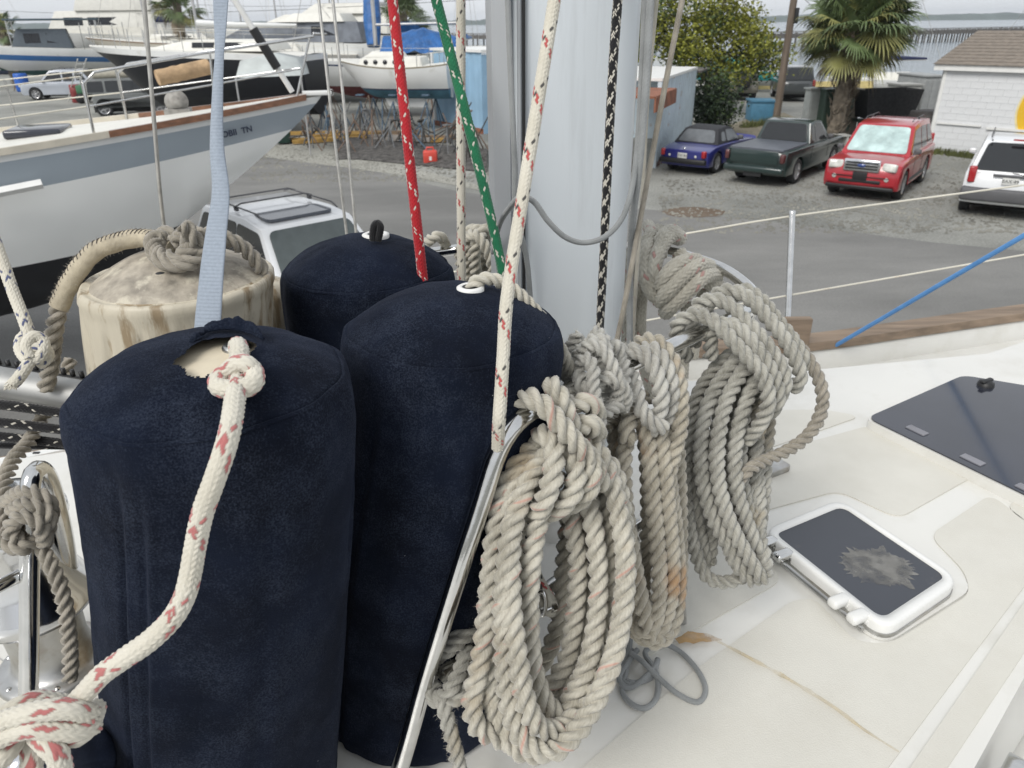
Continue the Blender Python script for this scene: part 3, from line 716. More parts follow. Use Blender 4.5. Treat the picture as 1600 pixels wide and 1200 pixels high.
halyard('pale line beside the mast edge, drawn tight', [(1027, -10, 1.2), (1012, 150, 1.24), (1004, 300, 1.29), (992, 470, 1.37), (985, 600, 1.45)], .0038, ROPE_BO, [], n=8)
# slack grey loop across the mast
root = rig('slack_line', 'grey cord sagging in a loop across the white mast', 'rope', at(830, 310, 1.1))
braid('rope', pix([(770, 395, 1.29), (781, 350, 1.23), (800, 320, 1.12), (815, 308, 1.075), (835, 316, 1.09), (856, 345, 1.11), (884, 371, 1.13), (915, 379, 1.14), (948, 368, 1.14), (975, 335, 1.14), (990, 280, 1.14), (998, 200, 1.14), (1003, 100, 1.13), (1008, -30, 1.12), (1016, -300, 1.1)]), .0046, ROPE_GY, root, 8)
# webbing strap
def strap():
    root = rig('webbing_strap', 'long grey-blue woven webbing strap hanging twisted behind the torn fender', 'strap', at(325, 500, .83))
    pts = pix([(352, -300, .93), (345, -20, .91), (343, 60, .90), (338, 150, .885), (337, 230, .875), (343, 300, .865), (336, 370, .855), (328, 450, .845), (322, 520, .835), (318, 600, .83)])
    wid = [.0085, .0095, .0125, .0095, .0055, .0075, .0105, .0135, .0155, .016]
    ang = [-.2, .2, .4, .9, 1.25, 1.0, .6, .25, 0.1, 0]
    P, t = spline(pts, .0011); k = len(P); tt = np.linspace(0, 1, k)
    Wd = np.interp(tt, np.linspace(0, 1, len(wid)), [w_*1.0 for w_ in wid]); V = []
    mm = 13
    for i in range(k):
        X = Vector((1, .15*math.sin(tt[i]*6), 0)).normalized()
        for j in range(mm):
            s_ = j/(mm-1)*2-1; rib = .00035*math.sin(t[i]*2*math.pi/.0044)
            fold = .004*abs(math.sin(tt[i]*7.+.6))*(s_*s_)
            V.append(tuple(Vector(P[i])+X*s_*Wd[i]+Vector((0, -1, .2))*(rib*(abs(s_) < .93)-fold)))
    Q = [(i*mm+j, (i+1)*mm+j, (i+1)*mm+j+1, i*mm+j+1) for i in range(k-1) for j in range(mm-1)]
    me = fastmesh('webbing', V, Q); o = link('webbing', me, M('webbing', (.25, .29, .345), .7, var=.08, scale=300, sheen=.2), root, True)
    sm = o.modifiers.new('thick', 'SOLIDIFY'); sm.thickness = .0015
strap()
def wire(label, pts, r, grp='wire shrouds of the boat'):
    P = pix(pts); P.insert(0, P[0]+(P[0]-P[1])*1.5)
    root = rig('shroud', label, 'wire', P[-1], grp); P, t = spline(P, .006)
    mb = MB(); mb.tube([Vector(p) for p in P], r, 8); mb.build('wire', WIRE, root, True)
wire('steel shroud wire leftmost, coming down to the white fender', [(224, -10, 1.0), (240, 180, 1.07), (250, 300, 1.12), (262, 400, 1.17)], .0032)
wire('steel shroud wire over the white parked car, left of the close pair', [(497, -10, 1.6), (517, 170, 1.66), (541, 360, 1.75), (552, 450, 1.8)], .0034)
wire('steel shroud wire over the white parked car, right of the close pair', [(519, -10, 1.6), (537, 160, 1.66), (556, 360, 1.75), (565, 450, 1.8)], .0036)

# ================================================================== ROPE COILS
def coil(label, p0, grp='mooring lines coiled on the steel rail'): return thing('rope_coil', p0, label, 'rope coil', grp)
NV3 = (.5, .16, .12)
# ---- coil 1: thick cream three-strand, nearest
c1 = coil('thick cream three-strand rope coil hanging nearest, big loops below its half hitch', at(880, 650, .9))
r1 = .0133
def L1(name, pts, r=r1, mat=ROPE_W, root=c1, **k): return rope3(name, pix(pts), r, mat, root, flecks=NV3, **k)
# hanging loops, back to front
L1('loop', [(905, 700, .99), (890, 800, .985), (880, 900, .985), (868, 990, .985), (835, 1052, .985), (800, 1062, .975), (768, 1000, .965), (772, 900, .96), (800, 780, .955), (850, 700, .96)])
L1('loop', [(930, 705, .985), (920, 800, .965), (912, 900, .955), (902, 990, .95), (880, 1060, .945), (845, 1098, .94), (808, 1080, .935), (790, 1000, .935), (795, 900, .93), (822, 780, .93), (872, 700, .94)])
L1('loop', [(905, 690, .95), (942, 760, .94), (950, 860, .93), (940, 960, .92), (915, 1045, .915), (880, 1105, .91), (838, 1126, .90), (806, 1085, .895), (795, 1000, .895), (800, 900, .895), (812, 810, .90), (838, 740, .91), (880, 690, .93)])
L1('loop', [(915, 690, .94), (962, 745, .925), (976, 850, .915), (972, 950, .905), (955, 1030, .895), (922, 1098, .885), (880, 1150, .88), (830, 1178, .875), (790, 1150, .87), (765, 1080, .87), (762, 980, .868), (772, 870, .868), (795, 770, .872), (835, 705, .89), (880, 672, .915)])
L1('loop', [(910, 675, .925), (945, 725, .91), (966, 800, .895), (978, 890, .885), (968, 985, .875), (945, 1065, .862), (910, 1130, .85), (868, 1172, .842), (828, 1166, .838), (800, 1120, .838), (788, 1040, .838), (786, 940, .838), (797, 840, .842), (826, 752, .852), (870, 695, .875)])
L1('loop', [(858, 682, .895), (812, 715, .875), (783, 785, .865), (768, 870, .86), (760, 960, .858), (749, 1040, .856), (737, 1100, .855), (748, 1138, .86), (778, 1152, .868), (808, 1166, .872)])
L1('loop', [(846, 700, .885), (806, 760, .862), (798, 850, .845), (798, 940, .835), (808, 1030, .828), (822, 1100, .828), (842, 1136, .84), (872, 1140, .86), (905, 1118, .875)])
L1('loop', [(872, 735, .87), (848, 790, .86), (832, 860, .862), (826, 950, .868), (832, 1040, .872), (852, 1098, .88), (882, 1120, .895), (915, 1108, .905)])
L1('loop', [(905, 715, .93), (893, 800, .925), (903, 880, .93), (898, 960, .935), (885, 1030, .935), (858, 1075, .935), (835, 1100, .93)])
L1('loop', [(925, 700, .96), (955, 780, .95), (962, 880, .945), (955, 970, .94), (935, 1050, .935), (900, 1110, .93), (860, 1140, .925)])
L1('loop', [(915, 760, .915), (930, 840, .905), (935, 930, .9), (925, 1010, .895), (905, 1070, .895), (880, 1112, .9)])
L1('loop', [(840, 720, .905), (790, 800, .885), (778, 900, .878), (772, 1000, .875), (766, 1080, .872), (785, 1140, .875)])
# neck: turns crossing below the bar
L1('wrap', [(795, 660, .925), (792, 640, .885), (803, 627, .855), (825, 621, .84), (848, 632, .832), (868, 655, .83), (888, 680, .835), (906, 700, .845), (925, 722, .865), (940, 760, .89)])
L1('wrap', [(842, 622, .93), (838, 606, .905), (850, 597, .885), (864, 603, .868), (876, 625, .862), (886, 650, .868), (898, 672, .885)])
L1('wrap', [(880, 640, .93), (900, 630, .895), (920, 630, .895), (932, 645, .92), (925, 660, .94)])
L1('wrap', [(888, 672, .93), (905, 664, .89), (924, 664, .89), (934, 680, .92)])
L1('wrap', [(830, 690, .90), (852, 680, .86), (866, 700, .845), (864, 740, .835), (852, 778, .838), (838, 800, .86), (822, 800, .9)])
L1('wrap', [(866, 690, .885), (888, 700, .862), (900, 730, .852), (896, 765, .85), (878, 790, .858), (856, 800, .885), (840, 802, .92)])
L1('wrap', [(892, 690, .885), (914, 712, .865), (924, 742, .86), (916, 770, .865), (896, 785, .885), (880, 790, .92)])
L1('wrap', [(790, 660, .95), (770, 680, .935), (755, 710, .93), (742, 745, .935), (735, 790, .95), (735, 860, .965)], r=.0105)
L1('wrap', [(775, 655, .955), (752, 690, .95), (742, 730, .955), (738, 800, .97)], r=.0105)
# ---- coil 2: tan with rust marks
c2 = coil('tan three-strand rope coil with rust spots, tight knot on the rail, second from the lens', at(1010, 570, 1.08)); r2 = .0128
def L2(name, pts, r=r2, mat=ROPE_T, **k): return rope3(name, pix(pts), r, mat, c2, **k)
L2('loop', [(1000, 640, 1.14), (1010, 720, 1.14), (1012, 820, 1.14), (1005, 920, 1.15), (1015, 975, 1.15), (1040, 985, 1.15), (1060, 930, 1.14), (1062, 830, 1.13), (1058, 700, 1.12), (1048, 620, 1.11)])
L2('loop', [(972, 640, 1.08), (966, 700, 1.07), (973, 780, 1.07), (988, 860, 1.07), (990, 930, 1.08), (1000, 985, 1.08), (1028, 1003, 1.08), (1052, 975, 1.08), (1060, 900, 1.08), (1052, 800, 1.07), (1040, 700, 1.06), (1050, 620, 1.06)])
L2('loop', [(998, 640, 1.06), (1012, 690, 1.045), (1018, 760, 1.04), (1026, 840, 1.04), (1030, 920, 1.04), (1022, 975, 1.045), (1000, 985, 1.06), (985, 950, 1.09), (975, 900, 1.12)])
L2('loop', [(985, 650, 1.05), (975, 720, 1.035), (978, 800, 1.03), (990, 880, 1.035), (1005, 950, 1.04), (1018, 990, 1.05), (1040, 985, 1.07), (1052, 930, 1.09)])
L2('loop', [(960, 650, 1.10), (962, 760, 1.10), (972, 860, 1.1), (985, 950, 1.1), (1010, 990, 1.1), (1040, 960, 1.11), (1048, 860, 1.12), (1035, 740, 1.12), (1030, 650, 1.12)])
L2('loop', [(1030, 650, 1.05), (1038, 730, 1.045), (1046, 820, 1.045), (1050, 900, 1.05), (1040, 965, 1.055), (1015, 998, 1.06), (990, 985, 1.08)])
L2('wrap', [(968, 590, 1.06), (972, 560, 1.045), (990, 548, 1.03), (1012, 560, 1.02), (1028, 590, 1.015), (1033, 630, 1.02), (1022, 665, 1.03), (1032, 672, 1.04)], mat=ROPE_GF, r=.0125)
L2('wrap', [(990, 560, 1.09), (998, 537, 1.07), (1020, 532, 1.05), (1042, 550, 1.04), (1058, 585, 1.035), (1064, 630, 1.04), (1060, 680, 1.045), (1045, 740, 1.055), (1050, 800, 1.06)])
L2('wrap', [(1000, 550, 1.06), (1018, 545, 1.035), (1036, 565, 1.025), (1048, 600, 1.03), (1046, 640, 1.04), (1030, 670, 1.055)], mat=ROPE_GF)
L2('wrap', [(1010, 620, 1.05), (990, 640, 1.03), (978, 675, 1.02), (985, 690, 1.03)])
L2('tail', [(985, 580, 1.03), (995, 610, 1.01), (1002, 640, 1.005), (1020, 662, 1.01), (1040, 668, 1.02)], mat=ROPE_GF, r=.0115)
L2('wrap', [(950, 640, 1.06), (985, 622, 1.08), (1010, 625, 1.09)], r=.011); L2('wrap', [(945, 665, 1.06), (975, 650, 1.08), (1000, 655, 1.1)], r=.011)
# ---- coil 3: grey fuzzy bunch with rope from fender B
c3 = coil('fuzzy grey rope bunched in a knot on the rail, leading back to the fender eyelet', at(930, 560, 1.0)); r3 = .0098
def L3(name, pts, r=r3, mat=ROPE_GF, **k): return rope3(name, pix(pts), r, mat, c3, **k)
L3('lead', [(736, 462, .91), (738, 447, .905), (750, 438, .903), (768, 436, .905), (792, 446, .912), (815, 464, .92), (838, 488, .93), (858, 514, .94), (874, 542, .95), (888, 572, .965), (896, 600, .99)], mat=ROPE_W, r=.0092)
for k_, (cx, cy, rx, ry, dd, a0, a1) in enumerate([(915, 560, 34, 44, 0, 100, 420), (922, 566, 26, 36, -.015, 60, 400), (935, 575, 36, 46, .01, 120, 380), (950, 585, 30, 44, .02, 90, 330), (926, 580, 22, 30, -.028, 30, 360), (945, 595, 34, 46, .0, 130, 330)]):
    pts = []
    for q in range(11):
        a = R(a0+(a1-a0)*q/10); pts.append((cx-rx*math.cos(a)*.9+8*math.sin(a), cy-ry*math.sin(a), 1.0+dd+.022*math.cos(a*1.0+k_)))
    L3('wrap', pts)
L3('wrap', [(905, 560, .99), (918, 540, .965), (940, 545, .955), (958, 575, .955), (968, 605, .965), (962, 630, .985), (945, 640, 1.0)])
L3('wrap', [(925, 600, .97), (948, 590, .955), (968, 600, .96), (978, 620, .98), (972, 640, 1.0)])
L3('wrap', [(920, 620, .98), (930, 640, .965), (950, 642, .965), (970, 630, .985)])
L3('tail', [(905, 575, .965), (915, 560, .945), (926, 575, .935), (927, 605, .93), (934, 640, .925), (937, 675, .925), (930, 710, .93), (932, 740, .94), (920, 765, .96)], r=.0095)
# ---- coil 4: grey, top right with free arc
c4 = coil('grey laid rope coil on the rail corner, one bight arching over the deck', at(1150, 500, 1.2)); r4 = .0128
def L4(name, pts, r=r4, mat=ROPE_G, **k): return rope3(name, pix(pts), r, mat, c4, **k)
L4('loop', [(1175, 545, 1.20), (1150, 565, 1.185), (1112, 618, 1.17), (1096, 680, 1.165), (1096, 740, 1.165), (1110, 800, 1.165), (1136, 850, 1.17), (1160, 895, 1.175), (1180, 905, 1.19), (1180, 860, 1.21), (1165, 790, 1.23)])
L4('loop', [(1185, 555, 1.19), (1165, 575, 1.17), (1134, 630, 1.155), (1121, 700, 1.15), (1124, 760, 1.15), (1142, 820, 1.15), (1166, 866, 1.155), (1190, 903, 1.165), (1196, 880, 1.185), (1180, 820, 1.21), (1165, 760, 1.22)])
L4('loop', [(1195, 570, 1.19), (1178, 600, 1.175), (1158, 650, 1.165), (1148, 710, 1.165), (1152, 770, 1.17), (1170, 825, 1.18), (1184, 856, 1.195), (1186, 800, 1.22), (1182, 700, 1.23)])
L4('loop', [(1160, 545, 1.225), (1128, 565, 1.21), (1088, 620, 1.2), (1072, 700, 1.195), (1071, 780, 1.195), (1083, 850, 1.195), (1102, 898, 1.195), (1132, 910, 1.195), (1164, 896, 1.2), (1172, 850, 1.215)], r=.0118)
L4('loop', [(1140, 560, 1.25), (1105, 600, 1.235), (1080, 660, 1.23), (1075, 740, 1.23), (1090, 820, 1.23), (1105, 880, 1.24), (1112, 850, 1.25), (1112, 760, 1.25), (1130, 660, 1.25)], r=.0118)
L4('loop', [(1205, 590, 1.21), (1192, 640, 1.205), (1182, 700, 1.21), (1180, 770, 1.22), (1186, 830, 1.225)], r=.0118)
L4('loop', [(1215, 600, 1.24), (1203, 650, 1.235), (1197, 720, 1.235), (1192, 790, 1.24), (1182, 850, 1.25)], r=.0118)
L4('loop', [(1150, 590, 1.20), (1130, 640, 1.19), (1112, 700, 1.185), (1112, 770, 1.185), (1128, 830, 1.185), (1150, 875, 1.19)], r=.0118)
L4('loop', [(1172, 600, 1.21), (1158, 680, 1.20), (1160, 750, 1.2), (1172, 810, 1.2)], r=.0118)
L4('loop', [(1165, 560, 1.235), (1140, 600, 1.235), (1122, 660, 1.235), (1118, 740, 1.235), (1130, 820, 1.235), (1150, 880, 1.24), (1165, 860, 1.25)], r=.0125)
L4('loop', [(1180, 570, 1.225), (1160, 620, 1.225), (1142, 690, 1.225), (1142, 770, 1.225), (1158, 840, 1.23), (1176, 880, 1.24)], r=.0125)
L4('loop', [(1130, 570, 1.26), (1100, 630, 1.26), (1090, 710, 1.26), (1096, 790, 1.26), (1110, 850, 1.26)], r=.0125)
L4('loop', [(1198, 580, 1.235), (1172, 650, 1.235), (1166, 730, 1.24), (1172, 800, 1.24), (1182, 850, 1.25)], r=.0125)
L4('wrap', [(1075, 560, 1.22), (1058, 530, 1.19), (1060, 505, 1.17), (1085, 492, 1.155), (1112, 500, 1.14), (1138, 525, 1.13), (1165, 555, 1.125), (1190, 585, 1.125), (1200, 620, 1.13), (1192, 655, 1.15), (1165, 690, 1.18)])
L4('wrap', [(1085, 540, 1.24), (1082, 500, 1.21), (1092, 475, 1.19), (1118, 468, 1.175), (1142, 478, 1.165), (1168, 505, 1.155), (1195, 535, 1.15), (1218, 570, 1.15), (1226, 600, 1.155), (1215, 625, 1.17)])
L4('wrap', [(1100, 530, 1.26), (1105, 480, 1.235), (1122, 458, 1.215), (1148, 455, 1.2), (1175, 470, 1.19), (1198, 495, 1.185), (1222, 525, 1.18), (1242, 560, 1.18), (1250, 590, 1.19), (1238, 608, 1.21)])
L4('wrap', [(1110, 560, 1.19), (1112, 520, 1.165), (1135, 505, 1.15), (1162, 520, 1.14), (1186, 550, 1.135), (1208, 590, 1.14), (1215, 625, 1.15), (1200, 650, 1.17)])
L4('wrap', [(1135, 480, 1.24), (1160, 452, 1.23), (1190, 468, 1.22), (1215, 500, 1.215), (1240, 530, 1.21), (1256, 560, 1.21), (1258, 575, 1.22)], r=.0115)
L4('bight', [(1240, 535, 1.22), (1262, 560, 1.215), (1282, 600, 1.21), (1284, 640, 1.21), (1265, 678, 1.205), (1232, 703, 1.2), (1200, 718, 1.19), (1170, 734, 1.17), (1150, 755, 1.18)], mat=ROPE_DK, r=.0115)
# ---- coil 5: old braided rope on the far part of the rail
c5 = coil('old flat-braided rope with faint red flecks wound round the far bend of the rail', at(1040, 420, 1.55)); r5 = .0165
def L5(name, pts, r=r5, **k): return braid(name, pix(pts), r, ROPE_BO, c5, 8, [((.36, .2, .18), [0], 0, 16)], **k)
L5('wrap', [(1000, 470, 1.62), (985, 430, 1.57), (990, 395, 1.53), (1008, 378, 1.51), (1018, 365, 1.53), (1012, 352, 1.6)], r=.014)
L5('wrap', [(1030, 360, 1.58), (1012, 385, 1.5), (1006, 420, 1.48), (1018, 455, 1.48), (1038, 470, 1.5), (1050, 460, 1.58)])
L5('wrap', [(1050, 365, 1.6), (1062, 372, 1.55), (1045, 370, 1.51), (1028, 395, 1.48), (1022, 425, 1.47), (1032, 455, 1.48)])
L5('wrap', [(1060, 370, 1.58), (1050, 362, 1.54), (1035, 372, 1.5), (1030, 400, 1.49)])
L5('wrap', [(1030, 450, 1.47), (1042, 430, 1.45), (1062, 412, 1.45), (1085, 408, 1.48), (1095, 415, 1.54)])
L5('wrap', [(1030, 472, 1.49), (1042, 458, 1.455), (1066, 432, 1.445), (1092, 415, 1.46), (1112, 418, 1.52)])
L5('wrap', [(1040, 488, 1.52), (1050, 478, 1.47), (1078, 452, 1.45), (1100, 432, 1.46), (1120, 430, 1.52)])
L5('wrap', [(1060, 395, 1.52), (1085, 425, 1.5), (1108, 440, 1.5), (1125, 450, 1.54)])
L5('loop', [(1005, 440, 1.6), (1000, 500, 1.62), (1004, 560, 1.66), (1020, 620, 1.7)], r=.014)
L5('loop', [(985, 430, 1.6), (980, 500, 1.6), (976, 580, 1.63)], r=.013)
L5('loop', [(1075, 470, 1.58), (1070, 520, 1.6), (1066, 590, 1.64)], r=.014)
L5('loop', [(1100, 450, 1.56), (1090, 500, 1.58), (1082, 560, 1.6)], r=.013)
# ---- coil 6: white rope far left of the mast
c6 = coil('white laid rope coiled on the far side of the rail, left of the mast', at(745, 385, 1.6))
for x, dd in ((742, 0), (755, -.03), (768, .01), (733, .03)):
    rope3('wrap', pix([(x-8, 440, 1.63+dd), (x-14, 400, 1.57+dd), (x-6, 368, 1.55+dd), (x+8, 360, 1.57+dd), (x+16, 380, 1.6+dd), (x+14, 450, 1.62+dd)]), .0135, ROPE_W, c6, nseg=18)
rope3('wrap', pix([(725, 372, 1.54), (745, 368, 1.5), (765, 400, 1.5), (775, 450, 1.53)]), .0125, ROPE_W, c6, nseg=18)
rope3('loop', pix([(735, 400, 1.6), (740, 470, 1.63), (745, 530, 1.66)]), .0125, ROPE_W, c6, nseg=18)
rope3('tail', pix([(668, 378, 1.56), (678, 371, 1.54), (690, 372, 1.56), (700, 392, 1.62)]), .012, ROPE_W, c6, nseg=18)
lp = thing('rope_loop', at(587, 355, 1.12), 'short black rope loop standing out of the white grommet on the rearmost fender', 'rope')
braid('rope', pix([(583, 376, 1.135), (583, 364, 1.13), (585, 353, 1.125), (590, 349, 1.125), (594, 354, 1.125), (593, 364, 1.13), (590, 376, 1.135)]), .0062, ROPE_BLK, lp, 8)
# ---- small rope round the near leg low down
c7 = coil('grey-white rope hitched round the lower crossbar with its end hanging down', at(705, 1060, .93))
def L7(n_, p, r=.0105): return rope3(n_, pix(p), r, ROPE_G, c7)
L7('wrap', [(745, 930, .985), (735, 960, .96), (712, 995, .945), (690, 1015, .95), (680, 1035, .965)]); L7('wrap', [(748, 950, .985), (735, 985, .95), (708, 1010, .935), (688, 1022, .945)])
L7('wrap', [(742, 1030, .97), (735, 1060, .945), (715, 1090, .925), (690, 1098, .925), (675, 1085, .93), (678, 1062, .95)]); L7('wrap', [(728, 1010, .96), (722, 1040, .935), (705, 1075, .92), (688, 1092, .93)])
L7('tail', [(690, 1080, .93), (695, 1110, .915), (705, 1150, .91), (716, 1195, .915), (728, 1260, .93)])
# ---- shackle and bight of flecked rope in the gap of coil 1
sb = thing('shackled_rope', at(850, 940, .95), 'short bight of red-flecked rope ending at a small steel shackle, inside the near coil', 'rope')
fk = [(RED, [0, 1], 0, 16), (BLK, [5], 1, 8)]
braid('rope', pix([(818, 810, 1.0), (828, 860, .985), (838, 900, .975), (852, 925, .965), (862, 945, .96), (858, 958, .965)]), .0085, ROPE_BW, sb, 8, fk, amp=.05)
braid('rope', pix([(826, 870, 1.0), (832, 915, .985), (842, 935, .972), (846, 948, .97)]), .0085, ROPE_BW, sb, 8, fk, amp=.05)
smooth_tube('shackle', pix([(842, 928, .945), (849, 925, .94), (853, 940, .942), (851, 958, .945), (846, 962, .948), (841, 950, .946), (841, 935, .945)]), .0028, STEEL, sb, 10, .003)
mb = MB(); mb.tube([at(845, 957, .95), at(862, 950, .955)], .0032, 10); mb.tube([at(861, 950, .953), at(867, 948, .957)], .006, 12); mb.build('shackle_pin', STEEL, sb, True)
# ---- grey cord on deck
gc = thing('cord', on(1010, 1040, ZD), 'thin grey cord lying in loose loops on the deck by the rust stain', 'rope')
def dk(L, z=.006): return [on(x, y, ZD+z+(q[2] if len(q) > 2 else 0)) for q in L for x, y in (q[:2],)]
braid('rope', dk([(985, 1000), (978, 1050, .004), (972, 1080), (990, 1102), (1012, 1105), (1027, 1085), (1025, 1050, .006), (1008, 1020, .01), (1030, 1005, .01), (1062, 1018), (1090, 1048), (1102, 1078), (1090, 1097), (1060, 1085), (1030, 1060, .008), (1005, 1035, .014), (985, 1020, .014)]), .0046, ROPE_GY, gc, 8)
for o_ in range(3):
    braid('rope', dk([(980+o_*8, 1015, .004*o_), (968, 1045+o_*6, .004*o_), (985, 1066+o_*4, .003), (1018, 1058-o_*5, .004*o_), (1028, 1030, .006)]), .0046, ROPE_GY, gc, 8)

# ================================================================== LEFT SIDE ROPES
# big braided fender line with overhand knot
fl = thing('fender_line', at(370, 590, .69), 'white red-ticked braided line knotted above the torn fender, sagging to lower left', 'rope')
fk = [((.40, .10, .10), [0, 1], 0, 16), ((.40, .10, .10), [5], 1, 16)]
rb = .0089
braid('rope', pix([(371, 560, .715), (371, 540, .695), (374, 548, .676), (373, 562, .664), (368, 580, .652)]), rb, ROPE_BW, fl, 8, fk)
braid('knot', pix([(372, 566, .664), (386, 570, .650), (397, 582, .641), (397, 596, .634), (384, 606, .628), (362, 609, .626), (343, 605, .630), (341, 594, .638), (354, 585, .646), (372, 590, .654), (384, 600, .656)]), rb, ROPE_BW, fl, 8, fk)
braid('knot', pix([(348, 592, .648), (358, 578, .642), (374, 568, .640), (390, 572, .640), (396, 590, .648), (380, 600, .652), (366, 608, .640)]), rb*.95, ROPE_BW, fl, 8, fk)
braid('rope', pix([(374, 588, .650), (370, 604, .630), (367, 625, .611), (362, 660, .588), (352, 700, .572), (335, 750, .572), (317, 800, .580), (306, 850, .590), (298, 895, .592), (289, 930, .588), (270, 965, .585), (235, 1000, .584), (195, 1028, .585), (160, 1053, .588), (135, 1080, .592), (112, 1105, .596), (95, 1125, .60)]), rb, ROPE_BW, fl, 8, fk)
for P_ in ([(150, 1130, .60), (120, 1142, .585), (80, 1140, .575), (40, 1138, .572), (-20, 1160, .575)], [(145, 1118, .595), (110, 1108, .58), (60, 1112, .572), (0, 1128, .572), (-60, 1140, .575)],
           [(60, 1150, .585), (75, 1165, .575), (92, 1185, .575), (100, 1240, .58)], [(30, 1145, .60), (10, 1175, .585), (-20, 1210, .58)], [(100, 1100, .63), (60, 1095, .62), (30, 1105, .61), (-10, 1130, .60)],
           [(40, 1150, .61), (50, 1180, .6), (45, 1230, .6)], [(150, 1105, .62), (140, 1130, .6), (120, 1150, .59), (85, 1150, .595)]):
    braid('knot', pix(P_), rb, ROPE_BW, fl, 8, fk, amp=.09, nseg=48)
# rope with chafe gear from the white fender
cg = thing('mooring_line', at(290, 385, .98), 'old laid rope on the bare fender, arching left in a stitched leather sleeve', 'rope'); rg = .0118
LEATHER = M('chafe_leather', (.40, .35, .26), .8, var=.2, scale=60, bump=.2, bscale=200)
arc = [(78, 575, 1.02), (84, 520, 1.0), (92, 480, .99), (105, 450, .985), (125, 418, .98), (150, 392, .98), (185, 378, .98), (220, 372, .975), (250, 378, .965), (272, 388, .955)]
rope3('rope', pix([(70, 610, 1.03)]+arc[:3]+[(100, 462, .987)]), rg, ROPE_DK, cg)
P, t = spline(pix(arc[2:]), .003); mb = MB(); mb.tube([Vector(p) for p in P], [.0122+.0004*math.sin(i*.7) for i in range(len(P))], 16); mb.build('chafe_sleeve', LEATHER, cg, True)
T_, A_, B_ = frames(P); mb = MB()
for i in range(2, len(P)-2, 2):                    # whip stitches along the upper seam
    u_ = Vector(A_[i])*0; nrm = (Vector((0, -.35, 1))+Vector((-.55, 0, 0))*max(0, 1-i/40)); tt_ = Vector(T_[i]); nrm = (nrm-tt_*nrm.dot(tt_)).normalized(); sd_ = tt_.cross(nrm)
    c_ = Vector(P[i])
    mb.tube([c_+nrm*.0108+sd_*.0055-tt_*.0016, c_+nrm*.0128+tt_*0, c_+nrm*.0108-sd_*.0055+tt_*.0016], .00075, 5)
mb.build('stitching', M('thread_dark', (.08, .07, .06), .8), cg, True)
K = [(262, 380, .95), (245, 372, .945), (240, 388, .935), (255, 408, .925), (285, 412, .92), (312, 402, .925), (330, 385, .935)]
rope3('knot', pix(K), rg, ROPE_DK, cg); rope3('knot', pix([(270, 372, .955), (255, 366, .95), (240, 380, .945), (250, 400, .93), (280, 402, .92), (305, 385, .925), (290, 370, .94), (268, 380, .935)]), rg, ROPE_DK, cg)
rope3('knot', pix([(300, 370, .95), (325, 366, .95), (335, 385, .945), (312, 398, .935), (290, 390, .93), (300, 372, .925), (292, 355, .925)]), rg, ROPE_DK, cg)
rope3('tail', pix([(312, 382, .925), (302, 372, .915), (294, 360, .91), (284, 350, .905)]), rg*.95, ROPE_DK, cg)
rope3('knot', pix([(310, 375, .96), (340, 368, .965), (365, 378, .975), (385, 392, .99), (403, 412, 1.0), (410, 425, 1.01)]), rg*.9, ROPE_DK, cg)
# braided line with knot and frayed end over the boom
bl = thing('control_line', at(50, 545, .95), 'white braided line with blue flecks, knotted over the boom, end frayed', 'rope'); fb = [(NVY, [0], 0, 16), (NVY, [5], 1, 16)]
braid('rope', pix([(-40, 280, .98), (-10, 370, .97), (8, 420, .965), (22, 460, .96), (38, 500, .955), (50, 535, .955)]), .0078, ROPE_BW, bl, 8, fb, amp=.07)
braid('knot', pix([(46, 520, .96), (34, 530, .955), (32, 546, .945), (42, 560, .938), (58, 560, .935), (68, 548, .935), (66, 532, .94), (52, 526, .935), (42, 540, .93), (48, 560, .93)]), .0078, ROPE_BW, bl, 8, fb, amp=.07)
braid('knot', pix([(36, 552, .95), (52, 544, .935), (70, 545, .94), (74, 558, .95), (60, 570, .95)]), .0078, ROPE_BW, bl, 8, fb, amp=.07)
braid('tail', pix([(52, 555, .935), (40, 575, .93), (28, 592, .93), (20, 600, .93)]), .0078, ROPE_BW, bl, 8, fb, amp=.07)
mb = MB()
for i in range(60):
    p = at(21, 596, .93); e = at(14+random.uniform(-8, 12), 604+random.uniform(-4, 6), .93+random.uniform(-.01, .01)); mid = p.lerp(e, .5)+Vector((random.uniform(-.002, .002), 0, random.uniform(-.001, .003)))
    mb.tube([p, mid, e], [.0012, .001, .0006], 4)
mb.build('frayed_end', M('frayed_fibre', (.6, .57, .49), .9), bl, True)
# black reefing lines
for k_, (y0, y1, lb) in enumerate([(632, 650, 'upper black line with white flecks under the boom'), (660, 676, 'middle black line with white flecks under the boom'), (682, 697, 'lower black line with white flecks under the boom')]):
    bk = thing('reefing_line', at(60, (y0+y1)/2, 1.0), lb, 'rope', 'black flecked lines under the boom')
    braid('rope', pix([(-200, y0-22, 1.0+.02*k_), (0, y0, 1.02+.02*k_), (120, y1-2, 1.04+.02*k_), (260, y1+14, 1.07+.02*k_)]), .0072, ROPE_BLK, bk, 8, [(CRM, [0], 0, 8), (CRM, [5], 1, 8)], amp=.07)
bk = thing('reefing_line', at(60, 700, 1.0), 'thin lowest black line crossing just above the teak rail', 'rope', 'black flecked lines under the boom')
braid('rope', pix([(-200, 690, 1.1), (0, 696, 1.1), (120, 698, 1.12), (250, 702, 1.14)]), .0052, ROPE_BLK, bk, 8, [(CRM, [0], 0, 8)], amp=.07)
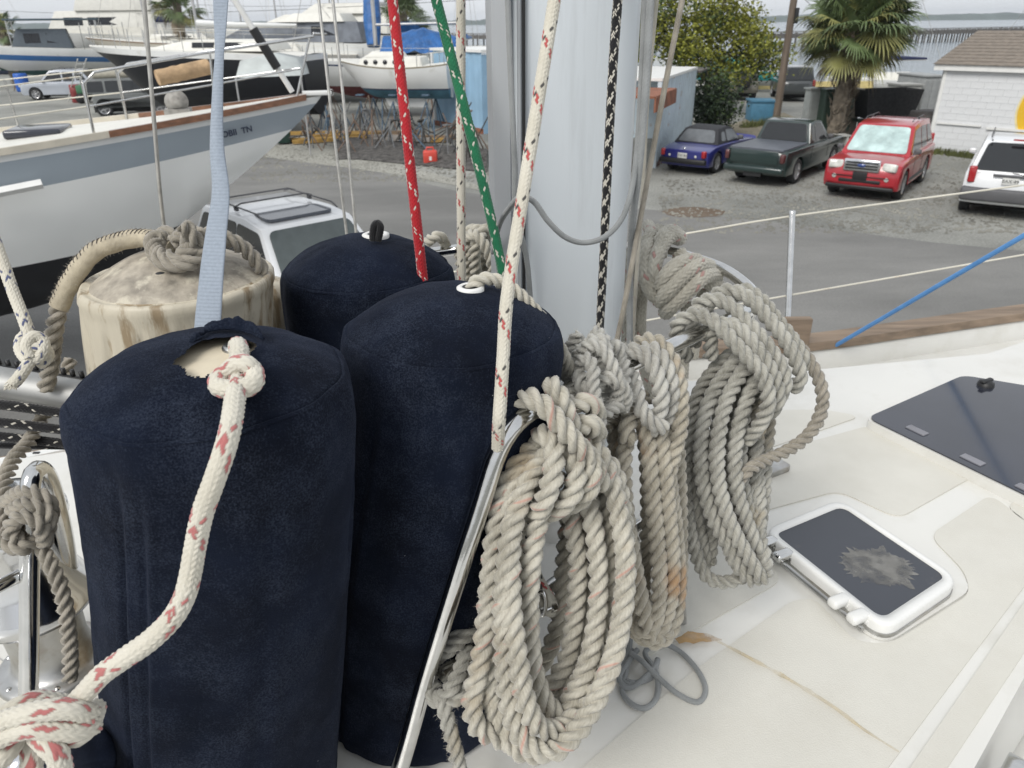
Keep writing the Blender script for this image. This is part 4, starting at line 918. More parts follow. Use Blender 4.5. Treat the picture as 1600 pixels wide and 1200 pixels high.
# rope from up left onto the steel loop rail, knotted, tail down the winch
tr = thing('tied_rope', at(45, 800, .92), 'weathered grey laid rope hitched round the steel rail with its end hanging over the winch', 'rope'); rt = .0105
def LT(n_, p, r=rt): return rope3(n_, pix(p), r, ROPE_DK, tr)
LT('rope', [(110, 560, 1.12), (95, 610, 1.11), (68, 650, 1.09), (45, 690, 1.05), (20, 720, 1.01), (5, 760, .97), (4, 800, .94), (10, 840, .925), (30, 860, .92)])
LT('wrap', [(8, 790, .95), (22, 775, .925), (45, 768, .905), (66, 776, .90), (78, 792, .91), (76, 812, .925), (60, 822, .94)])
LT('wrap', [(20, 800, .92), (38, 788, .90), (60, 790, .895), (74, 806, .90), (74, 826, .91), (60, 836, .925)])
LT('wrap', [(60, 845, .93), (40, 848, .915), (22, 838, .905), (18, 822, .90), (30, 808, .895), (50, 808, .892), (64, 822, .895), (70, 842, .91), (66, 852, .93)])
LT('wrap', [(0, 830, .93), (15, 850, .91), (35, 856, .905), (55, 848, .92)])
LT('tail', [(62, 850, .925), (74, 872, .915), (90, 905, .91), (100, 940, .91), (106, 980, .915), (110, 1020, .92), (109, 1064, .925)], .0098)
# blue line at right
bu = thing('blue_line', on(1280, 556, 2.95), 'thin bright blue line running from the deck up past the right edge', 'rope')
braid('rope', [on(1278, 556, 2.96), at(1850, 222, 1.9)], .0085, ROPE_BLU, bu, 8)
# green-white chafed cord along the toe rail
sc = thing('rail_cord', on(1300, 548, 2.94), 'grey-green twisted cord lying along the deck below the teak rail', 'rope')
rope3('rope', [on(x, y, 2.955) for x, y in ((1285, 551), (1340, 546), (1430, 534), (1520, 522), (1620, 507), (1750, 490))], .0085, ROPE_DK, sc, nseg=15, step=.004)

def fuzz(root, n, col, ln=.0035):
    """loose broken fibres standing off a rope; uncountable"""
    V = []; F = []; ch = [o for o in root.children if o.type == 'MESH' and o.name.split('.')[0] != 'lead']; tot = sum(len(o.data.vertices) for o in ch)
    for o in ch:
        vs = o.data.vertices; k = int(n*len(vs)/tot)
        for i in range(k):
            v = vs[random.randrange(len(vs)-2)]; p = v.co; nn = v.normal; a = Vector((random.gauss(0, 1), random.gauss(0, 1), random.gauss(0, 1))); d = (nn+a*.55).normalized(); L_ = ln*random.uniform(.4, 1.5); s_ = d.cross(a).normalized()*.00016; b = len(V)
            m_ = p+d*L_*.55; e = m_+(d+a*.4).normalized()*L_*.5; V += [p-s_, p+s_, m_+s_*.8, m_-s_*.8, e]; F += [(b, b+1, b+2), (b, b+2, b+3), (b+3, b+2, b+4)]
    o = link('fuzz', fastmesh('fuzz', V, F, False), M('fibre', col, .9, var=.1), root, True); o['kind'] = 'stuff'
for r_, n_, c_, l_ in ((c1, 9000, (.55, .51, .43), .003), (c2, 9000, (.52, .48, .4), .0038), (c3, 16000, (.52, .51, .47), .0048), (c4, 12000, (.47, .455, .41), .004), (c5, 4000, (.48, .46, .4), .004), (c7, 3000, (.47, .45, .41), .004), (cg, 4000, (.42, .39, .33), .004), (tr, 3000, (.4, .37, .31), .003)): fuzz(r_, n_, c_, l_)

# ================================================================== YARD
def road_mat(name, c1, c2, rough=.9, big=.12, streak=None, speck=.25, spk=45, bscale=35):
    m = bpy.data.materials.new(name); m.use_nodes = True; t = m.node_tree; n = t.nodes.new; l = t.links.new; b = t.nodes['Principled BSDF']
    b.inputs['Roughness'].default_value = rough; b.inputs['Specular IOR Level'].default_value = .25
    tc = n('ShaderNodeTexCoord'); mp = n('ShaderNodeMapping'); mp.inputs['Rotation'].default_value = (0, 0, R(-14)); mp.inputs['Scale'].default_value = streak or (1, 1, 1); l(tc.outputs['Object'], mp.inputs[0])
    a = n('ShaderNodeTexNoise'); a.inputs['Scale'].default_value = big*2; a.inputs['Detail'].default_value = 9; a.inputs['Roughness'].default_value = .62; l(mp.outputs[0], a.inputs[0])
    d = n('ShaderNodeTexNoise'); d.inputs['Scale'].default_value = spk; d.inputs['Detail'].default_value = 3; l(tc.outputs['Object'], d.inputs[0])
    cr = n('ShaderNodeValToRGB'); cr.color_ramp.elements[0].position = .38; cr.color_ramp.elements[1].position = .64
    cr.color_ramp.elements[0].color = tuple(c1)+(1,); cr.color_ramp.elements[1].color = tuple(c2)+(1,); l(a.outputs[0], cr.inputs[0])
    mr = n('ShaderNodeMapRange'); mr.inputs[1].default_value = .3; mr.inputs[2].default_value = .7; mr.inputs[3].default_value = 1-speck; mr.inputs[4].default_value = 1+speck; l(d.outputs[0], mr.inputs[0])
    mx = n('ShaderNodeMix'); mx.data_type = 'RGBA'; mx.blend_type = 'MULTIPLY'; mx.inputs[0].default_value = 1; l(cr.outputs[0], mx.inputs[6]); l(mr.outputs[0], mx.inputs[7]); l(mx.outputs[2], b.inputs['Base Color'])
    bp = n('ShaderNodeBump'); bp.inputs['Strength'].default_value = .5; bp.inputs['Distance'].default_value = .02; l(d.outputs[0], bp.inputs['Height']); l(bp.outputs[0], b.inputs['Normal'])
    return m
GRAVEL = road_mat('gravel', (.18, .182, .168), (.31, .31, .285), speck=.28, spk=22)
ASPH = road_mat('asphalt', (.155, .154, .148), (.225, .222, .212), streak=(.5, 1.25, 1), speck=.10, big=.16, spk=30)
SHORE = road_mat('shoulder_dirt', (.17, .15, .11), (.26, .235, .18), speck=.3, spk=10)
def ground_sheet(name, P, z, mat):
    mb = MB(); mb.add([(p[0], p[1], z) for p in P], [tuple(range(len(P)))]); o = mb.build(name, mat); o['kind'] = 'structure'; return o
ground_sheet('ground', [(-260, -60), (75, -60), (75, 30), (60, 49), (31, 53), (17, 61), (9, 86), (-10, 92), (-260, 105)], 0, GRAVEL)
# seawall edge down to the water
mb = MB(); E_ = [(75, 30), (60, 49), (31, 53), (17, 61), (9, 86), (-10, 92), (-260, 105)]
V = [(x, y, 0) for x, y in E_]+[(x+.3, y+.5, -1.6) for x, y in E_]; k = len(E_)
mb.add(V, [(i, i+1, k+i+1, k+i) for i in range(k-1)]); mb.build('bank', SHORE)['kind'] = 'structure'
g = [on(x, y) for x, y in ((-60, 262), (150, 243), (380, 240), (560, 262), (720, 300), (880, 318), (1050, 330), (1250, 352), (1450, 378), (1700, 402))]
ground_sheet('road', [(-40, 3), (-40, 14)] + [(p.x, p.y) for p in g] + [(30, 16), (40, 6), (40, -10), (-40, -10)], .004, ASPH)
far_lane = [on(x, y) for x, y in ((400, 232), (480, 222), (560, 226), (640, 262), (760, 292), (900, 300), (900, 306), (760, 300), (640, 276), (540, 262), (400, 244))]
GRAVL = road_mat('pale_gravel', (.24, .235, .205), (.33, .325, .29), speck=.3, spk=12)
ground_sheet('road_edge', [(p.x, p.y) for p in far_lane], .008, GRAVL)
lot = [on(x, y) for x, y in ((1050, 225), (1180, 182), (1225, 176), (1290, 205), (1300, 232), (1180, 236), (1105, 222))]
ground_sheet('dirt_patch', [(p.x, p.y) for p in lot], .004, SHORE)
oil = road_mat('oil_stain', (.12, .085, .06), (.17, .14, .11)); c = on(1085, 332)
mb = MB(); P = [(c.x+(1.0+.25*mnoise.noise(Vector((math.cos(a)*2, math.sin(a)*2, 0))))*math.cos(a)*.75, c.y+math.sin(a)*.55*(1+.3*mnoise.noise(Vector((math.cos(a)*2, math.sin(a)*2, 5)))), .008) for a in [i*.2 for i in range(31)]]
mb.add(P, [tuple(range(31))]); mb.build('oil_stain', oil)['kind'] = 'structure'
# loose stones on the gravel (uncountable)
def stones():
    V = []; F = []; n0 = 0
    for i in range(5200):
        px, py = random.uniform(1030, 1600), 200+165*random.random()**.8
        if i % 3 == 0: px, py = random.uniform(390, 770), random.uniform(225, 285)
        p = on(px, py); s_ = random.uniform(.012, .04)*(1+random.random()); a = random.random()*6
        for k_ in range(4): V.append((p.x+math.cos(a+k_*1.57)*s_*random.uniform(.7, 1.3), p.y+math.sin(a+k_*1.57)*s_, .006))
        V.append((p.x, p.y, .006+s_*.7)); b = n0*5; F += [(b, b+1, b+4), (b+1, b+2, b+4), (b+2, b+3, b+4), (b+3, b, b+4)]; n0 += 1
    o = link('loose_stones', fastmesh('loose_stones', V, F, False), M('stone', (.20, .195, .17), .9, var=.35, scale=.7)); tag(o, 'scattered pale loose stones over the gravel car park', kind='stuff')
stones()
# water, far shore, pier
wm = M('water', (.20, .24, .27), .13, 0, var=.1, scale=.02, bump=.5, bscale=.9, stretch=(.5, 1.6, 1)); 
mb = MB(); mb.add([(-1340, 20, -1.5), (1340, 20, -1.5), (1340, 1700, -1.5), (-1340, 1700, -1.5)], [(0, 1, 2, 3)]); mb.build('water', wm)['kind'] = 'structure'
mb = MB(); V = []; k = 800
for i in range(k):
    x = -1330+2660*i/(k-1); h = 8.5+3*mnoise.noise(Vector((x*.006, 0, 0)))+2.5*mnoise.noise(Vector((x*.04, 3, 0)))+1.3*mnoise.noise(Vector((x*.3, 7, 0)))
    V += [(x, 1500+30*mnoise.noise(Vector((x*.004, 0, 4))), -1.6), (x, 1515, h*.8), (x, 1550, h), (x, 1700, h*.5)]
mb.add(V, [(i*4+j, (i+1)*4+j, (i+1)*4+j+1, i*4+j+1) for i in range(k-1) for j in range(3)], 0, False)
mb.build('far_shore', M('far_trees', (.075, .1, .085), .9, var=.3, scale=.02))['kind'] = 'structure'
WOODG = M('weathered_wood', (.11, .10, .09), .85, var=.3, scale=3, bump=.2, bscale=10)
def pier(label, a, b, top, n, wdt=2.4):
    a = Vector(a); b = Vector(b); root = thing('pier', a, label, 'pier'); d = (b-a); L_ = d.length; d.normalize(); nn = Vector((-d.y, d.x, 0))
    mb = MB(); mb.box(((a.x+b.x)/2, (a.y+b.y)/2, top-.1), (L_, wdt, .9), rz=math.atan2(d.y, d.x)); mb.build('deck', WOODG, root, True)
    mb = MB(); mb.box(((a.x+b.x)/2, (a.y+b.y)/2, top+.75), (L_, .1, .12), rz=math.atan2(d.y, d.x)); mb.box(((a.x+b.x)/2, (a.y+b.y)/2, top+.55), (L_, .08, .1), rz=math.atan2(d.y, d.x)); mb.build('railing', WOODG, root, True)
    for i in range(n):
        p = a+d*(L_*(i+.5)/n); mb = MB()
        for s_ in (-1, 1): mb = MB(); q = p+nn*s_*wdt*.45; mb.tube([(q.x, q.y, -1.7), (q.x, q.y, top+(.5 if i % 2 else .65))], .2, 8); mb.build('piling', WOODG, root, True)
pier('long dark timber pier crossing the water behind the shed roof', on(1180, 76, -1.5), on(1720, 57, -1.5), .9, 60)
pier('timber pier far left behind the boats, above the small white cabin boat', on(540, 66, -1.5), on(1060, 78, -1.5), .6, 30)

# ================================================================== VEHICLES (local: x forward, y left)
def paint(name, c, **k): return M(name, c, .28, .0, var=.04, scale=2, coat=.8, **k)
GLASS = M('car_glass', (.012, .014, .016), .06, 0, var=.1, spec=.7); GLASSG = M('car_glass_green', (.075, .09, .09), .08, var=.1)
GREYP = M('grey_cladding', (.09, .09, .095), .6, var=.1); LENSR = M('tail_lens', (.35, .015, .02), .15, coat=.6); LENSW = M('head_lens', (.62, .62, .58), .12, coat=.8, var=.25, scale=9)
AMBER = M('amber_lens', (.55, .2, .03), .2, coat=.5); PLATE = M('plate_white', (.6, .6, .58), .5); ALLOY = M('alloy', (.55, .55, .56), .3, .8); WELL = M('wheel_well', (.008, .008, .008), .9)
def wheel(root, x, y, r=.36, wd=.23, rim=ALLOY, spokes=5):
    s_ = 1 if y > 0 else -1; T = Matrix.Translation((x, y, r)) @ Matrix.Rotation(R(-90*s_), 4, 'X')
    mb = MB(); mb.lathe([(r*.62, -wd/2), (r*.92, -wd/2), (r, -wd*.33), (r, wd*.33), (r*.93, wd/2), (r*.68, wd/2), (r*.64, wd*.4), (r*.62, -wd*.2)], 28, T=T)
    wob = mb.build('wheel', RUBBER, root)
    mb = MB(); mb.lathe([(r*.66, wd*.44), (r*.63, wd*.45), (r*.6, wd*.3), (r*.6, wd*.05), (0, wd*.05)], 24, 0, T=T); mb.lathe([(0, wd*.42), (r*.16, wd*.4), (r*.18, wd*.2)], 12, T=T)
    for k in range(spokes):
        a = 2*math.pi*k/spokes; mb.box((0, 0, 0), (r*.54, r*.15, .03), T=T @ Matrix.Rotation(a, 4, 'Z') @ Matrix.Translation((r*.34, 0, wd*.34)))
    mb.lathe([(r*.6, wd*.40), (r*.67, wd*.46)], 24, T=T); mb.build('rim', [rim, WELL], wob)
def arc(cx, cz, r, a0, a1, n=8): return [(cx+r*math.cos(R(a0+(a1-a0)*i/n)), cz+r*math.sin(R(a0+(a1-a0)*i/n))) for i in range(n+1)]
def loft_side(mb, outline, layers, mi=0):
    """outline in x,z; layers = list of (y, fx, fz) ; fx pulls the ends in, fz lowers the top"""
    k = len(outline); xs = [p[0] for p in outline]; x0, x1 = min(xs), max(xs); zt = max(p[1] for p in outline); zb = min(p[1] for p in outline); vs = []
    for y, fx, dz in layers:
        for x, z in outline:
            e = 2*(x-x0)/(x1-x0)-1
            x2 = x-(x1-x0)/2*fx*abs(e)**5*(1 if e > 0 else -1)
            vs.append((x2, y, z-dz*max(0, (z-zb)/(zt-zb))**3))
    fs = [(a*k+i, (a+1)*k+i, (a+1)*k+(i+1) % k, a*k+(i+1) % k) for a in range(len(layers)-1) for i in range(k)]
    fs += [tuple(range(k)), tuple(reversed(range((len(layers)-1)*k, len(layers)*k)))]
    mb.add(vs, fs, mi, False)
def inset_poly(P, d):
    out = []; n_ = len(P); A_ = sum(P[i][0]*P[(i+1) % n_][1]-P[(i+1) % n_][0]*P[i][1] for i in range(n_)); sg = 1 if A_ > 0 else -1
    for i in range(n_):
        a = Vector(P[i-1]); b = Vector(P[i]); c = Vector(P[(i+1) % n_]); e1 = (b-a).normalized(); e2 = (c-b).normalized()
        n1 = Vector((-e1.y, e1.x))*sg; n2 = Vector((-e2.y, e2.x))*sg; m_ = (n1+n2); m_ = m_/max(.4, m_.length_squared/2*1.0)
        out.append(b+m_*d*1.0)
    return out
def car(label, loc, rz, body, L=4.45, W=1.8, zb=.30, hood=1.02, hoodx=.95, belt=1.02, roof=1.70, wf=1.32, wr=-1.30, wrad=.36, gh=None, sides=(), grp=None, clad=None, roofm=None, rim=ALLOY, cat='car', name='parked_car',
        front='suv', rear='suv', tail_z=None, rails=True, glass=GLASS, wsglass=None, cat_roofmat=None, deck=None, taper=.16):
    root = thing(name, (loc[0], loc[1], 0), label, cat, grp, rz); h = L/2; w2 = W/2; ar = wrad+.07; tz = tail_z or belt
    out = [(h-.10, zb), (h, zb+.14), (h+.0, .62), (h-.03, .78), (h-.12, .92 if hood > .95 else hood-.12), (h-.35, hood-.05), (hoodx, hood)]
    if deck: out += deck
    else: out += [(-h+.10, tz)]
    out += [(-h+.02, tz-.12), (-h, .68), (-h, zb+.16), (-h+.10, zb)]
    out += [(p[0], max(p[1], zb)) for p in arc(wr, wrad, ar, 190, -10, 10)] + [(p[0], max(p[1], zb)) for p in arc(wf, wrad, ar, 190, -10, 10)]
    # clean duplicates
    o2 = []
    for p in out:
        if not o2 or (abs(p[0]-o2[-1][0])+abs(p[1]-o2[-1][1])) > .004: o2.append(p)
    lay = [(-w2, .075, .05), (-w2*.985, .06, .03), (-w2*.9, .035, .012), (-w2*.6, .008, .0), (0, 0, -.006), (w2*.6, .008, .0), (w2*.9, .035, .012), (w2*.985, .06, .03), (w2, .075, .05)]
    mb = MB(); loft_side(mb, o2, lay); mb.build('body', body, root, bevel=.02)
    mb = MB(); mb.box(((wf+wr)/2, 0, .42), (wf-wr+2*ar+.02, W-.34, .42)); mb.build('underbody', WELL, root)
    for x in (wf, wr):
        for s_ in (-1, 1): wheel(root, x, s_*(w2-.115), wrad, .22, rim)
    # greenhouse
    G = gh; zr = max(p[1] for p in G); z0 = min(p[1] for p in G)
    def yy(z): return (w2-.06)-(z-z0)/(zr-z0)*taper
    cen = (sum(p[0] for p in G)/len(G), (z0+zr)/2); vs = []; k = len(G)
    ly = [(-1, 0), (-.93, .005), (-.6, .010), (0, .013), (.6, .010), (.93, .005), (1, 0)]
    for s_, up in ly:
        for x, z in G: vs.append((x, s_*yy(z), z+(up if z > z0+.3 else 0)))
    mb = MB(); fs = [(a*k+i, (a+1)*k+i, (a+1)*k+(i+1) % k, a*k+(i+1) % k) for a in range(len(ly)-1) for i in range(k)]+[tuple(range(k)), tuple(reversed(range((len(ly)-1)*k, len(ly)*k)))]
    mb.add(vs, fs, 0, False); mb.build('roof', roofm or body, root, bevel=.025)
    # side windows
    tp = -taper/(zr-z0)
    for P in sides:
        for s_ in (-1, 1):
            Pb = [Vector((x, 0, z)) for x, z in P]; Pr = roundpoly(Pb, .07, 3); mb = MB()
            va = [(p.x, s_*(yy(p.z)+.007), p.z) for p in Pr]; vb = [(p.x, s_*(yy(p.z)-.02), p.z) for p in Pr]; kk = len(Pr)
            mb.add(va+vb, [tuple(range(kk))]+[(i, (i+1) % kk, kk+(i+1) % kk, kk+i) for i in range(kk)]); mb.build('side_window', glass, root)
    # windscreen and rear glass on the sloping ends
    def slope(name, p, q, mat, m0=.06, sidein=.09, off=.012):
        p = Vector((p[0], 0, p[1])); q = Vector((q[0], 0, q[1])); d = (q-p); L_ = d.length; d.normalize(); nn = Vector((-d.z, 0, d.x)); 
        if nn.dot(Vector((p.x-cen[0], 0, .3))) < 0: nn = -nn
        a = p+d*m0; b = q-d*m0; ya = yy(a.z)-sidein; yb = yy(b.z)-sidein
        P = roundpoly([Vector((a.x, -ya, a.z)), Vector((a.x, ya, a.z)), Vector((b.x, yb, b.z)), Vector((b.x, -yb, b.z))], .10, 4); kk = len(P); mb = MB()
        bul = lambda v: nn*(off+.03*(1-(v.y/ya)**2)*0+0)
        mb.add([v+nn*(off+.012) for v in P]+[v-nn*.01 for v in P], [tuple(range(kk))]+[(i, (i+1) % kk, kk+(i+1) % kk, kk+i) for i in range(kk)]); o = mb.build(name, mat, root)
        return (a, b, ya, yb, nn)
    ws = slope('windscreen', G[0], G[1], wsglass or glass); rg_ = slope('rear_window', G[-1], G[-2], glass, .05, .1)
    for s_ in (-1, 1):                            # mirrors
        mb = MB(); mb.box((hoodx-.22, s_*(w2+.05), belt+.08), (.10, .17, .13), bev=.04); mb.box((hoodx-.2, s_*(w2-.0), belt+.03), (.07, .1, .05)); mb.build('mirror', GREYP if body is not WCAR else body, root)
    if rails:
        for s_ in (-1, 1):
            y = s_*(yy(zr)-.10); mb = MB(); mb.tube([(G[1][0]-.15, y, zr+.03), (G[1][0]-.3, y, zr+.085), (G[-2][0]+.35, y, zr+.085), (G[-2][0]+.15, y, zr+.03)], .012, 8)
            mb.box(((G[1][0]+G[-2][0])/2, y, zr+.055), (.08, .04, .06)); mb.build('roof_rail', GREYP, root)
    return root, dict(h=h, w2=w2, ws=ws, rg=rg_, yy=yy, zr=zr)
WCAR = paint('paint_white', (.70, .71, .72)); RCAR = paint('paint_red', (.36, .012, .022)); BCAR = paint('paint_blue', (.018, .022, .16)); GCAR = paint('paint_dark_green', (.012, .028, .026)); SCAR = paint('paint_silver', (.42, .45, .50))
SUNSH = M('sunshade_foil', (.50, .64, .62), .3, .4, var=.3, scale=2.5, bump=.25, bscale=5, coat=.6)
SUVG = [(1.02, 1.0), (.32, 1.66), (-.2, 1.72), (-1.55, 1.68), (-2.02, 1.0)]
SUVS = [[(.78, 1.06), (.30, 1.56), (-.33, 1.60), (-.36, 1.06)], [(-.44, 1.06), (-.41, 1.60), (-1.02, 1.59), (-1.10, 1.06)], [(-1.20, 1.10), (-1.12, 1.58), (-1.50, 1.56), (-1.78, 1.12)]]
def plate(root, x, z, col, rot=0, w_=.32, h_=.16, txt=None, dark=False, y=0):
    mb = MB(); mb.box((x, y, z), (.015, w_, h_), bev=.004); p = mb.build('number_plate', col, root)
    if txt:
        cu = bpy.data.curves.new('plate_text', 'FONT'); cu.body = txt; cu.size = .1; cu.align_x = 'CENTER'; cu.align_y = 'CENTER'; cu.extrude = .001
        o = bpy.data.objects.new('plate_text', cu); COL.objects.link(o); o.parent = p; o.location = (x+(.0095 if x > 0 else -.0095), y, z); o.rotation_euler = (R(90), 0, R(90 if x > 0 else -90))
        cu.materials.append(BLACK)
def lamps_front(root, d, z=.84, x=None, y=.66, s_=(.34, .17), mat=LENSW):
    for q in (-1, 1):
        mb = MB(); mb.box((0, 0, 0), (.16, s_[0], s_[1]), bev=.04, T=Matrix.Translation((x, q*y, z)) @ Matrix.Rotation(R(-14*q), 4, 'Z') @ Matrix.Rotation(R(-12), 4, 'Y')); mb.build('headlight', mat, root)
def lamps_rear(root, x, z, y, s_, mat=LENSR):
    for q in (-1, 1):
        mb = MB(); mb.box((x, q*y, z), (.14, s_[0], s_[1]), bev=.03, rz=R(10*q)); mb.build('tail_light', mat, root)
# red SUV
pf, pr = on(1405, 309), on(1440, 282); rz = math.atan2(*(lambda v: (v.y, v.x))(-(on(1437, 283)-on(1398, 313))))
c0 = on(1336, 314)
hd = Vector((math.cos(rz), math.sin(rz), 0)); ctr = Vector((c0.x, c0.y, 0))-hd*2.2
red, D = car('red SUV facing the boat, silver sunshade behind its windscreen', ctr, rz, RCAR, gh=SUVG, sides=SUVS, wsglass=SUNSH, zb=.3)
lamps_front(red, D, .86, 2.11, .64, (.34, .2))
mb = MB(); mb.box((2.20, 0, .88), (.08, .86, .30), bev=.03); gr = mb.build('grille', CHROME, red)
for z in (.81, .88, .95):
    mb = MB(); mb.box((2.243, 0, z), (.012, .76, .036)); mb.build('grille_slot', BLACK, gr)
mb = MB(); mb.lathe([(0, .012), (.09, .010), (.10, 0)], 20, T=Matrix.Translation((2.245, 0, .885)) @ Matrix.Rotation(R(90), 4, 'Y') @ Matrix.Diagonal((.45, 1, 1, 1))); mb.build('badge', paint('badge_blue', (.02, .05, .2)), gr)
plate(red, 2.235, .63, BLACK, w_=.34, h_=.2)
mb = MB(); mb.box((2.20, 0, .50), (.06, 1.0, .09), bev=.02); mb.build('bumper_intake', BLACK, red)
mb = MB(); mb.box((2.12, 0, .34), (.16, 1.62, .10), bev=.03); mb.build('bumper_lip', BLACK, red)
for q in (-1, 1):
    mb = MB(); mb.lathe([(0, .02), (.05, .015), (.055, 0)], 14, T=Matrix.Translation((2.19, q*.62, .58)) @ Matrix.Rotation(R(90), 4, 'Y')); mb.build('fog_light', LENSW, red)
    mb = MB(); mb.box((0, q*.903, .42), (1.75, .02, .09)); mb.build('sill', GREYP, red)
    mb = MB(); mb.box((-.05, q*.902, .93), (.18, .02, .03)); mb.build('door_handle', RCAR, red)
for x in (-.42, .55):
    for q in (-1, 1): mb = MB(); mb.box((x, q*.9015, .70), (.008, .004, .56)); mb.build('door_gap', BLACK, red)
mb = MB(); mb.box((2.23, 0, .62), (.03, 1.35, .012)); mb.build('panel_gap', BLACK, red)
lamps_rear(red, -2.10, 1.05, .74, (.16, .4))
# white SUV at right edge, seen from behind
c0 = on(1562, 343); rzw = R(57); hd = Vector((math.cos(rzw), math.sin(rzw), 0)); ctr = Vector((c0.x, c0.y, 0))+hd*2.0
whr, D = car('white SUV with grey bumper seen from behind at the right edge', ctr, rzw, WCAR, gh=[(1.0, 1.0), (.3, 1.62), (-.2, 1.68), (-1.5, 1.64), (-2.05, 1.02)], sides=SUVS, W=1.82, zb=.34)
lamps_rear(whr, -2.13, .98, .77, (.15, .36))
mb = MB(); mb.box((-2.16, 0, .56), (.26, 1.84, .30), bev=.06); mb.build('rear_bumper', GREYP, whr)
mb = MB(); mb.box((-2.235, 0, 1.0), (.03, .72, .06), bev=.01); mb.build('handle_trim', GREYP, whr); plate(whr, -2.235, .89, PLATE, txt='EAX 49')
mb = MB(); mb.tube([(-2.26, -.3, 1.03), (-2.13, .0, 1.06)], .01, 6); mb.build('rear_wiper', BLACK, whr)
for q in (-1, 1):
    mb = MB(); mb.box((0, q*.912, .46), (2.0, .03, .22), bev=.01); mb.build('cladding', GREYP, whr)
    mb = MB(); mb.box((-1.62, q*.55, 1.67), (.05, .03, .03)); mb.build('hinge', BLACK, whr)
mb = MB(); mb.box((-1.66, 0, 1.705), (.05, .3, .03)); mb.build('brake_light', LENSR, whr)
# white SUV below the neighbour's bow
a_, b_ = on(424, 356, 1.70), on(530, 336, 1.70); ac = (a_+b_)/2; dv = (b_-a_).normalized(); hd = Vector((dv.y, -dv.x, 0)); rz2 = math.atan2(hd.y, hd.x)
ctr = Vector((ac.x, ac.y, 0))-hd*.32
WG = [(1.05, 1.0), (.34, 1.70), (-.2, 1.76), (-1.6, 1.73), (-2.05, 1.0)]
whl, D = car('white SUV with sunroof parked below the neighbouring bow', ctr, rz2, WCAR, gh=WG, sides=[[(.84, 1.03), (.30, 1.645), (-.37, 1.68), (-.40, 1.03)], [(-.43, 1.03), (-.40, 1.68), (-1.04, 1.67), (-1.14, 1.03)], [(-1.20, 1.05), (-1.10, 1.665), (-1.56, 1.65), (-1.88, 1.06)]], wsglass=GLASSG, W=1.84, zb=.3, taper=.18)
mb = MB(); P = roundpoly([Vector((.22, -.5, 0)), Vector((.22, .5, 0)), Vector((-.30, .5, 0)), Vector((-.30, -.5, 0))], .1); mb.prism([(p.x, p.y) for p in P], 1.74, 1.782); mb.build('sunroof', M('sunroof_glass', (.10, .11, .13), .1), whl)
for x in (-.62, -1.15): mb = MB(); mb.tube([(x, -.62, 1.84), (x, -.5, 1.88), (x, .5, 1.88), (x, .62, 1.84)], .012, 8); mb.build('cross_bar', GREYP, whl)
lamps_front(whl, D, .84, 2.1, .64); lamps_rear(whl, -2.12, 1.05, .8, (.16, .4))
for x in (-.42, .55):
    for q in (-1, 1): mb = MB(); mb.box((x, q*.921, .70), (.008, .004, .56)); mb.build('door_gap', BLACK, whl)
# blue convertible, seen from behind
c0 = on(1066, 272); rzb = R(52); hd = Vector((math.cos(rzb), math.sin(rzb), 0)); ctr = Vector((c0.x, c0.y, 0))+hd*1.85
TOPM = M('soft_top', (.025, .026, .03), .8, var=.2, scale=20)
mgb, D = car('small dark blue convertible with black soft top, seen from behind', ctr, rzb, BCAR, L=3.9, W=1.56, zb=.24, hood=.80, hoodx=.55, belt=.82, wf=1.15, wr=-1.12, wrad=.30, tail_z=.74,
             deck=[(-.85, .82), (-1.35, .80), (-1.85, .70)], gh=[(.62, .80), (.22, 1.18), (-.1, 1.25), (-.75, 1.20), (-1.12, .80)], sides=[[(.48, .85), (.2, 1.14), (-.30, 1.17), (-.38, .85)], [(-.46, .87), (-.42, 1.13), (-.62, 1.12), (-.78, .87)]], roofm=TOPM, rails=False, taper=.2, glass=M('old_glass', (.13, .14, .15), .12))
lamps_rear(mgb, -1.90, .62, .66, (.12, .2), LENSR)
mb = MB(); mb.box((-1.93, 0, .40), (.14, 1.5, .15), bev=.04); mb.build('rear_bumper', BLACK, mgb); plate(mgb, -1.97, .56, PLATE, txt='TW 82', w_=.3, h_=.15)
for q in (-1, 1): mb = MB(); mb.lathe([(0, .03), (.03, .02), (.04, 0)], 12, T=Matrix.Translation((-1.96, q*.42, .55)) @ Matrix.Rotation(R(-90), 4, 'Y')); mb.build('reverse_light', LENSW, mgb)
mb = MB(); mb.lathe([(0, .01), (.035, .006), (.04, 0)], 14, T=Matrix.Translation((-1.86, 0, .765)) @ Matrix.Rotation(R(-40), 4, 'Y')); mb.build('badge', CHROME, mgb)
# dark green pickup
c0 = on(1172, 291); rzp = R(50); hd = Vector((math.cos(rzp), math.sin(rzp), 0)); ctr = Vector((c0.x, c0.y, 0))+hd*2.45
pk, D = car('dark green pickup truck with covered bed seen from behind', ctr, rzp, GCAR, L=4.9, W=1.74, zb=.32, hood=.98, hoodx=1.05, belt=.98, wf=1.58, wr=-1.35, wrad=.34, tail_z=.98, gh=[(1.12, .97), (.55, 1.50), (.2, 1.55), (-.28, 1.52), (-.52, .97)],
            sides=[[(.88, 1.02), (.50, 1.44), (.02, 1.47), (-.06, 1.02)], [(-.12, 1.04), (-.08, 1.44), (-.24, 1.43), (-.36, 1.06)]], rails=False, cat='pickup truck', name='pickup_truck', taper=.16)
COVER = M('bed_cover', (.10, .11, .13), .45, var=.1)
mb = MB(); P = roundpoly([Vector((-.58, -.78, 0)), Vector((-.58, .78, 0)), Vector((-2.36, .76, 0)), Vector((-2.36, -.76, 0))], .06); mb.prism([(p.x, p.y) for p in P], .96, 1.02); mb.build('bed_cover', COVER, pk, bevel=.01)
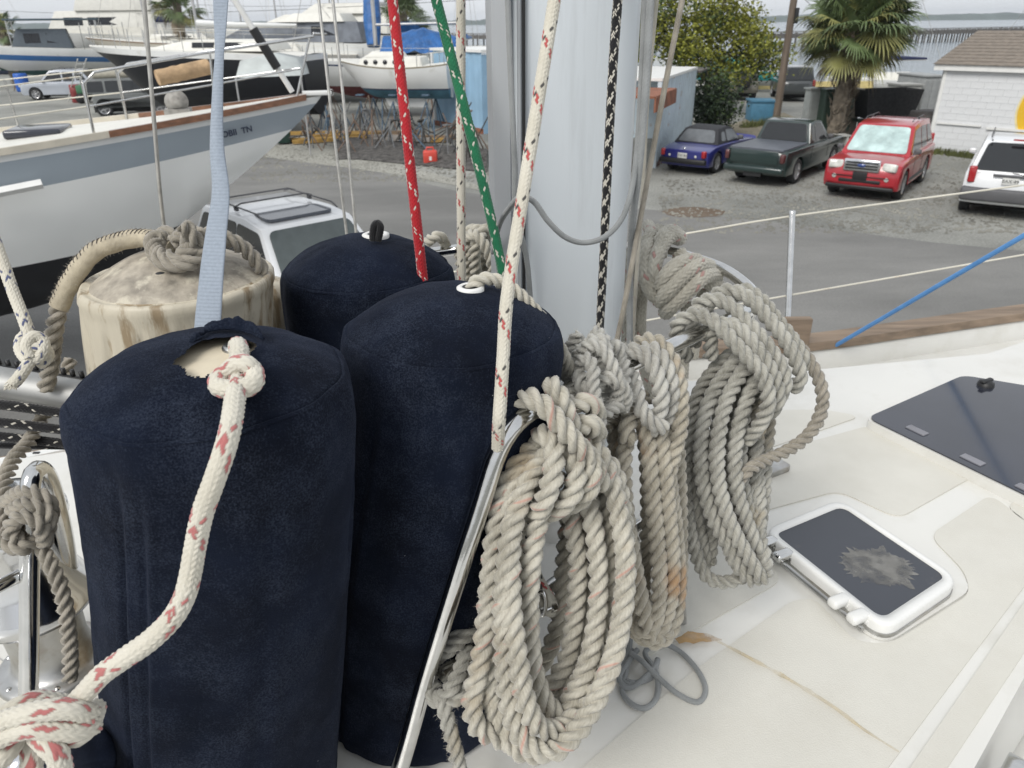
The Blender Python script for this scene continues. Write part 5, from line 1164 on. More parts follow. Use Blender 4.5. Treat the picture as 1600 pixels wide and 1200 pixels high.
mb = MB(); mb.box((-2.455, 0, .80), (.03, 1.36, .36), bev=.012); mb.build('tailgate', GCAR, pk)
mb = MB(); mb.box((-2.43, 0, .47), (.16, 1.70, .17), bev=.05); mb.build('rear_bumper', GCAR, pk); lamps_rear(pk, -2.40, .80, .79, (.12, .24), M('dark_lens', (.09, .03, .03), .2, coat=.5))
mb = MB(); mb.box((-2.4, 0, .34), (.1, .5, .12)); mb.build('hitch', BLACK, pk)
for q in (-1, 1):
    mb = MB(); mb.box((.9, q*.872, .72), (.008, .004, .5)); mb.box((-.45, q*.872, .72), (.008, .004, .5)); mb.build('door_gap', BLACK, pk)
# silver SUV far left, and two vehicles beyond the palm
c0 = on(95, 155); sil, D = car('silver SUV parked under the boats at far left', (c0.x, c0.y+.5, 0), R(190), SCAR, gh=SUVG, sides=SUVS)
lamps_front(sil, D, .86, 2.11, .64, (.34, .2))
mb = MB(); mb.box((2.20, 0, .85), (.08, .8, .2), bev=.03); mb.build('grille', BLACK, sil)
DGR = paint('paint_dark_grey', (.045, .05, .052)); KHA = paint('paint_khaki', (.16, .15, .12))
BOXG = [(.8, 1.1), (.55, 1.75), (0, 1.8), (-1.9, 1.78), (-2.0, 1.1)]; BOXS = [[(.6, 1.16), (.45, 1.66), (-.3, 1.68), (-.3, 1.16)], [(-.4, 1.16), (-.4, 1.68), (-1.05, 1.68), (-1.05, 1.16)], [(-1.15, 1.16), (-1.15, 1.68), (-1.85, 1.66), (-1.9, 1.16)]]
c0 = on(1160, 158); jp, D = car('dark jeep with spare wheel on its tail, under the leafy tree', (c0.x, c0.y+2.0, 0), R(88), KHA, L=4.1, gh=BOXG, sides=BOXS, hood=1.1, belt=1.1, hoodx=.85, zb=.42, wrad=.40)
T = Matrix.Translation((-2.16, 0, 1.0)) @ Matrix.Rotation(R(90), 4, 'Y'); mb = MB(); mb.lathe([(0, -.1), (.38, -.1), (.40, 0), (.38, .1), (.2, .1), (.18, .05), (0, .05)], 20, T=T); mb.build('spare_wheel', RUBBER, jp)
c0 = on(1255, 160); j2, D = car('dark pickup half hidden between the utility pole and the palm', (c0.x, c0.y+2.2, 0), R(80), DGR, L=4.6, gh=BOXG, sides=BOXS, hood=1.1, belt=1.1, hoodx=.85, zb=.42, wrad=.40); lamps_rear(j2, -2.2, 1.0, .8, (.14, .3))
c0 = on(212, 178); j3, D = car('old grey jeep with open top carrying a folded inflatable at far left', (c0.x, c0.y, 0), R(20), M('paint_faded_grey', (.16, .17, .17), .6), L=3.6, gh=BOXG, sides=BOXS, hood=1.1, belt=1.1, hoodx=.85, zb=.42, wrad=.40, rails=False)
mb = MB(); mb.box((-.6, 0, 1.95), (2.0, 1.4, .34), bev=.14); mb.build('roof_load', M('load_tan', (.35, .33, .27), .8), j3)

# ================================================================== BUILDINGS AND YARD FURNITURE
WBLK = M('white_painted_block', (.64, .65, .66), .7, var=.05, scale=2, dirt=(.5, .5, .46), dscale=2.2, dlo=.62, dhi=.85)
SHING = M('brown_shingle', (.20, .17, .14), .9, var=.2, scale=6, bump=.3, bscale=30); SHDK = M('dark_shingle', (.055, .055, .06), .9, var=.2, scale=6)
YEL = M('mural_yellow', (.70, .42, .02), .6, var=.06, scale=2, dirt=(.72, .52, .12), dscale=1.2, dlo=.5, dhi=.6); YRIM = M('mural_cream', (.72, .62, .32), .6)
a = on(1450, 238); b = on(1640, 257)
def shed():
    root = thing('white_shed', (a.x, a.y, 0), 'white painted block shed with brown shingle roof and yellow circle on its wall', 'building')
    u_ = (Vector((b.x, b.y, 0))-Vector((a.x, a.y, 0))).normalized(); nrm = Vector((u_.y, -u_.x, 0)); Lw = 9.0; Dp = 4.2; hw = 2.70
    T = Matrix((u_, -nrm, Vector((0, 0, 1)))).transposed().to_4x4(); T.translation = Vector((a.x, a.y, 0))   # x along wall, y back, z up
    ti = Matrix.Translation(-Vector((a.x, a.y, 0)))
    def bx(name, c, d, mat, par=root, bev=0):
        mb = MB(); mb.box(c, d, T=T, bev=bev); return mb.build(name, mat, par, True)
    wl = bx('wall', (Lw/2, Dp/2, hw/2), (Lw, Dp, hw), WBLK)
    # block courses, each proud of recessed joints
    nb = 0; me0 = None
    zc = .1
    row = 0; shared = {}
    while zc+.19 < hw-.12:
        x = .02 if row % 2 == 0 else -.18
        while x < 5.3:
            x0 = max(x, .02); wd = x+.39-x0
            if nb < 290 and wd > .1:
                key = round(wd, 2)
                if key not in shared:
                    mb = MB(); mb.box((0, 0, 0), (wd, .012, .192)); o = mb.build('block', WBLK, None); shared[key] = o.data; bpy.data.objects.remove(o)
                o = bpy.data.objects.new('block', shared[key]); COL.objects.link(o); o.parent = wl; o.matrix_world = T @ Matrix.Translation((x0+wd/2, -.0045+random.uniform(-.0012, .0012), zc+.1))
                o.matrix_basis = Matrix.Translation(Vector((0, 0, 0))) @ (T @ Matrix.Translation((x0+wd/2, -.0045+random.uniform(-.0012, .0012), zc+.1))); o.matrix_parent_inverse = Matrix.Identity(4); nb += 1
            x += .4
        zc += .2; row += 1
    bx('fascia', (Lw/2-.1, -.16, hw+.02), (Lw+.5, .05, .2), WHITEP); bx('eave', (Lw/2-.1, -.05, hw-.03), (Lw+.45, .22, .04), WBLK)
    # roof: front slope brown, left hip dark
    mb = MB(); e0 = (-.38, -.25, hw+.10); e1 = (Lw, -.25, hw+.10); r0 = tuple(T.inverted() @ at(1528, 48, 26.6)); r1 = (Lw, r0[1], r0[2]); bk = (-.38, Dp+.2, hw+.10); bk1 = (Lw, Dp+.2, hw+.10)
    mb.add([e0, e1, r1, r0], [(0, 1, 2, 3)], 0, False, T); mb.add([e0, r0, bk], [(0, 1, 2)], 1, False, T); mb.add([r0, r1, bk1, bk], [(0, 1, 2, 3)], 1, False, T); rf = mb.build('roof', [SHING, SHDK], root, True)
    n = 11; sl = Vector(r0)-Vector(e0)
    for i in range(n):                           # shingle courses lapping down the slope
        t0, t1 = i/n, (i+1.02)/n; A = Vector(e0).lerp(Vector(r0), t0); B = Vector(e0).lerp(Vector(r0), t1); A1 = Vector((Lw, A.y, A.z)); B1 = Vector((Lw, B.y, B.z))
        mb = MB(); up = Vector((0, -.45, .9))*.016; lo = Vector((0, -.45, .9))*.004
        mb.add([A+up, A1+up, B1+lo, B+lo, A+lo*.2, A1+lo*.2], [(0, 1, 2, 3), (4, 5, 1, 0)], 0, False, T); mb.build('shingle_course', SHING, rf, True)
    # yellow circle with a pale rim
    for rr, off, mt, nm in ((1.17, -.016, YRIM, 'circle_rim'), (1.11, -.020, YEL, 'painted_circle')):
        mb = MB(); P = [(3.45+rr*math.cos(i*2*math.pi/64), off, 1.52+rr*math.sin(i*2*math.pi/64)) for i in range(64)]; mb.add(P, [tuple(range(64))], 0, False, T); mb.build(nm, mt, wl, True)
    bx('pipe', (.75, -.05, .98), (1.35, .05, .05), WHITEP); bx('pipe', (2.35, -.05, .93), (1.5, .06, .07), WHITEP)
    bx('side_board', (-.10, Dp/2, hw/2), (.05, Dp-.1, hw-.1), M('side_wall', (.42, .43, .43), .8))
    bx('corner_trim', (-.02, -.01, hw/2), (.1, .05, hw-.02), WHITEP)
shed()
# weeds at the shed foot
def tufts(name, label, P, n, h, mat, w_=.02):
    V = []; F = []
    for i in range(n):
        t_ = random.random()*(len(P)-1); k_ = int(t_); q = P[k_].lerp(P[k_+1], t_-k_); x = q.x+random.gauss(0, .12); y = q.y+random.gauss(0, .1)
        a_ = random.random()*6.28; hh = h*random.uniform(.4, 1.2); dx, dy = math.cos(a_)*w_, math.sin(a_)*w_; b_ = len(V); lx, ly = random.gauss(0, .3)*hh, random.gauss(0, .3)*hh
        V += [(x-dx, y-dy, 0), (x+dx, y+dy, 0), (x+lx, y+ly, hh)]; F.append((b_, b_+1, b_+2))
    o = link(name, fastmesh(name, V, F, False), mat); return tag(o, label, kind='stuff')
WEED = M('weeds', (.09, .10, .03), .8, var=.5, scale=3)
tufts('weeds', 'low dry weeds along the foot of the white shed', [on(1452, 238), on(1520, 247), on(1640, 264)], 1500, .22, WEED)
tufts('weeds', 'weeds at the foot of the utility pole', [on(1160, 200), on(1215, 192), on(1265, 198), on(1320, 228)], 1600, .3, WEED)
# corrugated shipping container / shed behind the convertible
CONT = M('container_pale_blue', (.50, .58, .63), .55, var=.1, scale=2, dirt=(.33, .17, .09), dscale=2.2, dlo=.62, dhi=.72); CONTB = M('container_blue', (.27, .43, .58), .55, var=.08, scale=1.5, dirt=(.3, .17, .1), dscale=2.6, dlo=.66, dhi=.74); RUSTM = M('rusty_sheet', (.23, .09, .05), .8, var=.4, scale=3)
def corrugated(name, T, Lx, Hz, mat, parent, amp=.06, pitch=.36):
    pts = []; x = 0
    while x < Lx: pts += [(x, 0), (x+pitch*.35, 0), (x+pitch*.5, -amp), (x+pitch*.85, -amp)]; x += pitch
    pts = [(min(p[0], Lx), p[1]) for p in pts]; mb = MB(); k = len(pts)
    mb.add([(x, y, 0) for x, y in pts]+[(x, y, Hz) for x, y in pts], [(i, i+1, k+i+1, k+i) for i in range(k-1)], 0, False, T); return mb.build(name, mat, parent, True)
def basis(a, b):
    u_ = Vector((b.x-a.x, b.y-a.y, 0)).normalized(); n_ = Vector((-u_.y, u_.x, 0)); T = Matrix((u_, n_, Vector((0, 0, 1)))).transposed().to_4x4(); T.translation = Vector((a.x, a.y, 0)); return T
def container1():
    a, b = on(1022, 262), on(1086, 212); root = thing('storage_container', (a.x, a.y, 0), 'pale blue corrugated container with rusty lean-to roof behind the blue convertible', 'container')
    T = basis(a, b); Lx = min((Vector((b.x, b.y, 0))-Vector((a.x, a.y, 0))).length, 6.2); Hh = 2.55
    corrugated('side_panel', T, Lx, Hh, CONT, root)
    for nm, c, d, mt in (('corner_post', (0, .0, Hh/2), (.12, .12, Hh), CONT), ('corner_post', (Lx, .0, Hh/2), (.12, .12, Hh), CONT), ('roof', (Lx/2, 1.2, Hh+.03), (Lx+.15, 2.55, .08), WHITEP), ('end_wall', (Lx, 1.2, Hh/2), (.06, 2.3, Hh-.05), CONT), ('bottom_rail', (Lx/2, -.02, .08), (Lx, .08, .16), RUSTM)):
        mb = MB(); mb.box(c, d, T=T); mb.build(nm, mt, root, True)
    mb = MB(); mb.box((-1.5, .3, 2.33), (2.9, 1.6, .06), T=T); mb.box((-1.5, -.5, 2.15), (2.9, .05, .4), T=T); mb.build('awning', RUSTM, root, True)
    mb = MB(); mb.box((Lx+1.2, .5, 2.45), (2.3, 1.4, .07), T=T); mb.build('lean_to_roof', WOODG, root, True)
    mb = MB(); mb.tube([T @ Vector((Lx+2.2, -.1, 0)), T @ Vector((Lx+2.2, -.1, 2.4))], .05, 8); mb.build('post', WOODG, root, True)
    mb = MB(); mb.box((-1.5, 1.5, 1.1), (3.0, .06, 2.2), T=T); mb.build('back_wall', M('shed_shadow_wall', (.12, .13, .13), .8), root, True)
container1()
def container2():
    a, b = on(682, 195), on(775, 213); root = thing('storage_container', (a.x, a.y, 0), 'bright blue steel container with pale roof edge beside the small cabin boat', 'container')
    T = basis(a, b); Lx = 3.9
    corrugated('side_panel', T, Lx, 3.1, CONTB, root, .02, .5)
    for nm, c, d, mt in (('roof', (Lx/2, 1.2, 3.14), (Lx+.2, 2.6, .1), WHITEP), ('end_wall', (0, 1.2, 1.5), (.06, 2.4, 3.0), CONTB), ('end_wall', (Lx, 1.2, 1.5), (.06, 2.4, 3.0), CONTB), ('bottom_rail', (Lx/2, -.04, .1), (Lx, .1, .2), RUSTM), ('corner_post', (0, -.02, 1.5), (.14, .14, 3), WHITEP), ('door_post', (2.3, -.05, 1.5), (.2, .06, 2.9), CONT)):
        mb = MB(); mb.box(c, d, T=T); mb.build(nm, mt, root, True)
container2()
# utility pole with wires
a = on(1212, 190); root = thing('utility_pole', (a.x, a.y, 0), 'tall brown timber utility pole beside the blue skip', 'pole')
mb = MB(); mb.tube([(a.x, a.y, 0), (a.x+.1, a.y, 10.5)], [.17, .12], 14); mb.build('pole', M('pole_wood', (.14, .11, .085), .9, var=.3, scale=8, stretch=(1, 1, .1), bump=.3, bscale=20), root, True)
mb = MB(); mb.box((a.x+.2, a.y-.15, 4.3), (.16, .14, .6), bev=.02); mb.build('meter_box', BLACK, root, True)
for k_, (x, y, z) in enumerate(((70, 20, 7.5), (60, 30, 6.8), (-60, 120, 8.4), (-80, 100, 7.6), (40, 90, 5.0))):
    P = [Vector((a.x, a.y, 6.9-k_*.4)).lerp(Vector((x, y, z)), t/14)-Vector((0, 0, 1.6*math.sin(math.pi*t/14))) for t in range(15)]
    mb = MB(); mb.tube(P, .014, 5); mb.build('cable', BLACK, root, True)
# blue skip
BLUS = M('skip_blue', (.06, .18, .28), .6, var=.15, scale=3)
a, b = on(1172, 190), on(1208, 190); root = thing('skip', (a.x, a.y, 0), 'low blue open skip left of the utility pole', 'container')
T = basis(a, b); mb = MB(); Lx = (b-a).length; mb.box((Lx/2, .6, .42), (Lx, 1.2, .84), T=T, bev=.02); mb.box((Lx/2, .6, .86), (Lx+.1, 1.3, .07), T=T); mb.build('body', BLUS, root, True)
# cabinets behind the pickup: grey electrical, green transformer
def cab(label, px, py, d, mat, kind='utility_cabinet', rz=.1, ribs=0):
    a = on(px, py); root = thing(kind, (a.x, a.y, 0), label, 'cabinet', rz=rz); mb = MB(); mb.box((0, 0, d[2]/2), d, bev=.03); mb.box((0, 0, d[2]+.03), (d[0]+.1, d[1]+.1, .06)); mb.build('body', mat, root)
    for i in range(ribs): mb = MB(); mb.box((-d[0]/2+(i+.5)*d[0]/ribs, -d[1]/2-.012, d[2]*.5), (d[0]/ribs*.82, .025, d[2]*.86)); mb.build('door', mat, root)
    return root
cab('tall grey electrical cabinet behind the pickup, left of the green one', 1266, 214, (.75, .5, 1.75), M('cab_grey', (.33, .35, .34), .6, var=.1), ribs=1)
cab('dark green transformer cabinet behind the pickup cab', 1293, 215, (1.15, .9, 1.75), M('cab_green', (.045, .075, .055), .5, var=.15), ribs=2)
cab('beige low shed wall right of the green cabinet, behind the palm trunk', 1316, 212, (.7, .6, 1.7), M('cab_beige', (.36, .33, .27), .8), ribs=0)
cab('grey corrugated cabinet right of the palm trunk', 1424, 196, (.9, 2.0, 2.0), M('cab_grey2', (.30, .31, .31), .7), ribs=3)
cab('narrow pale cabinet at the left corner of the shed', 1400, 200, (.9, 1.0, 1.7), M('cab_grey3', (.38, .38, .36), .7), ribs=0)
# trailer / cart with dark mesh
a = on(1372, 214); root = thing('utility_trailer', (a.x, a.y, 0), 'small trailer with dark mesh basket between palm and shed', 'trailer', rz=.15)
mb = MB(); mb.add([(-.95, -.5, .75), (.95, -.5, .75), (1.15, -.55, 1.75), (-1.15, -.55, 1.75), (-.95, .5, .75), (.95, .5, .75), (1.15, .55, 1.75), (-1.15, .55, 1.75)], [(0, 1, 2, 3), (5, 4, 7, 6), (4, 0, 3, 7), (1, 5, 6, 2), (0, 4, 5, 1)]); mb.build('basket', M('mesh_dark', (.03, .03, .032), .8, var=.4, scale=12), root)
mb = MB(); mb.box((0, 0, .66), (2.3, 1.1, .09)); mb.build('frame', paint('frame_green', (.03, .09, .05)), root)
mb = MB(); mb.box((.2, -.2, .3), (2.1, .8, .6)); mb.build('chest', M('chest_dark', (.06, .06, .06), .7), root)
for q in (-1, 1): mb = MB(); mb.lathe([(0, -.08), (.28, -.08), (.3, 0), (.28, .08), (0, .08)], 16, T=Matrix.Translation((.1, q*.62, .3)) @ Matrix.Rotation(R(90), 4, 'X')); mb.build('wheel', RUBBER, root)
# dark bin right of the red SUV
a = on(1440, 226); root = thing('water_tank', (a.x, a.y, 0), 'dark rounded tank standing between red SUV and white shed', 'tank')
mb = MB(); mb.lathe([(0, 0), (.5, 0), (.62, .15), (.66, .9), (.6, 1.15), (.3, 1.2), (0, 1.2)], 24); mb.build('tank_body', M('tank_dark', (.045, .04, .038), .6), root)
a = on(1438, 196); root = thing('barrel', (a.x, a.y, 0), 'blue plastic barrel behind the dark tank', 'barrel'); mb = MB(); mb.lathe([(0, 0), (.28, 0), (.3, .1), (.31, .5), (.3, .85), (.26, .9), (0, .9)], 18); mb.build('barrel_body', M('plastic_blue', (.02, .1, .42), .4), root)
a = on(1290, 232); root = thing('bench', (a.x, a.y, 0), 'grey slatted bench between pickup and palm trunk', 'bench', rz=.1)
for i in range(5): mb = MB(); mb.box((0, -.2+.1*i, .45), (1.5, .08, .04)); mb.build('slat', M('bench_grey', (.4, .4, .38), .8) if i == 0 else bpy.data.materials['bench_grey'], root)
for x in (-.65, .65): mb = MB(); mb.box((x, 0, .215), (.06, .45, .43)); mb.build('leg', bpy.data.materials['bench_grey'], root)
# teal boat beyond

# ================================================================== TREES
LEAFP = M('palm_green', (.10, .14, .055), .5, var=.4, scale=1.3); LEAFY = M('palm_olive', (.19, .19, .065), .55, var=.35, scale=1.5); LEAFD = M('palm_dead', (.26, .21, .15), .8, var=.35, scale=2)
BARK = M('palm_boots', (.15, .125, .095), .9, var=.45, scale=7, bump=.5, bscale=14)
def palm(label, base, h, cr, nf, seed, trunk_r=.24, dead=14, group='palm trees'):
    rn = random.Random(seed); root = thing('palm_tree', base, label, 'palm', group); base = Vector(base); top = base+Vector((.1, 0, h))
    mb = MB(); mb.tube([base+Vector((0, 0, -.1)), base+Vector((0, 0, .4)), base+Vector((.05, 0, h*.5)), top], [trunk_r*1.25, trunk_r*1.05, trunk_r, trunk_r*1.05], 16)
    V = []; F = []
    for k in range(int(h*26)):                   # criss-cross leaf boots
        z = .15+rn.random()*(h-.2); a = rn.random()*6.28; r_ = trunk_r*1.02; p = base+Vector((math.cos(a)*r_, math.sin(a)*r_, z)); o = Vector((math.cos(a), math.sin(a), 0)); tn = Vector((-o.y, o.x, 0)); ln = .34*rn.uniform(.7, 1.2); sg = rn.choice((-1, 1))
        q = p+o*.12+Vector((0, 0, ln*.8))+tn*sg*ln*.4; w_ = .055
        mb.add([p-tn*w_, p+tn*w_, q+tn*w_*.6+o*.02, q-tn*w_*.6+o*.02, p+o*.05], [(0, 1, 4), (1, 2, 4), (2, 3, 4), (3, 0, 4)])
    mb.build('trunk', BARK, root, True)
    packs = {0: ([], []), 1: ([], []), 2: ([], [])}
    for k in range(nf+dead):
        isd = k >= nf; az = rn.random()*6.283
        el = R(rn.uniform(-28, 82)) if not isd else R(rn.uniform(-80, -35))
        el = el if isd else R(-34+116*(k/nf)**.9)+rn.uniform(-.12, .12)
        d = Vector((math.cos(az)*math.cos(el), math.sin(az)*math.cos(el), math.sin(el))); pet = cr*rn.uniform(.38, .52)*(1 if not isd else .8)
        s0 = top+Vector((0, 0, rn.uniform(-.8, .15))); s1 = s0+d*pet+Vector((0, 0, -.05)); side = d.cross(Vector((0, 0, 1))); side = side.normalized() if side.length > .05 else Vector((1, 0, 0)); up = side.cross(d).normalized()
        mt = 2 if isd else (1 if (el < R(2) and rn.random() < .6) or rn.random() < .15 else 0); V, F = packs[mt]
        b = len(V); V += [s0-side*.025, s0+side*.025, s1+side*.015, s1-side*.015]; F.append((b, b+1, b+2, b+3))
        nl = 34; fan = R(118); fl = cr*rn.uniform(.40, .54)*(1 if not isd else .85)
        tw = rn.uniform(-.5, .5); sd = (side*math.cos(tw)+up*math.sin(tw)); upp = sd.cross(d)
        for i in range(nl):
            t = (i/(nl-1))*2-1; a = t*fan; dr = (d*math.cos(a)+sd*math.sin(a)*(1 if not isd else .55)).normalized(); base_ = s1+d*(.10*cr*(1-abs(t)))
            L_ = fl*(1-.35*abs(t)**2)*rn.uniform(.85, 1.05); w_ = .019*cr/2.4*2; nn = dr.cross(upp).normalized()
            p1 = base_+dr*L_*.55+Vector((0, 0, -.02)); drp = rn.uniform(.15, .5)*(1 if not isd else 1.6); p2 = base_+dr*L_*.85+Vector((0, 0, -L_*drp*.5)); p3 = base_+dr*L_+Vector((0, 0, -L_*drp))
            ridge = upp*w_*.45; b = len(V)
            V += [base_, p1-nn*w_, p1+ridge, p1+nn*w_, p2-nn*w_*.6, p2+nn*w_*.6, p3]
            F += [(b, b+1, b+2), (b, b+2, b+3), (b+1, b+4, b+2), (b+2, b+4, b+5), (b+2, b+5, b+3), (b+4, b+6, b+5)]
    for k_, (nm, mt) in enumerate((('fronds', LEAFP), ('fronds', LEAFY), ('dead_fronds', LEAFD))):
        V, F = packs[k_]
        if V:
            mb = MB(); mb.add(V, F); mb.build(nm, mt, root, True)['kind'] = 'stuff'
    return root
a = on(1300, 228); d_ = a.y
tp = on(1345, 120, 3.0)
palm('large sabal palm with boot-covered trunk standing behind the red SUV', (a.x, a.y, 0), 4.15, 2.15, 96, 3, .26, dead=6)
palm('second palm crown crowding the large palm on its right', (a.x+.6, a.y+.9, 0), 4.35, 2.0, 60, 8, .18, dead=4)
a = on(650, 150); palm('distant palm above the blue-tarped boat, left of the green halyard', (-6.2, 48, 0), 4.6, 1.9, 26, 11, .22, dead=10)
palm('distant palm top left of the webbing strap', (-19.2, 48, 0), 5.4, 1.7, 26, 13, .2, dead=6)
palm('distant palm top at the far left skyline', (-37, 60, 0), 4.2, 1.6, 22, 17, .2, dead=4)
LF1 = M('leaf_green', (.045, .075, .018), .55, var=.4, scale=.9); LF2 = M('leaf_yellow_green', (.20, .21, .025), .55, var=.35, scale=.9); LF3 = M('leaf_dark', (.018, .035, .014), .6, var=.4, scale=2); WOODB = M('branch', (.12, .10, .08), .9, var=.3, scale=8)
def tree(label, base, h, blobs, nleaf, seed, size=.13, mats=(LF1, LF2), name='broadleaf_tree', trunk=True, grp=None, tr=.16, prob=.45):
    rn = random.Random(seed); base = Vector(base); root = thing(name, base, label, 'tree' if name.endswith('tree') else 'shrub', grp)
    if trunk:
        mb = MB(); f = base+Vector((0, 0, h*.28)); mb.tube([base-Vector((0, 0, .1)), base+Vector((.05, 0, h*.15)), f], [tr*1.3, tr, tr*.85], 10); mb.build('trunk', WOODB, root, True)
        for c, r_ in blobs:
            mb = MB(); c = base+Vector(c); m_ = f.lerp(c, .5)+Vector((rn.uniform(-.3, .3), rn.uniform(-.3, .3), .1)); mb.tube([f-Vector((0, 0, .2)), m_, c], [tr*.55, tr*.35, tr*.12], 6)
            for q in range(5):
                e = c+Vector((rn.gauss(0, 1), rn.gauss(0, 1), rn.gauss(.2, 1))).normalized()*max(r_)*.85; mb.tube([m_.lerp(c, rn.random()), (c+e)/2, e], [tr*.2, tr*.12, .01], 5)
            mb.build('limb', WOODB, root, True)
    packs = [([], []) for _ in mats]
    tot = sum(r_[0]*r_[1]*r_[2] for c, r_ in blobs)
    for c, r_ in blobs:
        c = base+Vector(c); n_ = int(nleaf*r_[0]*r_[1]*r_[2]/tot); ncl = max(10, n_//45)
        for q in range(ncl):
            v = Vector((rn.gauss(0, 1), rn.gauss(0, 1), rn.gauss(0, 1))).normalized()*(rn.random()**.4)*rn.uniform(.8, 1.15); cc = c+Vector((v.x*r_[0], v.y*r_[1], v.z*r_[2])); mi = 1 if len(mats) > 1 and rn.random() < prob*(1+.6*v.z) else 0
            V, F = packs[mi]; cs = rn.uniform(.18, .36)*(1+max(r_)*.12)
            for l_ in range(n_//ncl):
                p = cc+Vector((rn.gauss(0, cs), rn.gauss(0, cs), rn.gauss(0, cs*.7))); a = Vector((rn.gauss(0, 1), rn.gauss(0, 1), rn.gauss(0, .6))).normalized(); b_ = a.cross(Vector((rn.gauss(0, 1), rn.gauss(0, 1), rn.gauss(0, 1)))).normalized(); s_ = size*rn.uniform(.6, 1.3)
                i = len(V); V += [p-a*s_*.6, p+b_*s_*.35, p+a*s_*.6, p-b_*s_*.35]; F.append((i, i+1, i+2, i+3))
    for (V, F), mt in zip(packs, mats):
        if V: o = link('leaves', fastmesh('leaves', V, F, False), mt, root, True); o['kind'] = 'stuff'
    return root
b0 = Vector((9.5, 38, 0))
tree('leafy yellow-green tree behind the pale blue container', b0, 6, [((-3.0, 0, 3.6), (1.5, 1.4, 1.3)), ((-.8, 0, 3.0), (1.7, 1.5, 1.3)), ((1.4, 0, 3.2), (1.5, 1.4, 1.4)), ((.2, .3, 4.4), (1.9, 1.4, .9)), ((-2.2, .2, 4.9), (1.5, 1.3, .6)), ((2.5, .3, 2.4), (1.1, 1.1, .9)), ((.8, -.2, 2.0), (1.3, 1.2, .8))], 17000, 5, .15, prob=.75)
a = on(1108, 214); tree('dark shrub growing between the container and its lean-to post', (a.x, a.y+.2, 0), 2, [((0, 0, 1.3), (.75, .6, 1.1)), ((.3, .2, .6), (.6, .5, .6))], 4500, 6, .12, (LF3, LF1), 'shrub', False, prob=.2)
tree('leafy tree partly hidden behind the mast, left part of the green mass', (5.5, 44, 0), 5, [((.2, 0, 3.2), (1.5, 1.3, 1.3)), ((1.3, 0, 4.3), (1.4, 1.2, 1.1))], 7000, 9, .16)

# ================================================================== BOATS
def topmat(name, c, **k): return M(name, c, .3, 0, var=.05, scale=1.2, coat=.4, **k)
HWHT = topmat('hull_white', (.68, .69, .68), dirt=(.45, .44, .40), dscale=1.6, dlo=.6, dhi=.8); HCREAM = topmat('hull_cream', (.50, .47, .40)); HBLK = M('hull_black', (.010, .011, .014), .4, spec=.3); HNAVY = topmat('stripe_navy', (.02, .035, .09)); HBLUE = topmat('stripe_blue', (.03, .13, .33))
BOTT = M('antifoul_black', (.016, .017, .02), .8, var=.3, scale=2); BOTR = M('antifoul_red', (.16, .035, .035), .8, var=.25, scale=2); BOTB = M('antifoul_blue', (.06, .16, .22), .8, var=.3, scale=2); BOTG = M('antifoul_green', (.04, .12, .11), .8, var=.3, scale=2)
SLATE = topmat('sheer_slate', (.29, .335, .375)); HNEI = topmat('hull_bright_white', (.80, .81, .79)); DECKW = M('deck_white', (.66, .65, .60), .55, var=.06, scale=3); CANV = M('canvas_navy', (.015, .022, .07), .85, var=.25, scale=3); CANG = M('canvas_grey', (.16, .175, .2), .85, var=.2, scale=3); TARP = M('tarp_blue', (.014, .10, .30), .45, var=.3, scale=2.5, bump=.5, bscale=5); DKGL = M('dark_window', (.012, .014, .018), .1)
MASTA = M('mast_alu', (.5, .5, .5), .4, .6)
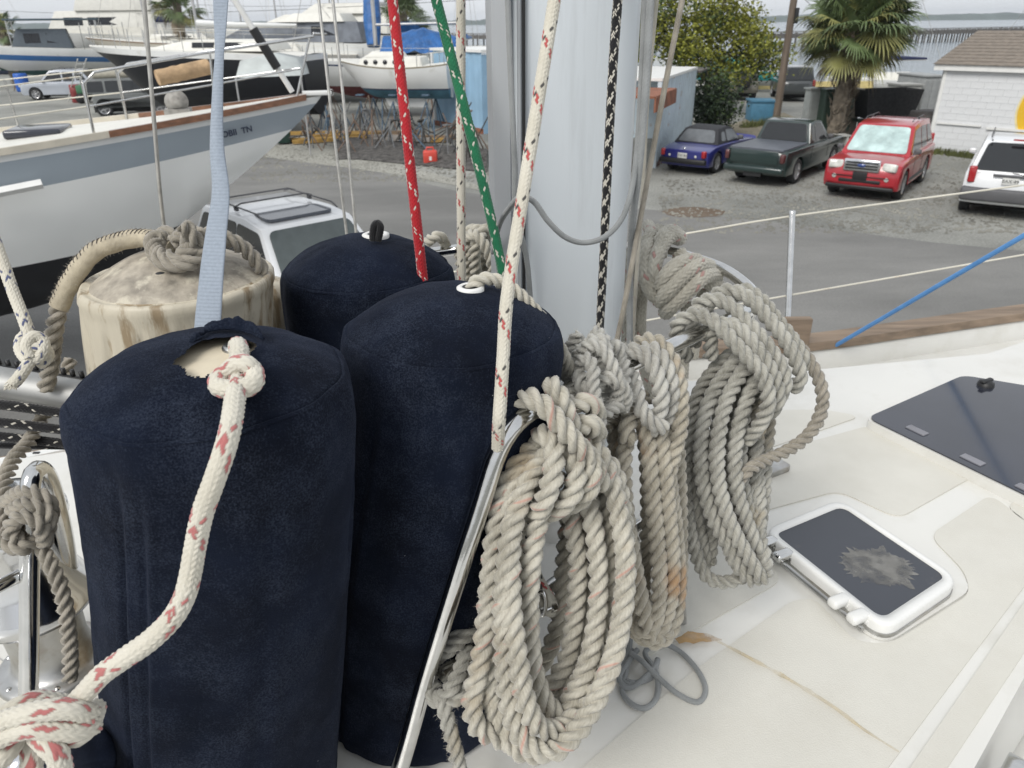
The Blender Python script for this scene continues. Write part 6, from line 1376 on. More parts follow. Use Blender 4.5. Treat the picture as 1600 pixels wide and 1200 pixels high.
def hull(root, Lh, B, sh, keel, mats, rake=1.2, tr_w=.75, full=.55, rowsz=None, cabin=True, flare=2.2, transom_rake=0., name='hull'):
    """local: x from stern 0 to bow Lh; sh(t) sheer height; mats = [(top offset or abs z, material), ...] bands downwards"""
    ns = 36; bands = mats; V = []; nrow = 0; rows_per = 5
    def sec(t):
        f = min(1, (tr_w+(1-tr_w)*min(1, t/.4)**.8)) if t < .4 else (1-((t-.4)/.6)**(1/full*1.35))
        return B/2*max(0.012, f)
    segs = []
    for side in (1, -1):
        for bi, (z0f, z1f, mt) in enumerate(bands):
            mb = MB(); vs = []; kk = rows_per
            for i in range(ns+1):
                t = i/ns; s0 = sh(t); kz = keel(t); hb = sec(t)
                za = z0f(t) if callable(z0f) else z0f; zb = z1f(t) if callable(z1f) else z1f
                za = min(s0, za); zb = max(kz, min(za, zb))
                for r_ in range(kk+1):
                    z = za+(zb-za)*r_/kk; s_ = (s0-z)/max(.01, s0-kz)
                    y = hb*max(0, 1-s_**flare)**.62*(1-.10*s_*(t > .5)*(t-.5)*2)
                    x = Lh*t-rake*s_**1.15*max(0, (t-.35)/.65)**2.2*1.0+transom_rake*s_*(1-t)**6
                    vs.append((x, side*y, z))
            fs = [(i*(kk+1)+r_, (i+1)*(kk+1)+r_, (i+1)*(kk+1)+r_+1, i*(kk+1)+r_+1) for i in range(ns) for r_ in range(kk)]
            segs.append((vs, fs, bi))
    for bi in range(len(bands)):
        mb = MB()
        for vs, fs, b_ in segs:
            if b_ == bi: mb.add(vs, fs, 0, True)
        if True:                      # transom slice
            a = [s for s in segs if s[2] == bi]; kk = rows_per; l0 = a[0][0][:kk+1]; r0 = a[1][0][:kk+1]
            mb.add(l0+r0, [(i, i+1, kk+1+i+1, kk+1+i) for i in range(kk)])
        mb.build(name if bi == 0 else ('bottom' if bi == len(bands)-1 else 'topside'), bands[bi][2], root)
    mb = MB(); vs = []
    for i in range(ns+1):
        t = i/ns; vs += [(Lh*t, sec(t)*.985, sh(t)-.01), (Lh*t, 0, sh(t)+.05), (Lh*t, -sec(t)*.985, sh(t)-.01)]
    mb.add(vs, [(i*3+j, (i+1)*3+j, (i+1)*3+j+1, i*3+j+1) for i in range(ns) for j in range(2)], 0, True); mb.build('deck', DECKW, root)
    return sec
def house(root, x0, x1, w0, w1, z0, z1, mat=DECKW, rk=.5, rr=.3, name='cabin', wins=(), wz=None, wmat=None, bev=.06):
    """deckhouse with raked ends and side windows"""
    vs = [(x0, -w0, z0), (x1, -w1, z0), (x1, w1, z0), (x0, w0, z0), (x0+rr, -w0*.86, z1), (x1-rk, -w1*.82, z1), (x1-rk, w1*.82, z1), (x0+rr, w0*.86, z1)]
    mb = MB(); mb.add(vs, [(0, 1, 2, 3), (4, 7, 6, 5), (0, 4, 5, 1), (1, 5, 6, 2), (2, 6, 7, 3), (3, 7, 4, 0)]); o = mb.build(name, mat, root, bevel=bev)
    for (a, b) in wins:
        zl, zh = wz or (z0+(z1-z0)*.35, z0+(z1-z0)*.8)
        for s_ in (-1, 1):
            def pt(x, z):
                t = (x-x0)/(x1-x0); w_ = w0+(w1-w0)*t; k = 1-(.16*(z-z0)/(z1-z0)); return (x, s_*(w_*k+.012), z)
            P = [pt(a, zl), pt(b, zl), pt(b, zh), pt(a, zh)]; P2 = [(p[0], p[1]-s_*.03, p[2]) for p in P]
            mb = MB(); mb.add(P+P2, [(0, 1, 2, 3)]+[(i, (i+1) % 4, 4+(i+1) % 4, 4+i) for i in range(4)]); mb.build('window', wmat or DKGL, o)
    return o
def stands(root, xs, w_, z, hgt, n='boat_stand', mat=None):
    mat = mat or STDM
    for x in xs:
        for s_ in (-1, 1):
            mb = MB(); p = Vector((x, s_*w_*.62, z)); 
            for a in (0, 2.1, 4.2): mb.tube([p-Vector((0, 0, .25)), Vector((x+math.cos(a)*.45, s_*(w_*.62+.3)+math.sin(a)*.45, 0))], .025, 5)
            mb.box((x, s_*w_*.62, z), (.3, .3, .05)); mb.build('stand', mat, root)
STDM = M('stand_rust', (.17, .12, .09), .8, var=.4, scale=8); STDB = M('stand_blue', (.075, .12, .17), .8, var=.4, scale=8)
def ladder(root, a, b, w_=.4, n=8, mat=None, world=False):
    a = Vector(a); b = Vector(b); s_ = Vector((-(b-a).y, (b-a).x, 0)); s_ = s_.normalized()*w_/2 if s_.length > .01 else Vector((w_/2, 0, 0)); mb = MB()
    mb.tube([a-s_, b-s_], .03, 5); mb.tube([a+s_, b+s_], .03, 5)
    for i in range(1, n): p = a.lerp(b, i/n); mb.tube([p-s_, p+s_], .018, 5)
    mb.build('ladder', mat or MASTA, root, world)
def lifelines(root, sec, Lh, sh, x0, x1, n, hts=(.3, .6), inset=.06):
    for s_ in (-1, 1):
        P = []
        for i in range(n): t = x0+(x1-x0)*i/(n-1); P.append(Vector((Lh*t, s_*(sec(t)-inset), sh(t))))
        for p in P: mb = MB(); mb.tube([p, p+Vector((0, 0, hts[-1]))], .014, 6); mb.build('stanchion', STEEL, root)
        for h in hts: mb = MB(); mb.tube([p+Vector((0, 0, h)) for p in P], .008, 5); mb.build('lifeline', COATW, root)
# ---- neighbour sailboat
nz_ = R(15); Ln = 12.5; u_n = Vector((math.cos(nz_), math.sin(nz_), 0)); bow = at(502, 149, 9.4)
nb_root = thing('sailboat', (bow-u_n*Ln).to_tuple()[:2]+(0,), 'white hulled sailboat alongside at left with slate blue sheer stripe and varnished bow rail', 'sailboat', rz=nz_)
zb_ = bow.z
def shn(t): return zb_-.66+.66*max(0, (t-.35)/.65)**1.6+.05*(1-t)
wl_ = 1.72
sec = hull(nb_root, Ln, 3.7, shn, lambda t: .75+.95*max(0, (t-.55)/.45)**2, [(lambda t: shn(t), lambda t: shn(t)-.09, HWHT), (lambda t: shn(t)-.09, lambda t: shn(t)-.09-.40*(1-.25*t), SLATE), (lambda t: shn(t)-.09-.40*(1-.25*t), lambda t: wl_+.18*max(0, (t-.6)/.4)**2, HNEI), (lambda t: wl_+.18*max(0, (t-.6)/.4)**2, 0, BOTT)], rake=2.2, full=.72, flare=3.3)
for s_ in (-1, 1):
    mb = MB(); P = []; V = []
    ts = [.0+.985*i/40 for i in range(41)]
    for t in ts: y = s_*(sec(t)+.0); V += [(Ln*t, y+s_*.03, shn(t)-.02), (Ln*t, y+s_*.03, shn(t)+.05), (Ln*t, y-s_*.05, shn(t)+.05), (Ln*t, y-s_*.05, shn(t)-.02)]
    nfw = 33; mb.add(V[:(nfw+1)*4], [(i*4+j, (i+1)*4+j, (i+1)*4+(j+1) % 4, i*4+(j+1) % 4) for i in range(nfw) for j in range(4)]); mb.build('cap_rail', M('cap_cream', (.52, .48, .4), .5), nb_root)
    mb = MB(); mb.add(V[nfw*4:], [(i*4+j, (i+1)*4+j, (i+1)*4+(j+1) % 4, i*4+(j+1) % 4) for i in range(40-nfw) for j in range(4)]); mb.build('toe_rail', TEAKV, nb_root)
lifelines(nb_root, sec, Ln, shn, .12, .80, 7, (.32, .62))
# bow pulpit
mb = MB()
for s_ in (-1, 1):
    pp = [Vector((Ln*t, s_*(sec(t)-.05), shn(t))) for t in (.80, .90, .975)]
    mb.tube([pp[0]+Vector((0, 0, 0)), pp[0]+Vector((.02, 0, .55)), pp[0]+Vector((.15, 0, .66)), pp[1]+Vector((0, 0, .68)), pp[2]+Vector((.3, -s_*.05, .72))], .016, 8); mb.tube([pp[1], pp[1]+Vector((.05, 0, .68))], .014, 6); mb.tube([pp[2], pp[2]+Vector((.25, 0, .70))], .014, 6); mb.tube([pp[0]+Vector((0, 0, .32)), pp[1]+Vector((0, 0, .34)), pp[2]+Vector((.1, 0, .36))], .011, 6)
mb.tube([Vector((Ln*.975+.3, -.06, shn(1)+.71)), Vector((Ln*.975+.45, 0, shn(1)+.7)), Vector((Ln*.975+.3, .06, shn(1)+.71))], .016, 8); mb.build('pulpit', STEEL, nb_root)
mb = MB(); mb.box((Ln-.05, 0, shn(1)+.03), (.36, .16, .05), bev=.01); mb.lathe([(.04, -.05), (.04, .05)], 12, T=Matrix.Translation((Ln+.12, 0, shn(1)+.03)) @ Matrix.Rotation(R(90), 4, 'X')); mb.build('bowsprit', WHITEP, nb_root)
mb = MB(); a_ = Vector((Ln-.35, 0, shn(1)+.05)); mb.tube([a_, a_+Vector((-2.6, 0, 5.2))], .035, 10); mb.tube([a_+Vector((-.14, 0, .28)), a_+Vector((-.36, 0, .72))], .055, 12, 1); mb.build('furled_forestay', [WHITEP, BLACK], nb_root)
house(nb_root, 4.3, 8.6, 1.15, .85, shn(.5)-.02, shn(.5)+.36, rk=.9, wins=[(4.9, 5.6), (6.0, 6.7), (7.0, 7.5)], bev=.05)
mb = MB(); mb.box((9.2, 0, shn(.75)+.05), (.6, .6, .1), bev=.03); mb.build('hatch', SMOKE, nb_root)
mb = MB(); mb.lathe([(0, 0), (.05, 0), (.16, .03), (.2, .1), (.2, .2), (.12, .24), (.1, .3), (0, .3)], 20, T=Matrix.Translation((10.75, .2, shn(.86)+.17)) @ Matrix.Scale(.68, 4) @ Matrix.Rotation(R(90), 4, 'X') @ Matrix.Translation((0, 0, -.15))); mb.box((10.75, .2, shn(.86)+.05), (.3, .25, .08)); mb.build('windlass_cover', M('cover_grey', (.32, .31, .29), .8, var=.3, scale=14), nb_root)
mb = MB(); mb.tube([(3.9, 0, shn(.3)+.2), (3.9, 0, 14)], .1, 16); mb.build('mast', MASTA, nb_root)
for px_, s_ in ((5.6, -1), (6.9, 1), (4.9, 1)): mb = MB(); mb.tube([(px_, s_*(sec(px_/Ln)-.02), shn(.5)), (3.9, 0, 13)], .006, 5); mb.build('shroud', WIRE, nb_root)
# registration-style lettering on the stripe
cu = bpy.data.curves.new('hull_lettering', 'FONT'); cu.body = 'L  OBII  TN'; cu.size = .10; cu.extrude = .002; cu.align_x = 'CENTER'; cu.align_y = 'CENTER'; cu.offset = .003
to = bpy.data.objects.new('hull_lettering', cu); COL.objects.link(to); cu.materials.append(M('letter_navy', (.03, .04, .07), .5)); to.parent = nb_root
tt = .925; y0 = sec(tt); sl = (sec(tt+.03)-sec(tt-.03))/(Ln*.06); shs = (shn(tt+.03)-shn(tt-.03))/(Ln*.06)
zt_ = shn(tt)-.24; s__ = .24/(shn(tt)-(.75+.95*((tt-.55)/.45)**2)); yl = y0*(1-s__**3.3)**.62
xoff = 2.2*s__**1.15*((tt-.35)/.65)**2.2
to.matrix_local = Matrix.Translation((Ln*tt-xoff, -yl-.035, zt_)) @ Matrix.Rotation(math.atan2(-sl, 1), 4, 'Z') @ Matrix.Rotation(-math.atan2(shs, 1), 4, 'Y') @ Matrix.Rotation(R(90+14), 4, 'X')
# folded white step on the topside, leather wrap on the lifeline
mb = MB(); P0, P1 = at(-60, 312, 7.55), at(66, 287, 7.85); mb.tube([P0, P1], .05, 4, 0, False); fs_ = thing('boarding_step', P0, 'long white plank clipped along the neighbouring white hull below its slate stripe', 'plank'); mb.build('plank', WHITEP, fs_, True)
rw = thing('rolled_cloth', at(285, 112, 8.6), 'tan cloth roll tied over the neighbouring boat lifeline left of the strap', 'cloth'); mb = MB(); q0, q1 = at(246, 122, 8.7), at(326, 104, 9.0); P_ = [q0.lerp(q1, i/12) for i in range(13)]; mb.tube(P_, [.09+.012*mnoise.noise(Vector((i*.9, 0, 0))) for i in range(13)], 12); mb.build('cloth', M('tan_cloth', (.42, .29, .17), .9, var=.25, scale=8, bump=.4, bscale=20), rw, True)

def place(px, py, z=0.): p = on(px, py, z); return (p.x, p.y, 0)
def simple_mast(root, x, z0, h, rr=.08, boom=0, cover=None, wires=True, B=1.6, sp=True):
    mb = MB(); mb.tube([(x, 0, z0), (x, 0, z0+h)], rr, 10)
    if sp: mb.tube([(x, -B*.5, z0+h*.5), (x, 0, z0+h*.52), (x, B*.5, z0+h*.5)], .03, 6)
    mb.build('mast', MASTA, root)
    if boom: mb = MB(); mb.tube([(x, 0, z0+.9), (x-boom, 0, z0+.95)], .06, 8); mb.build('boom', MASTA, root)
    if cover: mb = MB(); mb.tube([(x-.05, 0, z0+1.15), (x-boom*.4, 0, z0+1.05), (x-boom, 0, z0+1.0)], [.2, .15, .08], 10); mb.build('sail_cover', cover, root)
    if wires:
        for dx in (-x+.3, 4.2): mb = MB(); mb.tube([(x+dx, 0, z0-.3), (x, 0, z0+h)], .014, 4); mb.build('stay', WIRE, root)
        for s_ in (-1, 1): mb = MB(); mb.tube([(x-.3, s_*B, z0-.2), (x, 0, z0+h)], .012, 4); mb.build('shroud', WIRE, root)
# ---- small white cabin boat on stands
rr_ = R(178); pb = place(617, 205); sb_ = thing('cabin_boat', (0, 0, 0), 'small white sailboat hull with row of round ports, propped on stands beside the blue container', 'sailboat', rz=R(172))
Ls = 4.75; ctr = Vector((pb[0]+.15, pb[1]+.3, 0)); us = Vector((math.cos(R(172)), math.sin(R(172)), 0)); sb_.location = ctr-us*(Ls/2)
def shs_(t): return 2.50+.06*(2*t-1)**2*3+.10*t
secs = hull(sb_, Ls, 2.1, shs_, lambda t: 1.28+.5*max(0, (t-.6)/.4)**2, [(lambda t: shs_(t), lambda t: shs_(t)-.06, M('rub_brown', (.24, .21, .15), .7)), (lambda t: shs_(t)-.06, 1.72, HWHT), (1.72, 1.66, HNAVY), (1.66, 0, BOTB)], rake=.8, full=.7)
house(sb_, 1.0, 3.95, .74, .5, 2.50, 2.92, rk=.35, rr=.1, bev=.06); house(sb_, 1.9, 3.5, .55, .45, 2.90, 3.10, rk=.25, rr=.15, bev=.05, name='hatch_top')
for i in range(4):
    for s_ in (-1, 1):
        mb = MB(); xx = 3.45-i*.42; mb.lathe([(0, .015), (.085, .015), (.095, .0)], 16, T=Matrix.Translation((xx, s_*(.705-(xx-1)*.078), 2.73)) @ Matrix.Rotation(R(-90*s_+4*s_), 4, 'X')); mb.build('porthole', DKGL, sb_)
mb = MB(); V = [(1.3, 0, 1.5), (3.0, 0, 1.5), (2.7, 0, 1.0), (1.0, 0, .95)]; mb.add([(x, -.07, z) for x, y, z in V]+[(x, .07, z) for x, y, z in V], [(0, 1, 2, 3), (4, 7, 6, 5), (0, 4, 5, 1), (1, 5, 6, 2), (2, 6, 7, 3), (3, 7, 4, 0)]); mb.build('keel', HWHT, sb_)
mb = MB(); mb.box((-.02, 0, 1.9), (.1, .25, 1.1)); mb.build('rudder', HWHT, sb_); stands(sb_, (.9, 2.3, 3.7), 1.4, 1.5, .2, mat=STDB)
lifelines(sb_, secs, Ls, shs_, .02, .25, 3, (.45,)); 
# ---- long white sailboat with red bottom behind it
lw = thing('sailboat', place(700, 178), 'long white sloop with maroon bottom and blue tarp, behind the little cabin boat', 'sailboat', rz=R(176)); lw.location = (1.8, 38.6, 0)
def shl(t): return 2.5+.30*max(0, t-.3)**1.5
secl = hull(lw, 13.5, 3.8, shl, lambda t: .8+.9*max(0, (t-.6)/.4)**2, [(lambda t: shl(t), lambda t: shl(t)-.15, HWHT), (lambda t: shl(t)-.15, lambda t: shl(t)-.22, HNAVY), (lambda t: shl(t)-.22, 1.45, HWHT), (1.45, 0, BOTR)], rake=1.6)
house(lw, 3.5, 9.0, 1.25, .9, 2.53, 3.0, rk=.8, wins=[(4.2, 5.4), (5.8, 6.9), (7.3, 7.9)]); lifelines(lw, secl, 13.5, shl, .05, .97, 9); simple_mast(lw, 8.2, 3.2, 12, .09, 4.2, None, B=1.7)
mb = MB(); 
V = []; F = []
for i in range(14):
    for j in range(9):
        x = 4.2+3.6*i/13; t = j/8*2-1; V.append((x+.1*mnoise.noise(Vector((i, j, 0))*.7), t*1.25, 3.95-.95*abs(t)**1.6-.35*abs(i/13-.5)*2+.12*mnoise.noise(Vector((i*.9, j*.8, 3)))))
F = [(i*9+j, (i+1)*9+j, (i+1)*9+j+1, i*9+j+1) for i in range(13) for j in range(8)]; mb.add(V, F, 0, True); mb.build('tarp', TARP, lw)
stands(lw, (2.5, 5.5, 8.5, 11), 1.8, 1.3, .3)
# blue furled sail hanging upright by the shrouds
ts_ = thing('furled_sail', (-9.4, 38, 0), 'upright bright blue wrapped sail standing above the white sloop, right of the shroud pair', 'sail'); mb = MB(); p0 = at(583, 62, 38); p1 = at(578, -40, 38); mb.tube([p0-Vector((0, 0, .3)), p0.lerp(p1, .3), p0.lerp(p1, .7), p1], [.34, .46, .40, .3], 12); mb.build('sail_cover', TARP, ts_, True)
ts_.location = (p0.x, p0.y, p0.z-.3)
for ch in list(bpy.data.objects):
    if ch.parent == ts_: ch.matrix_parent_inverse = Matrix.Translation(-ts_.location)
mb = MB(); V = []
for i in range(12):
    for j in range(5): q = at(610+i*6.5, 26+i*2.2+j*5+3*math.sin(i*.9), 38+j*.2); V.append(q+Vector((0, .3*mnoise.noise(Vector((i, j, 0))), .12*mnoise.noise(Vector((i, j, 5))))))
mb.add(V, [(i*5+j, (i+1)*5+j, (i+1)*5+j+1, i*5+j+1) for i in range(11) for j in range(4)], 0, True); mb.build('sail_drape', TARP, ts_, True)
# ---- black-hulled motor yacht
by = thing('motor_yacht', (0, 0, 0), 'black hulled motor yacht with white deck pointing left, behind the neighbouring foredeck', 'motor yacht', rz=R(172)); by.location = (-8.0, 33.4, 0)
def shb(t): return 3.05+.35*t
secb = hull(by, 10.0, 3.8, shb, lambda t: .7+1.3*max(0, (t-.6)/.4)**2, [(lambda t: shb(t), lambda t: shb(t)-.22, HWHT), (lambda t: shb(t)-.22, 1.5, HBLK), (1.5, 0, BOTT)], rake=2.2, full=.6, flare=3.0)
house(by, 1.5, 7.6, 1.4, .7, 3.2, 3.62, rk=2.4, rr=.2, wins=[(2.4, 3.4), (3.8, 4.8)]); lifelines(by, secb, 10.0, shb, .3, .98, 9, (.4, .75))
# anchor tarp frame (white canvas triangle)
cv = thing('canvas_awning', place(405, 185), 'pale translucent canvas enclosure standing between the neighbouring bow and black yacht', 'awning'); 
q = [at(368, 122, 24), at(375, 95, 24.5), at(420, 84, 25), at(462, 92, 25.5), at(470, 118, 25)]; mb = MB(); V = q+[p+Vector((0, 1.2, 0)) for p in q]; mb.add(V, [(0, 1, 2, 3, 4), (9, 8, 7, 6, 5)]+[(i, i+1, 6+i, 5+i) for i in range(4)], 0, True); mb.build('canvas', M('canvas_pale', (.45, .48, .47), .6, var=.15, scale=2), cv, True)
mb = MB()
for i in (0, 4): mb.tube([q[i], Vector((q[i].x, q[i].y, 0))], .03, 6)
mb.build('pole', MASTA, cv, True)
# ---- grey canopied express yacht and white flybridge yacht above
ey_ = thing('motor_yacht', (0, 0, 0), 'grey canvas-covered white cruiser behind the black yacht', 'motor yacht', rz=R(175)); ey_.location = (-6.0, 47, 0)
def she(t): return 3.1+.3*t
sece = hull(ey_, 14, 4.2, she, lambda t: .8+1.2*max(0, (t-.6)/.4)**2, [(lambda t: she(t), 1.6, HWHT), (1.6, 0, BOTB)], rake=2.0, full=.6)
house(ey_, 2.0, 11.0, 1.7, .9, 3.2, 4.25, rk=2.4, mat=CANG, wins=[(3, 5)]); house(ey_, 3.0, 7.0, 1.5, 1.3, 4.25, 4.7, rk=1.0, mat=DECKW, name='hardtop'); lifelines(ey_, sece, 14, she, .3, .98, 7, (.4, .75))
fy = thing('motor_yacht', (0, 0, 0), 'large white flybridge yacht with navy canvas top, upper left beside the blue sail', 'motor yacht', rz=R(170)); fy.location = (-5.0, 52, 0)
def shf(t): return 3.4+.5*t
secf = hull(fy, 16, 4.8, shf, lambda t: .8+1.5*max(0, (t-.6)/.4)**2, [(lambda t: shf(t), 1.7, HWHT), (1.7, 0, BOTT)], rake=2.4, full=.6)
house(fy, 2.0, 12.5, 1.9, 1.0, 3.6, 4.7, rk=3.2, wins=[(3, 5), (5.5, 8)]); house(fy, 2.5, 8.0, 1.8, 1.4, 4.7, 5.3, rk=1.0, name='flybridge')
mb = MB(); mb.box((4.6, 0, 6.15), (4.6, 3.2, .5), bev=.15); mb.build('bimini', CANV, fy)
for x in (2.8, 6.5):
    for s_ in (-1, 1): mb = MB(); mb.tube([(x, s_*1.5, 5.3), (x, s_*1.5, 6.0)], .03, 6); mb.build('canopy_post', STEEL, fy)
# ---- left group: cream cutter, grey sloop bow, blue and white work boat, flybridge trawler
cc = thing('sailboat', (0, 0, 0), 'cream hulled cutter with navy sail cover at far left, behind the silver SUV', 'sailboat', rz=R(188)); cc.location = (-17.5, 58.5, 0)
def shc(t): return 2.9+.55*t**2
secc = hull(cc, 12, 3.8, shc, lambda t: .9+1.2*max(0, (t-.6)/.4)**2, [(lambda t: shc(t), lambda t: shc(t)-.1, TEAK), (lambda t: shc(t)-.1, 1.2, HCREAM), (1.2, 0, BOTT)], rake=2.0)
house(cc, 3, 8, 1.2, .8, 3.0, 3.6, rk=.6, wins=[(3.6, 5), (5.5, 6.8)]); lifelines(cc, secc, 12, shc, .05, .97, 8); simple_mast(cc, 7.2, 3.4, 11, .09, 4, CANV); stands(cc, (3, 6, 9), 1.8, 1.3, .3)
gs = thing('sailboat', (0, 0, 0), 'pale grey sloop with long boom between the cream cutter and black yacht', 'sailboat', rz=R(182)); gs.location = (-8.5, 46, 0)
def shg(t): return 2.6+.3*t
secg = hull(gs, 12, 3.6, shg, lambda t: .9+1.0*max(0, (t-.6)/.4)**2, [(lambda t: shg(t), 1.4, topmat('hull_pale_grey', (.38, .37, .34))), (1.4, 0, BOTT)], rake=1.6)
house(gs, 3, 8.5, 1.2, .8, 2.7, 3.2, rk=.6, wins=[(3.6, 5), (5.5, 6.8)]); lifelines(gs, secg, 12, shg, .05, .97, 8); simple_mast(gs, 8.8, 3.1, 12, .08, 5.5, HWHT)
bw = thing('work_boat', (0, 0, 0), 'blue and white work boat stern-on with dark canopy at the far left edge', 'boat', rz=R(205)); bw.location = (-28.5, 62, 0)
def shw(t): return 2.5+.5*t
secw = hull(bw, 11, 3.8, shw, lambda t: .9+1.0*max(0, (t-.6)/.4)**2, [(lambda t: shw(t), lambda t: shw(t)-.5, HWHT), (lambda t: shw(t)-.5, lambda t: shw(t)-.85, HBLUE), (lambda t: shw(t)-.85, 1.3, HWHT), (1.3, 0, BOTG)], rake=1.3)
house(bw, 4, 8, 1.3, 1.0, 2.6, 4.0, rk=.6, wins=[(4.5, 5.6), (6, 7)], mat=M('house_slate', (.08, .1, .12), .6)); mb = MB(); mb.box((5, 0, 4.6), (6, 3, .12), bev=.03); mb.build('canopy', M('canopy_slate', (.07, .10, .12), .8), bw)
for x in (2.3, 7.8):
    for s_ in (-1, 1): mb = MB(); mb.tube([(x, s_*1.4, 2.6), (x, s_*1.4, 4.6)], .04, 6); mb.build('canopy_post', STEEL, bw)
mb = MB()
for i in range(5): mb.tube([(.5+i*.7, 1.7, 2.5), (.5+i*.7, 1.75, 4.4)], .03, 5)
mb.build('railing', STEEL, bw); stands(bw, (2, 5, 8), 1.8, 1.3, .3)
tw = thing('trawler_yacht', (0, 0, 0), 'tall white trawler yacht with two decks rising at upper left', 'motor yacht', rz=R(186)); tw.location = (-25, 66, 0)
def sht(t): return 3.3+.6*t
sect = hull(tw, 14, 4.8, sht, lambda t: .9+1.0*max(0, (t-.6)/.4)**2, [(lambda t: sht(t), 1.6, HWHT), (1.6, 0, BOTB)], rake=1.2)
house(tw, 2, 11, 2.0, 1.6, 3.4, 5.2, rk=1.0, wins=[(2.6, 5.0), (5.4, 7.6), (8, 9.4)], wz=(4.2, 4.75)); house(tw, 1.5, 8.5, 1.9, 1.6, 5.2, 7.0, rk=.6, name='upper_house', wins=[]); mb = MB(); mb.box((4.8, 0, 7.15), (8, 3.9, .12)); mb.build('roof', HWHT, tw)
mb = MB()
for i in range(16): mb.tube([(1+i*.5, 1.8, 7.2), (1+i*.5, 1.8, 7.75)], .02, 4)
mb.tube([(1, 1.8, 7.75), (8.5, 1.8, 7.75)], .025, 5); mb.build('railing', WHITEP, tw)
# ladder leaning on the pale sloop, bare masts of boats further off
ld = thing('ladder', place(112, 160), 'white ladder leaning from the ground up to the pale boats, right of the silver SUV', 'ladder'); p0 = on(112, 158); p1 = at(128, 92, 42); ladder(ld, p0, (p1.x, p1.y, p1.z), .45, 9, WHITEP, True)
far_masts = [(62, 78, 15), (148, 74, 13), (186, 70, 14), (300, 68, 15), (318, 74, 13), (352, 60, 14), (452, 72, 12), (476, 66, 14), (560, 75, 12), (690, 80, 13), (742, 70, 12), (1140, 90, 12), (1500, 58, 11), (1530, 60, 12)]
words = ['first', 'second', 'third', 'fourth', 'fifth', 'sixth', 'seventh', 'eighth', 'ninth', 'tenth', 'eleventh', 'twelfth', 'thirteenth', 'fourteenth']
for i, (x, y_, h) in enumerate(far_masts):
    v = at(x, 60, 1)-CAM; k = y_/v.y; p = CAM+v*k; rt_ = thing('distant_sailboat', (p.x, p.y, -1.5), f'moored sailboat in the distance, {words[i]} bare mast from the left on the skyline', 'sailboat', 'moored sailboats beyond the yard', rz=random.uniform(0, 6))
    if p.y < 92 and p.x < 0: rt_.location.z = 0
    sc_ = lambda t: 1.5+.3*t; hull(rt_, 9, 2.9, sc_, lambda t: -.3, [(sc_, .4, HWHT), (.4, -.3, HNAVY)], rake=1.2); house(rt_, 2.5, 6, .9, .6, 1.6, 2.1); simple_mast(rt_, 5, 2, h-3, .07, 3, [CANV, TARP, HWHT][i % 3], B=1.2)
# teal boat near the jeep
tb = thing('motor_boat', (17.0, 50.5, 0), 'turquoise covered boat on the shore between tree and utility pole', 'boat', rz=R(170)); TEAL = topmat('teal', (.03, .36, .36))
st_ = lambda t: 1.2+.2*t; hull(tb, 6, 2.2, st_, lambda t: .35+.3*t*t, [(st_, .7, TEAL), (.7, 0, HWHT)], rake=1.0); house(tb, 1.5, 4.5, .8, .6, 1.3, 2.0, mat=TEAL, rk=.8)
mb = MB(); mb.box((19.5, 52.5, .22), (9, .3, .44)); o = mb.build('kerb_wall', M('kerb_yellow', (.55, .45, .2), .8)); tag(o, 'low pale yellow kerb wall along the waterfront behind the jeep', 'wall')

# ================================================================== YARD CLUTTER
def wheelie(label, px, py, mat, h=1.0, w_=.55, nm='wheelie_bin', cat='bin'):
    p = on(px, py); r_ = thing(nm, (p.x, p.y, 0), label, cat, rz=.2); mb = MB(); a_ = w_/2*.8; b_ = w_/2
    mb.add([(-a_, -a_, .06), (a_, -a_, .06), (a_, a_, .06), (-a_, a_, .06), (-b_, -b_, h), (b_, -b_, h), (b_, b_, h), (-b_, b_, h)], [(3, 2, 1, 0), (0, 1, 5, 4), (1, 2, 6, 5), (2, 3, 7, 6), (3, 0, 4, 7), (4, 5, 6, 7)]); mb.build('bin_body', mat, r_, bevel=.03)
    mb = MB(); mb.box((0, 0, h+.03), (w_+.06, w_+.08, .06), bev=.02); mb.build('lid', mat, r_)
    for s_ in (-1, 1): mb = MB(); mb.lathe([(0, -.03), (.1, -.03), (.1, .03), (0, .03)], 12, T=Matrix.Translation((s_*b_*.8, b_*.8, .1)) @ Matrix.Rotation(R(90), 4, 'Y')); mb.build('wheel', RUBBER, r_)
    return r_
wheelie('dark green bin standing on the gravel just right of the neighbouring bow', 444, 225, M('bin_green', (.012, .04, .03), .5), 1.0, .62)
REDP = M('bucket_red', (.55, .06, .04), .5, var=.1)
p = on(673, 256); bk_ = thing('fuel_can', (p.x, p.y, 0), 'bright red plastic can on the ground at the foot of the scrap pile', 'fuel can', rz=.1); mb = MB(); mb.box((0, 0, .22), (.46, .34, .42), bev=.05); mb.build('can', REDP, bk_); mb = MB(); mb.tube([(-.12, 0, .42), (-.1, 0, .52), (.1, 0, .52), (.12, 0, .42)], .03, 8); mb.build('handle', REDP, bk_); mb = MB(); mb.box((0, -.173, .2), (.08, .008, .12)); mb.build('label_patch', WHITEP, bk_)
p = on(38, 143); bl_ = thing('barrel', (p.x, p.y, 0), 'bright blue barrel standing on the ground at far left', 'barrel'); mb = MB(); mb.lathe([(0, 0), (.42, 0), (.45, .1), (.45, 1.1), (.4, 1.2), (0, 1.2)], 16); mb.build('barrel_body', M('barrel_blue', (.015, .1, .42), .4), bl_)
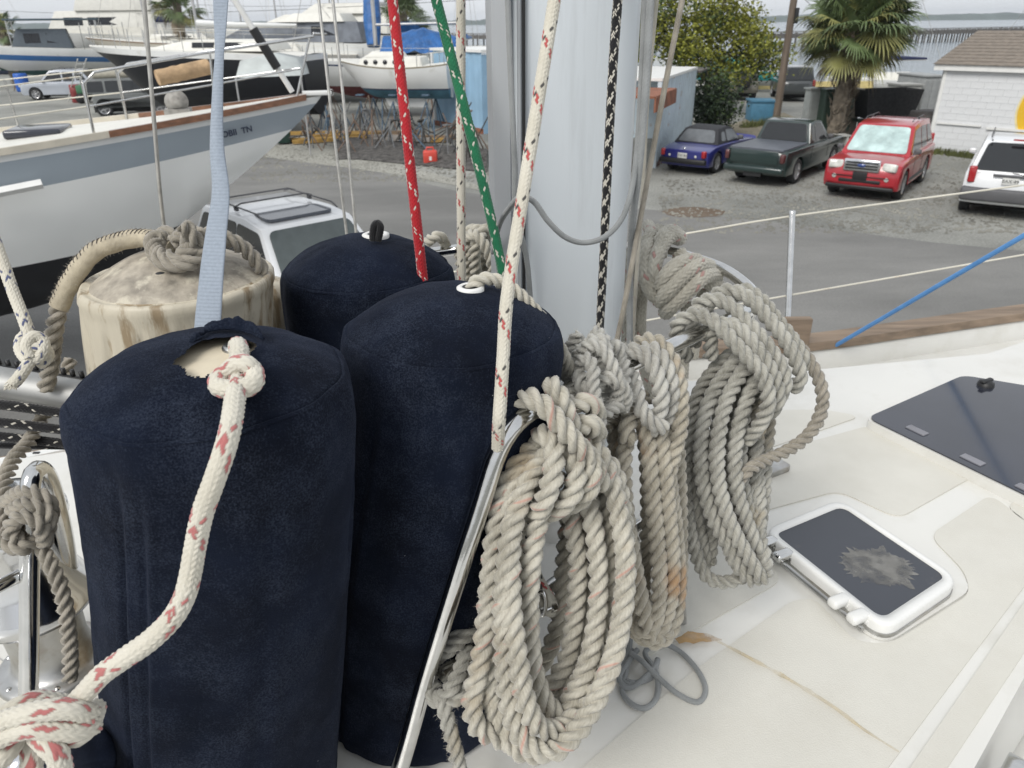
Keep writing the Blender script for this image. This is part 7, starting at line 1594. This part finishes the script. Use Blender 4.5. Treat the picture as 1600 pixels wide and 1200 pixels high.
# heap of boat stands, poles, tarpaulin rope and cinder blocks: individually built
def stand_thing(px, py, h, mat, lab, rz, lean=0, tilt=(0, 0), pad=True):
    p = on(px, py); r_ = thing('boat_stand', (p.x, p.y, 0), lab, 'boat stand', 'boat stands stacked in the scrap row', rz=rz); t_ = Vector((lean, 0, h))
    for a in (0.4, 2.5, 4.6): mb = MB(); mb.tube([Vector((lean*.6, 0, h*.75)), Vector((math.cos(a)*.5, math.sin(a)*.5, 0))], .024, 5); mb.build('leg', mat, r_)
    mb = MB(); mb.tube([Vector((lean*.3, 0, h*.35)), t_], .03, 6); mb.build('post', mat, r_); r_.rotation_euler.x = tilt[0]; r_.rotation_euler.y = tilt[1]
    if pad: mb = MB(); mb.box(t_, (.24, .2, .05)); mb.build('pad', mat, r_)
rn = random.Random(21); STM = [STDM, STDB, M('stand_grey', (.15, .155, .16), .8, var=.3, scale=6), M('stand_dark', (.06, .055, .05), .85, var=.3, scale=6)]
cols = ['rust brown', 'faded blue', 'dull grey', 'dark']
STN = 34
_T = ['first', 'second', 'third', 'fourth', 'fifth', 'sixth', 'seventh', 'eighth', 'ninth', 'tenth', 'eleventh', 'twelfth', 'thirteenth', 'fourteenth', 'fifteenth', 'sixteenth', 'seventeenth', 'eighteenth', 'nineteenth', 'twentieth']
ORD = _T+['twenty-'+q for q in _T[:9]]+['thirtieth']+['thirty-'+q for q in _T[:9]]
for i in range(STN):
    px = 472+i*8.4+rn.uniform(-3.8, 3.8); py = 212+rn.uniform(-12, 30)+max(0, px-560)*.14-max(0, px-700)*.12
    m_ = rn.choice((0, 1, 2, 2, 3, 3)); h = rn.uniform(.7, 1.5)
    stand_thing(px, py, h, STM[m_], f'{cols[m_]} tripod boat stand, {ORD[i]} from the left in the scrap row', rn.uniform(0, 6), rn.uniform(-.5, .5), (rn.gauss(0, .28), rn.gauss(0, .28)), i % 3 == 0)
for i in range(16):
    px = 480+i*7; py = 205+rn.uniform(0, 12); p = on(px, py); r_ = thing('cinder_block', (p.x, p.y, .0), f'grey cinder block, {ORD[i]} from the left in the row behind the dark green bin', 'cinder block', 'cinder blocks in the scrap row', rz=rn.uniform(0, 3)); mb = MB()
    mb.box((0, -.085, .1), (.4, .03, .2)); mb.box((0, .085, .1), (.4, .03, .2))
    for x in (-.185, 0, .185): mb.box((x, 0, .1), (.03, .14, .2))
    mb.build('block_body', M('cinder', (.28, .27, .25), .9) if i == 0 else bpy.data.materials['cinder'], r_)
WD = [M('timber_yellow', (.36, .22, .06), .8, var=.3, scale=5), M('timber_brown', (.2, .14, .09), .85, var=.3, scale=5), M('timber_grey', (.24, .22, .2), .85, var=.3, scale=5)]
wl = ['yellow', 'brown', 'grey']
for i in range(20):
    px = 480+i*11+rn.uniform(-4, 4); py = 218+rn.uniform(-6, 8); p = on(px, py); k_ = 0 if px < 560 else rn.randrange(3)
    r_ = thing('timber', (p.x, p.y, .1+.1*rn.random()), f'{wl[k_]} timber baulk, {ORD[i]} from the left among the boat stands', 'timber', 'timbers in the scrap row', rz=rn.uniform(-.3, .4)); mb = MB(); mb.box((0, 0, .0), (rn.uniform(1, 2.4), .15, .14)); mb.build('baulk', WD[k_], r_)
for i in range(24):
    px = 500+i*10.5+rn.uniform(-4, 4); py = 225+rn.uniform(-22, 22); p = on(px, py); a_ = rn.uniform(0, 3.1); r_ = thing('steel_pole', (p.x, p.y, .2), f'{cols[i % 4]} pole leaning in the scrap row, {ORD[i]} from the left', 'pole', 'poles in the scrap row')
    mb = MB(); L_ = rn.uniform(.9, 1.9); mb.tube([(0, 0, -.2), (math.cos(a_)*L_*.5, math.sin(a_)*L_*.3, L_*.75)], .025, 5); mb.build('pole', STM[i % 4], r_)
# dark tarp/net mass the stands rest on
V = []; F = []; k = 60
for i in range(k):
    px = 525+i*4.0; cpy = 236+max(0, (px-560))*.10
    for j in range(7):
        p = on(px, cpy-22+j*6); V.append((p.x, p.y, .03+.30*math.sin(j/6*3.14)*(.6+.6*mnoise.noise(Vector((i*.3, j*.6, 2))))))
F = [(i*7+j, (i+1)*7+j, (i+1)*7+j+1, i*7+j+1) for i in range(k-1) for j in range(6)]
o = link('scrap_netting', fastmesh('scrap_netting', V, F), M('netting', (.075, .07, .065), .95, var=.6, scale=6, bump=.8, bscale=9)); tag(o, 'dark heap of netting and scrap on the gravel under the boat stands', kind='stuff')
# clutter seen over the neighbour's rail
for lab, px, py, d, mt, nm, cat in (('blue tarpaulin bundle on the ground seen over the neighbouring deck', 208, 170, (2.2, 1.2, .7), M('tarp_faded', (.16, .22, .32), .7), 'tarp_bundle', 'tarp'),
                                    ('brown cardboard-coloured crate beside the blue bundle', 236, 172, (1.3, 1.0, .8), M('crate_tan', (.33, .23, .15), .8), 'crate', 'crate'),
                                    ('green mower body left of the old grey jeep', 152, 160, (2.2, 1.2, .9), M('mower_green', (.05, .16, .08), .6), 'garden_tractor', 'tractor'),
                                    ('dark red drum on its side left of the green mower', 124, 160, (.7, .7, 1.0), M('drum_red', (.2, .03, .03), .6), 'drum', 'drum')):
    p = on(px, py); r_ = thing(nm, (p.x, p.y, 0), lab, cat, rz=.2); mb = MB()
    if nm == 'drum': mb.lathe([(0, 0), (.35, 0), (.37, .05), (.35, .5), (.37, .55), (.35, 1), (0, 1)], 16)
    elif nm == 'crate':
        for z in range(4): mb.box((0, 0, .1+.19*z), (d[0], d[1], .15))
        for x in (-.6, .6): mb.box((x, 0, .4), (.08, d[1]+.05, .8))
    elif nm == 'garden_tractor':
        mb.box((-.4, 0, .75), (1.1, .6, .5), bev=.08); mb.box((.6, 0, .6), (.9, .7, .2), bev=.05); mb.box((.7, 0, .95), (.4, .5, .5), bev=.08)
        for x, r0 in ((-.7, .28), (.6, .42)):
            for s_ in (-1, 1): mb.lathe([(0, -.1), (r0, -.1), (r0, .1), (0, .1)], 14, 1, T=Matrix.Translation((x, s_*.5, r0)) @ Matrix.Rotation(R(90), 4, 'X'))
    else:
        vs = []
        for i in range(10):
            for j in range(8): x = (i/9-.5)*d[0]; y = (j/7-.5)*d[1]; vs.append((x, y, d[2]*(1-(2*x/d[0])**4)*(1-(2*y/d[1])**4)*(.8+.4*mnoise.noise(Vector((i*.5, j*.5, 1))))))
        mb.add(vs, [(i*8+j, (i+1)*8+j, (i+1)*8+j+1, i*8+j+1) for i in range(9) for j in range(7)], 0, True)
    mb.build('load' if nm == 'tarp_bundle' else 'body', [mt, RUBBER], r_)

# lettering becomes plain mesh
for o in [q for q in bpy.data.objects if q.type == 'FONT']:
    dg = bpy.context.evaluated_depsgraph_get(); me = bpy.data.meshes.new_from_object(o.evaluated_get(dg)); n_ = bpy.data.objects.new(o.name, me); nm = o.name.split('.')[0]
    COL.objects.link(n_); n_.parent = o.parent; n_.matrix_parent_inverse = o.matrix_parent_inverse.copy(); n_.matrix_basis = o.matrix_basis.copy()
    bpy.data.objects.remove(o); n_.name = nm
# sea air: one even volume round the whole place
hz = bpy.data.materials.new('sea_air'); hz.use_nodes = True; t = hz.node_tree; t.nodes.clear(); vo = t.nodes.new('ShaderNodeVolumePrincipled'); oo = t.nodes.new('ShaderNodeOutputMaterial')
vo.inputs['Color'].default_value = (.82, .88, .95, 1); vo.inputs['Density'].default_value = .0003; vo.inputs['Anisotropy'].default_value = .3; t.links.new(vo.outputs[0], oo.inputs['Volume'])
mb = MB(); mb.box((0, 930, 8), (2700, 1920, 21)); o = mb.build('haze', hz); o['kind'] = 'stuff'; o['label'] = 'thin pale sea air fading the far shore'
